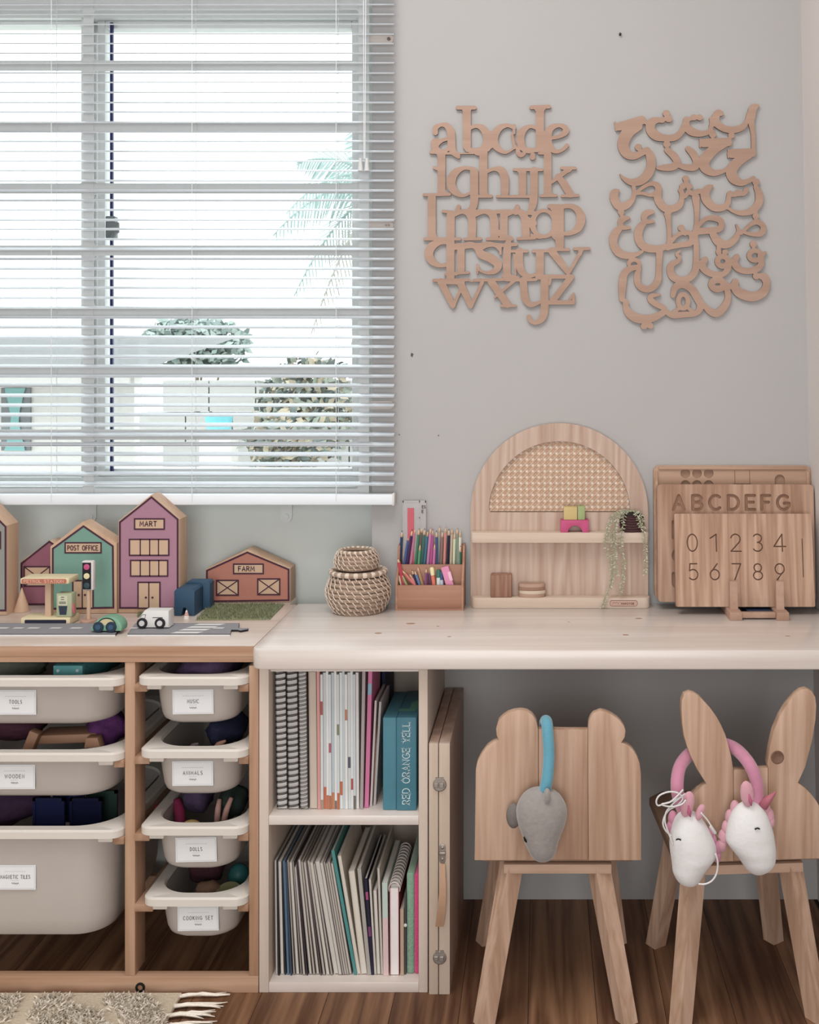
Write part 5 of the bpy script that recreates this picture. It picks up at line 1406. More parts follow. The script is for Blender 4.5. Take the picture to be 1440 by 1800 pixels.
# post office
Yp = -.086
t = house('post_office_house', 'green wooden toy house with the sign POST OFFICE', [(88,9999),(88,961),(145,917),(205,955),(205,9999)], [(93,1070),(93,964.5),(147,925),(198.5,960),(199.5,1068)], GREENF, Yp, .045)
o = hrect(t, 'sign_board', 115, 178, 954, 971.5, Yp); htext(o, 'POST OFFICE', 146, 963, .0092, Yp, wid=.060, lw=.0016)
o = hrect(t, 'toy_door', 128.5, 164, 1020.5, 1069, Yp, bars=(145,))
mb = MB()
for px in (139, 150): mb.lathe([(.0021, 0), (.0021, -.0009)][::-1], (PX(px, Yp), Yp-.0013, PZ(1045.5, Yp)), 12, axis='Y')
part('door_knob', mb, OUTL, o)
# barn behind the petrol station
Yq = -.010
t = house('barn_house', 'dusky rose toy barn half hidden behind the green post office', [(35,9999),(35,988),(88,950),(140,985),(140,9999)], [(38,1062),(38,990.5),(87,952),(137,987),(137,1062)], ROSE, Yq, .045)
hrect(t, 'toy_window', 43, 88, 996, 1030, Yq, diag=True)
# grey house at the left
Yg = -.100
t = house('grey_house', 'tall grey wooden toy house left of the tan cone', [(-75,9999),(-75,930),(-28,882),(11.5,924),(11.5,9999)], [(-72,1073),(-72,932),(-28,888),(10,926),(10,1073)], GREYF, Yg, .052)
hrect(t, 'toy_window', -60, 1, 935, 964, Yg, bars=(-40, -20))
# farm
Yf = .018
t = house('farm_house', 'wide low salmon toy barn with the sign FARM', [(361,9999),(361,1001),(435,965.5),(510,999.5),(510,9999)], [(364,1057),(364,1003),(435,971),(507.5,1001),(507.5,1055)], SALM, Yf, .050)
o = hrect(t, 'sign_board', 411, 463, 991.5, 1008, Yf); htext(o, 'FARM', 433.5, 999.5, .0095, Yf, wid=.033)
hrect(t, 'toy_window', 381, 419, 1020, 1046, Yf, diag=True); hrect(t, 'toy_window', 453.5, 492, 1017.5, 1045, Yf, diag=True)
# ground pieces
def flat(name, pts, z0, z1, mat, label, cat, **kw):
    return solo(name, MB().prism([(p[0], p[1]) for p in pts], z0, z1, plane='XY', r=.0003), mat, label, cat, **kw)
def G(px, py, z=TOY_Z): y = TY(py, z); return (PX(px, y), y)
TURF = plain('turf', '#8a8c68', .95, .4, 260, bump=.8)
def turf(name, label, corners, sd, n):
    xs = [c_[0] for c_ in corners]; ys = [c_[1] for c_ in corners]
    t = thing(name, label, 'turf mat', (sum(xs)/len(xs), sum(ys)/len(ys), TOY_Z))
    part('backing', MB().prism(corners, TOY_Z+.0002, TOY_Z+.002, plane='XY'), TURF, t)
    rnd = random.Random(sd); mb = MB()
    A, B, C_, D = [Vector(c_) for c_ in corners]
    for i in range(n):
        u, v = rnd.random(), rnd.random(); p = (A*(1-u)+B*u)*(1-v)+(D*(1-u)+C_*u)*v
        h_ = rnd.uniform(.003, .006); dx, dy = rnd.uniform(-.003, .003), rnd.uniform(-.003, .003); a = rnd.uniform(0, PI); w_ = .0006
        cx, cy = w_*math.cos(a), w_*math.sin(a)
        mb.add([(p.x-cx, p.y-cy, TOY_Z+.0018), (p.x+cx, p.y+cy, TOY_Z+.0018), (p.x+dx, p.y+dy, TOY_Z+.002+h_)], [(0, 1, 2)], rnd.randrange(3))
    part('grass_blades', mb, [M('#85895f', .9), M('#9ba078', .9), M('#6f7450', .9)], t, smooth=False, kind='stuff')
turf('grass_mat', 'green artificial grass mat in front of the FARM barn', [G(344, 1091), G(474, 1090), (PX(500, -.004), -.004), (PX(372, -.004), -.004)], 2, 5200)
turf('grass_tuft_mat', 'small green grass patch at the MART door', [G(241, 1085.5), G(282, 1085.5), G(282, 1079.5), G(243, 1079.5)], 5, 900)
ROAD = plain('road_grey', '#8c8a8f', .8, .08, 120); RWHITE = M('#dcdad7', .7); REDGE = M('#26242a', .7)
def road(label, px0, px1, cut0, cut1, dashes, zebra=None, tab=False, left_wide=False):
    ya, yb = TY(1118.5), TY(1098.5)
    x0a, x0b = PX(px0, ya), PX(px0+cut0, yb); x1a, x1b = PX(px1-cut1, ya), PX(px1, yb)
    pts = [(x0a, ya), (x1a, ya), (x1b, yb), (x0b, yb)]
    cx, cy = sum(p[0] for p in pts)/4, (ya+yb)/2
    t = thing('road_piece', label, 'toy road', (cx, cy, TOY_Z), 'toy road pieces on the pine top')
    if tab:
        m_ = (ya+yb)/2; xm_ = (x1a+x1b)/2
        pts = [(x0a, ya), (x1a, ya), (xm_-.004, m_-.010), (xm_+.008, m_-.010), (xm_+.015, m_-.016), (xm_+.026, m_-.006), (xm_+.024, m_+.004), (xm_+.006, m_+.004), (x1b, yb), (x0b, yb)]
    part('road_board', MB().prism(pts, TOY_Z+.0002, TOY_Z+.0035, plane='XY'), REDGE, t)
    ins = .0012; zc_ = TOY_Z+.0037
    vs = [(cx+(p[0]-cx)*(1-.006), cy+(p[1]-cy)*.96, zc_) for p in pts]
    part('road_surface', MB().add(vs, [tuple(range(len(vs)))]), ROAD, t, smooth=False)
    part('white_edge', MB().box(x0a, x1a, ya-.0012, ya-.0001, TOY_Z+.0002, TOY_Z+.0030), RWHITE, t)
    mb = MB()
    for a, b in dashes:
        y_ = TY(1107.5); xa, xb = PX(a, y_), PX(b, y_)
        mb.add([(xa, y_-.004, zc_+.0003), (xb, y_-.004, zc_+.0003), (xb+.003, y_+.004, zc_+.0003), (xa+.003, y_+.004, zc_+.0003)], [(0, 1, 2, 3)])
    if zebra:
        a, b = zebra
        for i in range(4):
            yc_ = ya+(yb-ya)*(.14+.24*i); hw = (yb-ya)*.07; sk = (.03)*(i/4)
            xa, xb = PX(a, ya)+sk, PX(b, ya)+sk
            mb.add([(xa, yc_-hw, zc_+.0003), (xb, yc_-hw, zc_+.0003), (xb+.008, yc_+hw, zc_+.0003), (xa+.008, yc_+hw, zc_+.0003)], [(0, 1, 2, 3)])
    part('road_marking', mb, RWHITE, t, smooth=False)
road('grey toy road piece with dashed line beside the petrol station', -160, 221, 0, 18, [(-40, -25), (-5, 13), (22.5, 39), (48, 67.5), (87, 106), (123, 142)])
road('grey toy road piece with zebra crossing under the white van', 224, 421, 14, 16, [(228, 246), (374, 392)], zebra=(297, 345), tab=True)
# petrol station
Yk = TY(1099)
t = thing('petrol_station', 'cream wooden toy petrol station with canopy and red lettering', 'toy petrol station', (PX(83, Yk), Yk+.02, TOY_Z))
CREAM = plain('toy_cream', '#d9c79a', .6, .06, 40)
x0, x1 = PX(36, Yk), PX(123, Yk)
z1 = PZ(1086, Yk)
bs = part('base', MB().box(x0, x1, Yk, Yk+.045, TOY_Z+.0002, z1, r=.0025), CREAM, t)
part('black_strip', MB().prism(rrect(PX(43.5, Yk), PX(116.5, Yk), PZ(1097, Yk), PZ(1089.5, Yk), .002), Yk-.0006, Yk), M('#23263a', .5), bs)
px_ = PX(85.5, Yk+.015); zc0 = PZ(1026.5, Yk)
part('column', MB().bar((px_, Yk+.018, z1+.0002), (px_, Yk+.018, zc0-.0002), .011, .011, .012, .012), LW, t)
zc1 = PZ(1016, Yk)
cn = part('canopy', MB().box(x0, PX(122, Yk), Yk-.002, Yk+.045, zc0, zc1, r=.0025), CREAM, t)
part('red_strip', MB().prism(rrect(PX(39, Yk), PX(117.5, Yk), PZ(1025.3, Yk), PZ(1017.3, Yk), .003), Yk-.0026, Yk-.002), M('#bd6a50', .6), cn)
mb = MB(); letter(mb, 'PETROL STATION', PX(78, Yk), PZ(1021.3, Yk), .0052, .0009, Yk-.0030, 0, wid=.075)
part('lettering', mb, M('#e7b79a', .6), cn, smooth=False)
PUMP = plain('toy_pump_green', '#a6ad88', .6, .05)
pz0 = z1+.0002; pu = part('pump', MB().box(PX(97, Yk), PX(125.5, Yk)-.001, Yk+.004, Yk+.026, pz0, PZ(1044, Yk), r=.002), PUMP, t)
part('pump_display', MB().quad(PX(100.5, Yk), PX(117, Yk), PZ(1065, Yk), PZ(1047.5, Yk), Yk+.0036), M('#c8c6a4', .6), pu, smooth=False)
mb = MB()
for py, h_ in ((1050.5, 3), (1054.5, 3), (1059, 7), (1061.5, 7)): mb.ribbon([(PX(108.5-h_*.8, Yk), PZ(py, Yk)), (PX(108.5+h_*.8, Yk), PZ(py, Yk))], .0012, Yk+.0033, 0)
mb.add([(PX(101.5, Yk), Yk+.0033, PZ(1066, Yk)), (PX(103.5, Yk), Yk+.0033, PZ(1081.5, Yk)), (PX(115, Yk), Yk+.0033, PZ(1081.5, Yk)), (PX(117, Yk), Yk+.0033, PZ(1066, Yk))], [(0, 1, 2, 3)])
part('pump_marking', mb, M('#2e3847', .6), pu, smooth=False)
mb = MB(); q = P(128.5, 1070, Yk+.01); mb.tube([P(126.5, 1056, Yk+.012), P(127.5, 1061, Yk+.01), q, P(130, 1078, Yk+.01)], [.0015, .0025, .0042, .002], 8)
part('pump_nozzle', mb, M('#c3585a', .5), pu, label='red pump nozzle')
# traffic light
Yt = TY(1098)+.012
t = thing('traffic_light', 'wooden toy traffic light with a white and black signal box', 'toy traffic light', (PX(156, Yt), Yt, TOY_Z))
cx = PX(156, Yt)
part('base', MB().cyl((cx, Yt, TOY_Z+.0002), .0155, .0075, 24, bev=.001), plain('toy_pinkwood', '#b98d78', .6), t)
part('pole', MB().tube([(cx, Yt, TOY_Z+.0079), (cx, Yt, PZ(1037.4, Yt))], .0038, 12), LW, t)
bx = part('signal_box', MB().box(PX(145.5, Yt), PX(166.5, Yt), Yt-.006, Yt+.006, PZ(1037, Yt), PZ(985, Yt), r=.003), M('#cfc9c4', .5), t)
part('black_front', MB().quad(PX(147, Yt), PX(162.5, Yt), PZ(1035, Yt), PZ(988, Yt), Yt-.0064), M('#1d1a20', .5), bx, smooth=False)
for py, c_ in ((995.5, '#c5467a'), (1011.5, '#d9cf98'), (1028, '#2f4a50')):
    part('signal_lamp', MB().lathe([(.0056, 0), (.0056, -.0012), (.004, -.0016)][::-1], (PX(155, Yt), Yt-.0064, PZ(py, Yt)), 18, axis='Y'), M(c_, .45), bx)
# tan tree cone
Yc = TY(1077)
solo('wooden_cone', MB().lathe([(.0155, 0), (.0005, .0470)], (PX(38.5, Yc+.014), Yc+.014, TOY_Z+.0002), 28), LW, 'tan wooden cone standing by the grey toy house', 'toy tree')
# navy blocks
Yn = TY(1083)
NAVY = plain('navy_paint', '#254a66', .55, .06, 60)
def navy(label, name, px0, px1, pyt, Y, dep, arch, z0=TOY_Z+.0002):
    a, b = PX(px0, Y), PX(px1, Y); zt = PZ(pyt, Y); am = (a+b)/2; w_ = .006
    pts = [(a, z0)] + ([(am-w_, z0), (am-w_*.4, z0+.016), (am+w_*.4, z0+.016), (am+w_, z0)] if arch else []) + [(b, z0), (b, zt-.004), (b-.004, zt), (a+.004, zt), (a, zt-.004)]
    return solo(name, MB().prism(pts, Y, Y+dep, r=.0012), NAVY, label, 'toy block')
navy('navy blue notched wooden block between MART and FARM', 'notched_block', 306, 342, 1036, Yn, .055, True)
navy('navy blue block standing behind the notched block', 'navy_block', 327, 369, 1022, Yn+.0565, .03, False)
cc = P(328, 1087, TY(1088)); t = thing('traffic_cone', 'tiny white and orange striped toy traffic cone before the navy block', 'toy cone', (cc.x, cc.y, TOY_Z))
part('cone', MB().lathe([(.0058, .0002), (.0048, .005), (.0012, .017)], (cc.x, cc.y, TOY_Z), 16), M('#dcd3cb', .5), t)
for z_, r_ in ((.0075, .0042), (.011, .0032)): part('stripe', MB().lathe([(r_, z_), (r_-.0005, z_+.002)], (cc.x, cc.y, TOY_Z), 16), M('#c4725f', .5), t)
# cars
def wheel(t, c, r_, w_, c1, c2, z_):
    o = part('wheel', MB().lathe([(r_*.9, 0), (r_, -.001), (r_, -w_+.001), (r_*.9, -w_)][::-1], (c[0], c[1], z_), 22, axis='Y'), M(c1, .5), t)
    part('hub', MB().lathe([(r_*.55, 0), (r_*.5, -.0012)][::-1], (c[0], c[1]-w_, z_), 16, axis='Y'), M(c2, .5), o)
RZ = TOY_Z+.0042
Yv = TY(1109)
t = thing('toy_van', 'white wooden toy van with black wheels on the road', 'toy car', (PX(270, Yv), Yv+.014, RZ))
x0, x1 = PX(241.5, Yv), PX(296, Yv); zb_, zt_ = PZ(1104, Yv), PZ(1075, Yv)
pts = [(x0, zb_), (x1, zb_), (x1, zt_+.001), (x0+.012, zt_+.001), (x0+.001, zt_-.013)]
part('body', MB().prism(pts, Yv+.002, Yv+.032, r=.0025), M('#d8d5d2', .5), t)
mb = MB(); mb.ribbon([(x0+.004, zt_-.012), (x0+.009, zt_-.006), (x0+.015, zt_-.006), (x0+.013, zt_-.013)], .0008, Yv+.0015)
mb.ribbon([(PX(268, Yv), PZ(1086, Yv)), (PX(285, Yv), PZ(1086, Yv))], .0013, Yv+.0015)
part('drawn_detail', mb, M('#4b474c', .6), t, smooth=False)
for px in (249.5, 281): wheel(t, (PX(px, Yv), Yv+.006), .0098, .007, '#211e24', '#c9c6c6', RZ+.0098); 
for px in (249.5, 281): wheel(t, (PX(px, Yv), Yv+.036), .0098, .005, '#211e24', '#c9c6c6', RZ+.0098)
Yg2 = TY(1116)
t = thing('toy_car', 'green wooden toy car with dark wheels on the road', 'toy car', (PX(186, Yg2), Yg2+.014, RZ))
ac_ = PX(187, Yg2); zb_ = PZ(1110, Yg2); hgt = PZ(1085, Yg2)-zb_; hw = 25*S(Yg2)
pts = [(ac_-hw, zb_)] + [(ac_-hw*math.cos(R(a))+(.002 if a > 60 else 0), zb_+hgt*math.sin(R(a))**.75) for a in range(8, 175, 9)] + [(ac_+hw, zb_)]
pts = [(ac_-hw-.003, zb_), (ac_-hw-.003, zb_+.007)] + [p for p in pts[2:]]
part('body', MB().prism(pts, Yg2+.002, Yg2+.032, r=.002), plain('car_green', '#6fa585', .5, .05), t)
mb = MB(); w_pts = [(ac_-hw*.62*math.cos(R(a)), zb_+.011+hgt*.5*math.sin(R(a))) for a in range(0, 181, 15)]
mb.add([(a, Yg2+.0016, b) for a, b in w_pts], [tuple(range(len(w_pts)))[::-1]]); 
wd = part('side_window', mb, M('#c6b98c', .5), t, smooth=False)
mb = MB(); mb.ribbon(w_pts, .0022, Yg2+.0012); part('window_outline', mb, M('#1f3b33', .5), wd, smooth=False)
for px in (172.5, 195): wheel(t, (PX(px, Yg2), Yg2+.006), .0098, .007, '#1f3346', '#29506a', RZ+.0098)
for px in (172.5, 195): wheel(t, (PX(px, Yg2), Yg2+.036), .0098, .005, '#1f3346', '#29506a', RZ+.0098)
# ================================================================== BOOKS IN THE CABINET
def book(name, label, cat, group, xl, w_, lean, zb, h, Yf, dep, cover, page, band=None, right=False, pages_front=False, smooth=False):
    """upright book; xl = left edge at the foot; lean in degrees, + = top to the left; spine faces the room unless pages_front"""
    a = R(lean); t = thing(name, label, cat, (0, 0, 0), group)
    ORG[t.name] = Vector((0, 0, 0))
    ct = min(.0009, w_*.22)
    mb = MB()
    mb.box(0, ct, 0, dep, 0, h); mb.box(w_-ct, w_, 0, dep, 0, h)
    if not pages_front: mb.box(ct, w_-ct, 0, .0009, 0, h)
    part('cover', mb, M(cover, .45), t, smooth=False)
    part('pages', MB().box(ct+.00005, w_-ct-.00005, .0011 if not pages_front else .0015, dep-.002, .001, h-.0012), M(page, .8), t, smooth=False)
    if band:
        for (z0, z1, c_) in band: part('spine_band', MB().box(ct*.2, w_-ct*.2, -.0003, .0, h*z0, h*z1), M(c_, .5), t, smooth=False)
    if lean >= 0: t.location = (xl, Yf, zb); t.rotation_euler = (0, -a, 0)
    else: t.location = (xl+w_*math.cos(a)-w_*math.cos(a)+0, Yf, zb+w_*math.sin(-a)); t.rotation_euler = (0, -a, 0)
    return t
ORD = ['first', 'second', 'third', 'fourth', 'fifth', 'sixth', 'seventh', 'eighth', 'ninth', 'tenth', 'eleventh', 'twelfth', 'thirteenth', 'fourteenth', 'fifteenth', 'sixteenth', 'seventeenth', 'eighteenth', 'nineteenth', 'twentieth', 'twenty first', 'twenty second', 'twenty third', 'twenty fourth']
YU = -.312; ku = S(YU)
zu = SH1+.0004
def wire(t, w_, h, n, mat, y=-.0005, r_=.0008):
    mb = MB()
    for i in range(n):
        z = h*(i+.6)/n
        for dz in (0, .0022):
            mb.tube([(w_/2+math.cos(R(a))*w_*.5, y-.004*math.sin(R(a))-.0005, z+dz+.0012*math.cos(R(a))) for a in range(-10, 191, 25)], r_, 5)
    return part('wire_binding', mb, mat, t, smooth=True)
BLK = M('#221e20', .35)
x = PX(487.5, YU); 
for i, (w_, n, c_, lb) in enumerate(((.0180, 23, '#d8d3cd', 'white wire bound notebook at the left end of the upper compartment'), (.0185, 23, '#d2cdc8', 'white wire bound notebook second from the left in the upper compartment'), (.0140, 34, '#d5cfc8', 'white wire bound notebook with fine rings third in the upper compartment'))):
    t = book('wire_notebook', lb, 'notebook', 'wire bound notebooks', x, w_, .8, zu, .2465, YU, .19, '#8f8781', c_, pages_front=True)
    wire(t, w_, .2465, n, BLK, r_=.0005 if n > 30 else .0008)
    x += w_+.0022
x += .001
t = book('beige_book', 'thick beige paper book beside the wire notebooks', 'book', 'books in the upper compartment', x, .0135, .6, zu, .2455, YU, .19, '#b49f8c', '#c9b9a8', pages_front=True); x += .0141
t = book('pink_magazine', 'thin salmon pink magazine beside the beige book', 'magazine', 'magazines in the upper compartment', x, .0052, .5, zu, .246, YU, .19, '#d8948f', '#dcd2c8'); x += .0056
mags = [('#d3d6d6', [(.0, .07, '#a98a6f'), (.70, .8, '#b3514a')]), ('#c6cccf', [(0, .16, '#c9663d')]), ('#dfe0dd', [(.0, .1, '#c06a45')]), ('#cfd6da', [(.42, .49, '#b05a6c'), (0, .1, '#b8642f')]), ('#b9c6ca', [(0, .12, '#c87a4a')]), ('#e0e0de', [(.0, .06, '#7d6a58')]),
        ('#c9d4d6', [(.55, .63, '#7c8a63'), (0, .12, '#c0602e')]), ('#dcdedd', [(.1, .2, '#c96a35')]), ('#bcc9cd', None), ('#e1dfdb', [(.66, .74, '#c07a5a')]), ('#cbd2d4', [(.3, .38, '#56606a')]), ('#dad9d6', [(.14, .22, '#b5493f')]), ('#c3ccd1', [(0, .1, '#6d665e')]), ('#d9d4d0', None)]
for i, (c_, bd) in enumerate(mags):
    w_ = (.0044, .0048, .0040)[i % 3]
    book('magazine', 'thin pale magazine, %s after the salmon pink one in the upper compartment' % ORD[i], 'magazine', 'thin pale magazines in the upper compartment', x, w_, .3, zu, .240+.003*((i*7) % 3), YU+.001*((i*5) % 3), .19, c_, '#e2ded8', bd); x += w_+.00045
for i, (w_, c_, h_, ln_, lb) in enumerate(((.0055, '#a79a98', .2465, -1.0, 'grey mauve folder right of the pale magazine row'), (.0070, '#d86f9f', .2468, -1.6, 'bright pink folder leaning in the upper compartment'), (.0035, '#c9bcb8', .19, -2.6, 'thin pale booklet leaning against the pink folder'), (.0040, '#b7adab', .186, -3.2, 'thin grey booklet at the right end of the leaning booklets'))):
    x += .0012
    o = book('folder' if i < 2 else 'booklet', lb, 'folder' if i < 2 else 'booklet', None, x, w_, ln_, zu, h_, YU+.006*i, .105, c_, '#ddd5cf', [(.82, .9, '#7fb0c4')] if i == 1 else None)
    x += w_*math.cos(R(ln_))+.0006
c0 = P(649, 1403, -.285)
solo('wooden_strip', MB().box(PX(657, -.29), PX(662, -.29), -.29, -.275, zu, PZ(1272, -.29), r=.0005).xf(Matrix.Identity(4)), wood('slat_brown', '#b08468', '#8f6348', 'Z', 1, 8, .6, .8, .05), 'narrow brown wooden strip standing before the dark folders', 'wooden strip')
solo('dark_folder', MB().box(PX(660, -.18), PX(664, -.18), -.185, -.03, zu, zu+.2455), M('#3c2f4a', .6), 'dark plum folder standing behind the wooden strip', 'folder')
solo('indigo_folder', MB().box(PX(668, -.18), PX(674, -.18), -.155, -.03, zu, zu+.235), M('#2b2a55', .6), 'dark indigo folder beside the teal box', 'folder')
# teal box with lettering
Yb = -.318; xa, xb, xm_ = PX(673, Yb), PX(732, Yb), PX(697, Yb); zt = PZ(1262, Yb)
tx = thing('teal_box', 'teal card box printed RED ORANGE YELL up its side', 'box', ((xa+xb)/2, -.25, zu))
TEAL = plain('teal_card', '#3f8496', .55, .05, 60); TEALD = plain('teal_card_dark', '#387a8c', .55, .05, 60)
part('box_tray', MB().box(xa, xm_-.0004, Yb+.002, Yb+.16, zu, zt, r=.0015), TEAL, tx)
part('box_lid', MB().box(xm_, xb, Yb, Yb+.162, zu, zt+.0008, r=.0015), TEALD, tx)
mb = MB(); letter(mb, 'RED ORANGE YELL', PX(714, Yb), (PZ(1413, Yb)+PZ(1270, Yb))/2, .0125, .0016, Yb-.0004, 0, gap=.22, rot=1, serif=True, wid=.145)
part('lettering', mb, M('#b9d0d4', .6), tx, smooth=False)
# emblem printed on the top face: a small green arrow-like figure
mb = MB(); zz = zt+.0012; x_ = PX(712, Yb)
mb.add([(x_-.016, Yb+.035, zz), (x_+.014, Yb+.035, zz), (x_+.014, Yb+.05, zz), (x_-.016, Yb+.05, zz), (x_+.002, Yb+.05, zz), (x_+.017, Yb+.05, zz), (x_+.017, Yb+.11, zz), (x_+.002, Yb+.085, zz)], [(0, 1, 2, 3), (4, 5, 6, 7)])
part('printed_emblem', mb, M('#5aa28a', .6), tx, smooth=False)

# ---- lower compartment
YL = -.318; zl = BT+.0004
def px2x(p): return PX(p, YL)
x = ci0+.0045; prev_tan = 0
pal = ['#a29a92', '#2b2a30', '#c9c2b8', '#26272c', '#4f6f8b', '#3a4657', '#8d857e', '#d2cabf', '#6d625e', '#b9afa4', '#3b3238', '#c4baae', '#9d8f83', '#d6cec3', '#5a4b4a', '#b3a79a', '#cfc6ba', '#8a7d74', '#d9d3ca', '#dcd6ce', '#7d726c', '#c2b7ab', '#a3968b', '#ccc2b5']
wid = [4, 3, 6, 3, 5, 4, 3, 7, 3, 5, 3, 6, 4, 6, 3, 5, 6, 4, 9, 8, 4, 5, 4, 6]
names = {'#4f6f8b': 'blue spined', '#2b2a30': 'black covered', '#26272c': 'black covered', '#3a4657': 'slate covered', '#3b3238': 'dark covered', '#5a4b4a': 'dark covered'}
H = .206
for i, (c_, w_) in enumerate(zip(pal, wid)):
    w_ = w_*.00080; lean = .6 + 9.0*min(1, (i/18)**1.15); tn = math.tan(R(lean)); h_ = H-.006*random.random()-(.012 if i in (3, 9) else 0)
    x += max(0, (tn-prev_tan)*H)
    nm = names.get(c_, 'pale paper')
    thick = i in (18, 19)
    lb = '%s magazine, %s from the left panel of the lower compartment' % ('thick white' if thick else nm, ORD[i])
    dark = nm != 'pale paper'
    book('magazine', lb, 'magazine', ('thick white' if thick else nm)+' magazines in the lower compartment', x, w_, lean, zl, h_, YL+.003*random.random(), .2, c_ if dark else ('#8f8780' if i % 2 else c_), '#d3cbc0' if not dark else '#8f8a86', pages_front=not dark)
    x += w_/math.cos(R(lean))+.0004; prev_tan = tn
rest = [(.0055, '#3e8d8a', 10.5, .225, 'teal covered magazine leaning in the lower compartment', 'magazine', False, None), (.0060, '#cfc4b4', 9.5, .215, 'cream card folder leaning against the teal magazine', 'folder', True, None),
        (.0105, '#cdbfa6', 7.0, .186, 'thick cream book leaning in the lower compartment', 'book', True, None), (.0065, '#a8a39c', 5.5, .190, 'grey book leaning beside the thick cream book', 'book', False, None),
        (.0050, '#23213c', 4.2, .172, 'navy book with magenta spots in the lower compartment', 'book', False, [(.78, .86, '#a8437c'), (.4, .5, '#7c3b72')]), (.0034, '#cfc7bb', 3.4, .170, 'thin cream booklet beside the navy book', 'booklet', True, None),
        (.0070, '#8d8078', 2.6, .15, 'short grey brown booklet in the lower compartment', 'booklet', True, None), (.0040, '#b8ad9f', 2.0, .19, 'tall thin beige booklet in the lower compartment', 'booklet', True, None)]
for w_, c_, lean, h_, lb, cat, pf, bd in rest:
    tn = math.tan(R(lean)); x += max(0, (tn-prev_tan)*h_)
    book(cat, lb, cat, None, x, w_, lean, zl, h_, YL+.002, .19, c_, '#d8d0c4', bd, pages_front=pf); x += w_/math.cos(R(lean))+.0005; prev_tan = tn
x = max(x, px2x(661))
book('two_tone_book', 'slim book with pale green and pale pink spine in the lower compartment', 'book', None, x, .0095, .8, zl, .165, YL, .18, '#bfcfc6', '#e5ded8', [(0, .62, '#dcb9b6'), (.62, 1, '#b9cbc2')]); x += .0098
rb = book('red_notebook', 'red hardcover notebook with rings along its top edge', 'notebook', None, x+.002, .0165, .3, zl, .155, YL, .18, '#a8384a', '#e8e2de', pages_front=True)
mb = MB()
for i in range(14):
    y_ = .004+.0125*i
    mb.tube([(  .0082+.0100*math.cos(R(a)), y_, .153+.011*math.sin(R(a))) for a in range(-30, 211, 20)], .0013, 6)
part('wire_binding', mb, M('#cfc4bd', .3), rb, smooth=True)
x += .0205
book('kraft_notebook', 'small kraft paper notebook beside the red notebook', 'notebook', None, x, .0062, .2, zl, .118, YL, .15, '#b59b82', '#c9b8a4'); x += .0068
tc_ = solo('clip_folder', MB().box(x, x+.0030, YL+.004, YL+.17, zl, zl+.145), M('#4a4a49', .5), 'dark grey thin clip folder beside the kraft notebook', 'folder')
part('clip_stud', MB().lathe([(.003, 0), (.003, -.002), (.0015, -.0028)][::-1], (x+.0016, YL+.004, zl+.088), 12, axis='Y'), M('#d3d0cc', .3), tc_)
x += .0036
def plush_slab(name, label, x0, x1, h_, col, sd):
    rnd = random.Random(sd); mb = MB(); bm = bmesh.new(); bmesh.ops.create_cube(bm, size=1)
    for q in bm.verts: q.co = Vector(((x0+x1)/2+q.co.x*(x1-x0), YL+.1+q.co.y*.19, zl+h_/2+q.co.z*h_))
    bmesh.ops.bevel(bm, geom=bm.edges[:], offset=min(.006, (x1-x0)*.35), segments=3, profile=.5, affect='EDGES')
    mb.bm(bm)
    solo(name, mb, plain('plush_'+name, col, .95, .22, 240, bump=.9, sheen=.4), label, 'plush cloth')
xe = ci1-.0006
plush_slab('green_plush_cloth', 'sage green fuzzy cloth bundle in the lower compartment', x, x+.0135, .18, '#7da789', 3)
plush_slab('pink_plush_cloth', 'hot pink fuzzy cloth bundle against the right panel of the lower compartment', x+.0138, xe, .178, '#d62f72', 4)

# ================================================================== WHAT LIES IN THE BINS
def lump(name, label, cat, bin_, px, rx, ry, rz, col, dy=.10, dz=-.008, sd=1, rough=.9, Y=None):
    xa, xb, y0, y1, zb, zr = BINZ[bin_]
    y = y0+dy; x_ = PX(px, y); rnd = random.Random(sd); ph = [rnd.uniform(0, 6) for _ in range(4)]
    x_ = min(max(x_, xa+rx+.012), xb-rx-.012) if xb-xa > 2*rx+.03 else (xa+xb)/2
    f = lambda q: 1+.10*math.sin(4*q.x+ph[0])+.08*math.sin(6*q.y+ph[1]+3*q.z)+.06*math.sin(9*q.z+ph[2]+5*q.x)
    mb = MB().ell((x_, y, zr+dz-rz*.6), rx*.85, ry*.85, rz, 20, 14, fn=f)
    return solo(name, mb, plain('cloth_%s' % col.strip('#'), col, rough, .25, 120, bump=.6), label, cat, smooth=True)
lump('purple_cloth', 'dark purple cloth bundle in the MUSIC bin', 'cloth', 'MUSIC', 345, .062, .09, .034, '#5c4366', sd=2, dz=.012)
lump('olive_cloth', 'olive grey cloth bundle in the TOOLS bin', 'cloth', 'TOOLS', 20, .085, .08, .030, '#5d5f52', sd=3, dz=.012)
lump('teal_toolbag', 'dark teal cloth bag in the TOOLS bin', 'cloth', 'TOOLS', 165, .06, .08, .030, '#21605f', dy=.12, sd=4, dz=.014)
xa, xb, y0, y1, zb, zr = BINZ['TOOLS']
Yt = y0+.035; t = thing('teal_toolbox', 'bright teal toy toolbox with two studs in the TOOLS bin', 'toolbox', (PX(119, Yt), Yt+.01, zr-.03))
part('lid', MB().box(PX(93, Yt), PX(145, Yt), Yt, Yt+.03, zr-.03, PZ(1170, Yt), r=.002), M('#4fa6a8', .45), t)
for px in (102, 136): part('stud', MB().lathe([(.003, 0), (.0022, -.0015)][::-1], (PX(px, Yt), Yt, PZ(1179, Yt)), 12, axis='Y'), M('#cfe3e3', .4), t)
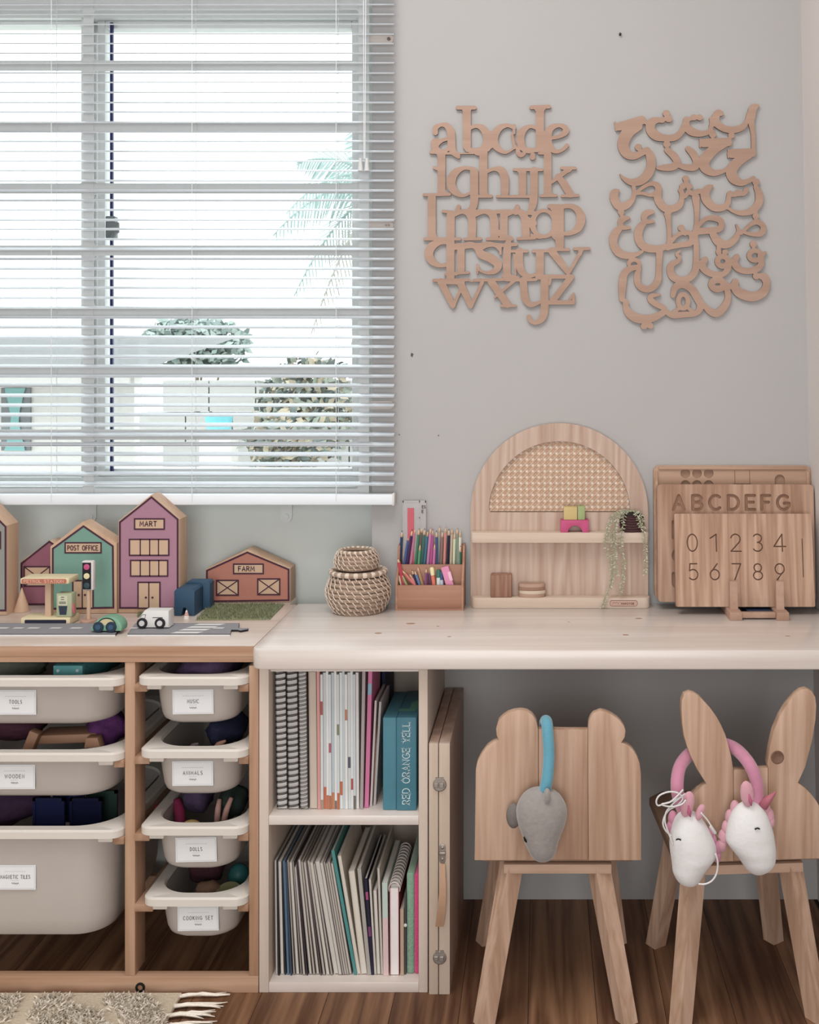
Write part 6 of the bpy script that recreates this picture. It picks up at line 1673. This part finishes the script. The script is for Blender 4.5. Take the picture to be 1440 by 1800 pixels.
# WOODEN
xa, xb, y0, y1, zb, zr = BINZ['WOODEN']
Yw = y0+.06
lump('maroon_cloth', 'dark maroon cloth bundle in the WOODEN bin', 'cloth', 'WOODEN', 15, .08, .07, .03, '#542c3c', dy=.15, dz=.016, sd=6)
lump('violet_cloth', 'violet cloth bundle in the WOODEN bin', 'cloth', 'WOODEN', 190, .045, .06, .034, '#6a2f74', dy=.12, dz=.018, sd=7)
BW = wood('toyblock_x', '#b98a68', '#96694b', 'X', 1, 10, .6, 1, .05)
solo('wooden_plank_block', MB().box(-.062, .045, 0, .05, 0, .016, r=.002).xf(Matrix.Translation((PX(125, Yw), Yw, zr-.010)) @ Matrix.Rotation(R(-2), 4, 'Y')), BW, 'long wooden plank block sticking out of the WOODEN bin', 'toy block')
solo('wooden_stub_block', MB().box(-.009, .009, 0, .02, 0, .045, r=.002).xf(Matrix.Translation((PX(47, Yw-.01), Yw-.018, zr-.026)) @ Matrix.Rotation(R(22), 4, 'Y')), BW, 'short wooden stub leaning on the rim of the WOODEN bin', 'toy block')
solo('wooden_wedge_block', MB().prism([(0, 0), (.03, 0), (.024, .018), (.004, .018)], 0, .02, r=.001).xf(Matrix.Translation((PX(146, Yw-.028), Yw-.0245, zr-.010))), BW, 'small wooden wedge block at the front of the WOODEN bin', 'toy block')
# MAGNETIC TILES: translucent dark tiles on edge
xa, xb, y0, y1, zb, zr = BINZ['MAGNETIC TILES']
lump('plum_tile_bag', 'dark plum bag in the MAGNETIC TILES bin', 'cloth', 'MAGNETIC TILES', 15, .085, .08, .04, '#3d2440', dy=.12, dz=.02, sd=9)
for i, (px, c_, nm) in enumerate(((85, '#1d2348', 'navy'), (120, '#22305a', 'dark blue'), (150, '#171a38', 'blue black'), (178, '#2a3f39', 'dark green'))):
    y_ = y0+.07+.035*(i % 2); t = thing('magnetic_tile', '%s square magnetic tile standing in the MAGNETIC TILES bin' % nm, 'magnetic tile', (PX(px, y_), y_, zr-.05), 'magnetic tiles')
    cxx = PX(px, y_); mb = MB(); s_ = .029
    for a, b, c, d in ((-s_, s_, -s_, -s_+.005), (-s_, s_, s_-.005, s_), (-s_, -s_+.005, -s_, s_), (s_-.005, s_, -s_, s_)): mb.box(cxx+a, cxx+b, y_, y_+.006, zr-.008+c, zr-.008+d)
    part('tile_frame', mb, M(c_, .25), t, smooth=False)
    part('tile_face', MB().box(cxx-s_+.005, cxx+s_-.005, y_+.002, y_+.004, zr-.008-s_+.005, zr-.008+s_-.005), M(c_, .15), t, smooth=False)
# ANIMALS
lump('grey_plush_toy', 'dark blue grey plush lying in the ANIMALS bin', 'plush toy', 'ANIMALS', 400, .04, .08, .03, '#2a2c4c', dy=.14, dz=.006, sd=12)
xa, xb, y0, y1, zb, zr = BINZ['ANIMALS']
def figure(name, label, cat, pts, rs, col): return solo(name, MB().tube(smooth_path([tuple(p) for p in pts]), [r_ for r_ in np.interp(np.linspace(0, 1, 5*(len(pts)-1)+1), np.linspace(0, 1, len(pts)), rs)], 10), M(col, .5), label, cat, smooth=True)
Y_ = y0+.05
figure('peach_figure', 'peach pointed toy figure in the ANIMALS bin', 'toy animal', [P(376, 1318, Y_), P(385, 1309, Y_), P(397, 1302, Y_)], [.004, .006, .002], '#cc9377')
figure('grey_figure', 'small pale grey toy figure in the ANIMALS bin', 'toy animal', [P(333, 1318, Y_), P(340, 1311, Y_), P(349, 1307, Y_)], [.004, .005, .002], '#8d8480')
# DOLLS
xa, xb, y0, y1, zb, zr = BINZ['DOLLS']; Y_ = y0+.06
figure('magenta_doll', 'magenta doll leaning in the DOLLS bin', 'doll', [P(318, 1452, Y_+.01), P(315, 1425, Y_+.03), P(312, 1408, Y_+.05)], [.010, .010, .008], '#9c2458')
figure('crimson_doll', 'crimson doll slumped at the left of the DOLLS bin', 'doll', [P(290, 1450, Y_), P(281, 1430, Y_+.02), P(276, 1418, Y_+.04)], [.006, .009, .006], '#8c2440')
lump('grey_purple_dress', 'dark purple doll dress in the DOLLS bin', 'doll dress', 'DOLLS', 350, .03, .05, .035, '#4b3a58', dy=.12, dz=.03, sd=15)
figure('slim_doll', 'thin skin coloured doll leg upright in the DOLLS bin', 'doll', [P(381, 1455, Y_), P(383, 1425, Y_), P(386, 1405, Y_+.01)], [.005, .0055, .004], '#b88a80')
figure('tan_doll', 'thin tan doll leg slanting right in the DOLLS bin', 'doll', [P(392, 1452, Y_), P(398, 1425, Y_), P(407, 1402, Y_+.01)], [.005, .0055, .004], '#b78878')
solo('yellow_ball', MB().ell(P(337, 1452, Y_-.022), .017, .012, .011, 18, 12), M('#c8a560', .5), 'yellow rounded toy at the front of the DOLLS bin', 'toy')
lump('dark_green_toy', 'dark green toy bundle at the right of the DOLLS bin', 'toy', 'DOLLS', 420, .03, .05, .03, '#2c3c35', dy=.12, dz=.01, sd=17)
# COOKING SET
xa, xb, y0, y1, zb, zr = BINZ['COOKING SET']; Y_ = y0+.07
solo('brown_bread_toy', MB().ell(P(367, 1562, Y_), .024, .02, .013, 18, 10, fn=lambda q: 1+.1*math.sin(7*q.x)), plain('bread', '#8d6a52', .7, .2, 90), 'brown bread shaped toy in the COOKING SET bin', 'toy food')
solo('green_dish', MB().lathe([(.004, 0), (.020, .003), (.022, .006), (.019, .0055), (.004, .003)], (0, 0, 0), 24).xf(Matrix.Translation(P(402, 1570, Y_-.01)) @ Matrix.Rotation(R(18), 4, 'X')), M('#8b8d5c', .5), 'olive green toy dish in the COOKING SET bin', 'toy dish')
solo('teal_pot', MB().ell(P(420, 1540, Y_+.06), .020, .020, .024, 18, 12), M('#1f6a68', .45), 'teal round toy pot at the back of the COOKING SET bin', 'toy pot')
lump('maroon_toy', 'dark red toy bundle in the COOKING SET bin', 'toy', 'COOKING SET', 345, .035, .05, .03, '#46222a', dy=.14, dz=.004, sd=19)

# ================================================================== HEADPHONES ON THE CHAIRS
def head(parent, name, secs, Y, mat, label=None):
    out = []
    n = len(secs)
    pts = smooth_path([tuple(s_) for s_ in secs], 4)
    for (py, pc, hw, dp) in pts: out.append((PX(pc, Y), Y, PZ(py, Y), max(.0006, hw*S(Y)), max(.0006, dp)))
    return part(name, MB().loft(out[::-1], 24), mat, parent, smooth=True, label=label)
GREYP = plain('plush_grey', '#98918c', .95, .14, 130, bump=.7, sheen=.5)
Yh = YBk-.009-.032
ph = thing('grey_plush_headphones', 'grey plush animal headphones with blue band hung over the bear chair', 'headphones', (PX(952, Yh), Yh, PZ(1512, Yh)))
gh = head(ph, 'ear_cushion', [(1383.5, 951, 3, .003), (1387, 951, 20, .012), (1398, 951.5, 34, .02), (1415, 952, 43, .026), (1432, 952.5, 44.5, .028), (1450, 952.5, 41, .028), (1466, 952, 35, .027), (1480, 952, 30, .026), (1494, 953.5, 25, .024), (1504, 954, 20, .02), (1510, 954, 12, .013), (1512.5, 954, 3, .003)], Yh, GREYP, 'grey plush animal head')
part('plush_ear', MB().ell(P(903, 1434, Yh+.010), .0125, .009, .021, 14, 10), plain('plush_grey_dark', '#7b736e', .95, .2, 130, bump=.7), gh)
part('plush_ear', MB().ell(P(962, 1399, Yh-.022), .006, .006, .013, 12, 10), GREYP, gh)
mb = MB(); mb.tube([P(921, 1471, Yh-.024), P(923.5, 1477, Yh-.0245), P(926, 1481, Yh-.0245)], [.001, .0022, .001], 8)
part('eye', mb, M('#17140f', .3), gh)
mb = MB(); mb.tube(smooth_path([tuple(P(957, 1392, Yh-.004)), tuple(P(962, 1370, Yh-.003)), tuple(P(965, 1330, Yh+.006)), tuple(P(963.5, 1295, Yh+.014)), tuple(P(962, 1275, Yh+.022)), tuple(P(960, 1267, Yh+.040)), tuple(P(958, 1275, Yh+.062)), tuple(P(958, 1320, Yh+.07)), tuple(P(958, 1390, Yh+.072))]), .0098, 14)
part('headband', mb, plain('band_blue', '#4f9fb6', .8, .08, 150, bump=.4, sheen=.4), ph, smooth=True, label='sky blue band')
part('ear_cushion', MB().ell(P(952, 1440, Yh+.082), .04, .022, .055, 18, 12), GREYP, ph, smooth=True)
# unicorn headphones
PINKB = plain('band_pink', '#cd7f9d', .85, .10, 150, bump=.4, sheen=.4); PINKL = plain('plush_pink', '#d99aa8', .9, .08, 150, bump=.3, sheen=.4); WHITEP = plain('plush_white', '#e6e4e2', .95, .03, 150, bump=.35, sheen=.3)
Yu = YBk-.009-.046
uh = thing('unicorn_headphones', 'pink plush headphones with two white unicorn heads hung on the bunny chair', 'headphones', (PX(1270, Yu), Yu, PZ(1556, Yu)))
L1 = head(uh, 'unicorn_head', [(1424, 1208, 3, .003), (1427, 1208.5, 12, .01), (1436, 1210, 22, .018), (1450, 1212, 30, .024), (1466, 1214, 36, .028), (1482, 1217, 40, .03), (1496, 1219, 41, .03), (1508, 1218.5, 38.5, .03), (1520, 1214.5, 33, .028), (1532, 1211, 28, .026), (1544, 1210.5, 22, .022), (1552, 1211, 14, .015), (1556, 1211.5, 3, .003)], Yu, WHITEP, 'white plush unicorn head with pink ears')
L2 = head(uh, 'unicorn_head', [(1409, 1316, 3, .003), (1412, 1316, 14, .01), (1421, 1316.5, 25, .018), (1434, 1316.5, 33, .024), (1448, 1317, 38, .028), (1464, 1318, 42, .03), (1478, 1319.5, 43, .03), (1492, 1325, 39, .03), (1504, 1330, 34, .028), (1516, 1333, 29, .026), (1526, 1333, 22, .02), (1533, 1332, 12, .012), (1536, 1331.5, 3, .003)], Yu, WHITEP, 'white plush unicorn head with pink mane and horn')
def ear(parent, px, py, rx, rz, tilt):
    c = P(px, py, Yu-.012)
    m4 = Matrix.Translation(c) @ Matrix.Rotation(R(tilt), 4, 'Y')
    e = part('plush_ear', MB().loft([(0, 0, -rz, .0006, .0006), (0, 0, -rz*.8, rx*.6, .005), (0, 0, -rz*.3, rx, .007), (0, 0, rz*.3, rx*.98, .006), (0, 0, rz*.7, rx*.78, .005), (0, 0, rz*.92, rx*.42, .003), (0, 0, rz, .0008, .0008)], 16).xf(m4), PINKL, parent, smooth=True)
    return e
ear(L1, 1208.5, 1414, .011, .022, 12); ear(L1, 1231, 1428, .007, .014, 20); ear(L2, 1313.5, 1396, .011, .022, -6)
mb = MB(); mb.loft([(PX(1211, Yu), Yu-.021, PZ(1427, Yu), .0008, .0008), (PX(1209, Yu), Yu-.020, PZ(1420, Yu), .0035, .0012), (PX(1208, Yu), Yu-.0192, PZ(1408, Yu), .001, .0008)], 10)
part('ear_lining', mb, M('#c05a80', .8), L1, smooth=True)
mb = MB(); mb.loft([(PX(1317, Yu), Yu-.0205, PZ(1408, Yu), .0008, .0008), (PX(1315.5, Yu), Yu-.0200, PZ(1400, Yu), .0032, .0012), (PX(1313, Yu), Yu-.0192, PZ(1388, Yu), .001, .0008)], 10)
part('ear_lining', mb, M('#c05a80', .8), L2, smooth=True)
# manes behind the heads, horn
for px, py, r_ in ((1183, 1438, .008), (1180, 1455, .008), (1252, 1478, .008), (1258, 1492, .009), (1261, 1505, .007), (1249, 1464, .006)): part('mane_lock', MB().ell(P(px, py, Yu+.012), r_, .008, r_*1.6, 12, 8), PINKB, L1, smooth=True)
for px, py, r_ in ((1345, 1422, .009), (1352, 1435, .009), (1355, 1444, .007), (1283, 1436, .008), (1277, 1455, .008), (1272, 1472, .009), (1270, 1484, .008), (1292, 1420, .008)): part('mane_lock', MB().ell(P(px, py, Yu+.010), r_, .008, r_*1.6, 12, 8), PINKL, L2, smooth=True)
part('horn', MB().tube([P(1341, 1416, Yu+.004), P(1352, 1404, Yu), P(1365.5, 1391, Yu-.004)], [.009, .006, .0007], 12), plain('horn_pink', '#bd6676', .6, .1, 120), L2, smooth=True)
def closed_eye(parent, px, py, flip):
    q = []; e = Yu-.0285
    for a in range(0, 181, 30): q.append(P(px-4*math.cos(R(a)), py-2.5*math.sin(R(a)), e))
    mb = MB(); mb.tube(q, [.0005, .0010, .0013, .0013, .0013, .0010, .0005], 6)
    mb.tube([P(px-4*flip, py, e), P(px-4.5*flip, py-3.5, e)], [.0011, .0003], 6)
    part('closed_eye', mb, M('#1a1517', .4), parent, smooth=True)
closed_eye(L1, 1192.5, 1477.5, -1); closed_eye(L2, 1332, 1458.5, 1)
mb = MB()
for pp in (((1211, 1530), (1213.5, 1542), (1214, 1552)), ((1322, 1514), (1325, 1524), (1327, 1534))):
    mb.tube([P(a, b, Yu-.0235+.0035*i+.002) for i, (a, b) in enumerate(pp)], .0007, 5)
part('mouth_seam', mb, M('#b9b4b2', .9), L1, smooth=True)
band = [P(1203, 1428, Yu+.012), P(1194, 1405, Yu+.008), P(1190.5, 1380, Yu+.012), P(1194, 1352, Yu+.030), P(1205, 1333, Yu+.055), P(1224, 1317, Yu+.078), P(1252, 1307, Yu+.086), P(1280, 1310, Yu+.076), P(1300, 1322, Yu+.05), P(1318, 1344, Yu+.018), P(1329, 1370, Yu+.012), P(1332, 1395, Yu+.012), P(1331, 1418, Yu+.012)]
mb = MB(); mb.tube(smooth_path([tuple(p) for p in band]), .0108, 16)
part('headband', mb, PINKB, uh, smooth=True, label='pink fabric band')
WCORD = M('#dedbd9', .4)
loops = [[(1232, 1428), (1244, 1442), (1252, 1455), (1256, 1462)],
         [(1205, 1395), (1188, 1406), (1170, 1412), (1157, 1416), (1154, 1408), (1160, 1398), (1176, 1392), (1192, 1394), (1200, 1404), (1190, 1416), (1176, 1424), (1168, 1436), (1166, 1450), (1172, 1462), (1181, 1470)],
         [(1198, 1400), (1184, 1412), (1172, 1426), (1169, 1442), (1173, 1458), (1180, 1476), (1183, 1486)],
         [(1201, 1388), (1192, 1398), (1178, 1410), (1163, 1414), (1180, 1418), (1198, 1414), (1206, 1406)],
         [(1258, 1500), (1262, 1516), (1260, 1535), (1252, 1548), (1240, 1554), (1228, 1554)]]
mb = MB()
for i, lp in enumerate(loops):
    mb.tube([tuple(P(a, b, Yu-.033-.0022*i+(.016 if i in (1, 2, 3) else 0)-(.006 if i == 4 else 0))) for a, b, _ in smooth_path([(a, b, 0) for a, b in lp])], .0015, 6)
cb = part('audio_cable', mb, WCORD, uh, smooth=True, label='white thin audio cable')
part('audio_plug', MB().tube([P(1249, 1452, Yu-.034), P(1257, 1464, Yu-.034), P(1258, 1465.5, Yu-.034)], [.0026, .0029, .0018], 10), WCORD, cb)
part('plug_tip', MB().tube([P(1258, 1465.5, Yu-.034), P(1266, 1477, Yu-.034)], [.0014, .0012], 8), M('#b59a7a', .3, metal=.8), cb)

# ================================================================== RUG
RUGB = plain('rug_woven', '#d3c1a6', .95, .25, 260, bump=.9); RUGP = plain('rug_pile', '#f8eddb', .95, .18, 200, bump=.6); RUGP2 = plain('rug_pile_b', '#eadfce', .95, .2, 200, bump=.6)
rg = thing('woven_rug', 'cream woven rug with shaggy tufts and a fringed end on the floor', 'rug', (-.9, -.75, 0))
xe = PX(318, -.36); yb0 = -.352
part('woven_base', MB().box(-1.75, xe, -1.05, yb0, .0003, .006, r=.0015), RUGB, rg)
mb = MB(); nrow = 0; y = yb0-.002
while y > -.47:
    mb.tube([(-1.3, y, .0062), (xe-.001, y, .0062)], .0016, 5); y -= .0036
part('weft_ridges', mb, RUGB, rg, kind='stuff')
rnd = random.Random(21); mb = MB()
patches = [[(-60, 1750), (8, 1748), (38, 1758), (20, 1800), (-60, 1830)], [(62, 1760), (95, 1745), (137, 1742), (128, 1760), (95, 1775), (60, 1790), (45, 1800), (60, 1775)], [(185, 1760), (200, 1748), (255, 1750), (285, 1790), (300, 1850), (220, 1850), (205, 1790), (180, 1770)],
           [(60, 1795), (120, 1770), (170, 1785), (200, 1830), (60, 1850)]]
def inside(p, poly):
    r_ = False; j = len(poly)-1
    for i in range(len(poly)):
        a, b = poly[i], poly[j]
        if (a[1] > p[1]) != (b[1] > p[1]) and p[0] < (b[0]-a[0])*(p[1]-a[1])/(b[1]-a[1])+a[0]: r_ = not r_
        j = i
    return r_
def FLR(px, py): d_ = CAM_Z*F/(py-VY); return (px-VX)*d_/F, d_+CAM_Y
polys = [[FLR(a, b) for a, b in q] for q in patches]
cnt = 0
for q in polys:
    xs = [p[0] for p in q]; ys = [p[1] for p in q]; ar = (max(xs)-min(xs))*(max(ys)-min(ys))
    for i in range(int(ar*110000)):
        p = (rnd.uniform(min(xs), max(xs)), rnd.uniform(min(ys), max(ys)))
        if p[1] > -.360 or not inside(p, q): continue
        dx, dy = rnd.gauss(.004, .006), -abs(rnd.gauss(.002, .005)); h_ = rnd.uniform(.007, .013); a = rnd.uniform(0, PI); w_ = .0018; cx, cy = w_*math.cos(a), w_*math.sin(a)
        mb.add([(p[0]-cx, p[1]-cy, .005), (p[0]+cx, p[1]+cy, .005), (p[0]+dx*.6+cx, p[1]+dy*.6+cy, .005+h_*.7), (p[0]+dx, p[1]+dy, .005+h_), (p[0]+dx*.6-cx, p[1]+dy*.6-cy, .005+h_*.7)], [(0, 1, 2, 3, 4)], rnd.randrange(2)); cnt += 1
part('tufted_pile', mb, [RUGP, RUGP2], rg, smooth=False, kind='stuff')
for i in range(24):
    y = yb0-.008-.029*i; mb = MB()
    for k in range(6):
        p = [Vector((xe-.002, y+rnd.uniform(-.003, .003), .005))]
        ex = rnd.uniform(.055, .088); ey = rnd.uniform(-.006, .020)
        for q in range(1, 5): p.append(Vector((xe-.002+ex*q/4, y+ey*(q/4)**2+rnd.uniform(-.002, .002), .004+.003*math.sin(q)+.002*rnd.random())))
        mb.tube(p, [.0026, .0024, .0022, .0018, .0007], 6)
    part('fringe_tassel', mb, RUGP, rg, smooth=True)
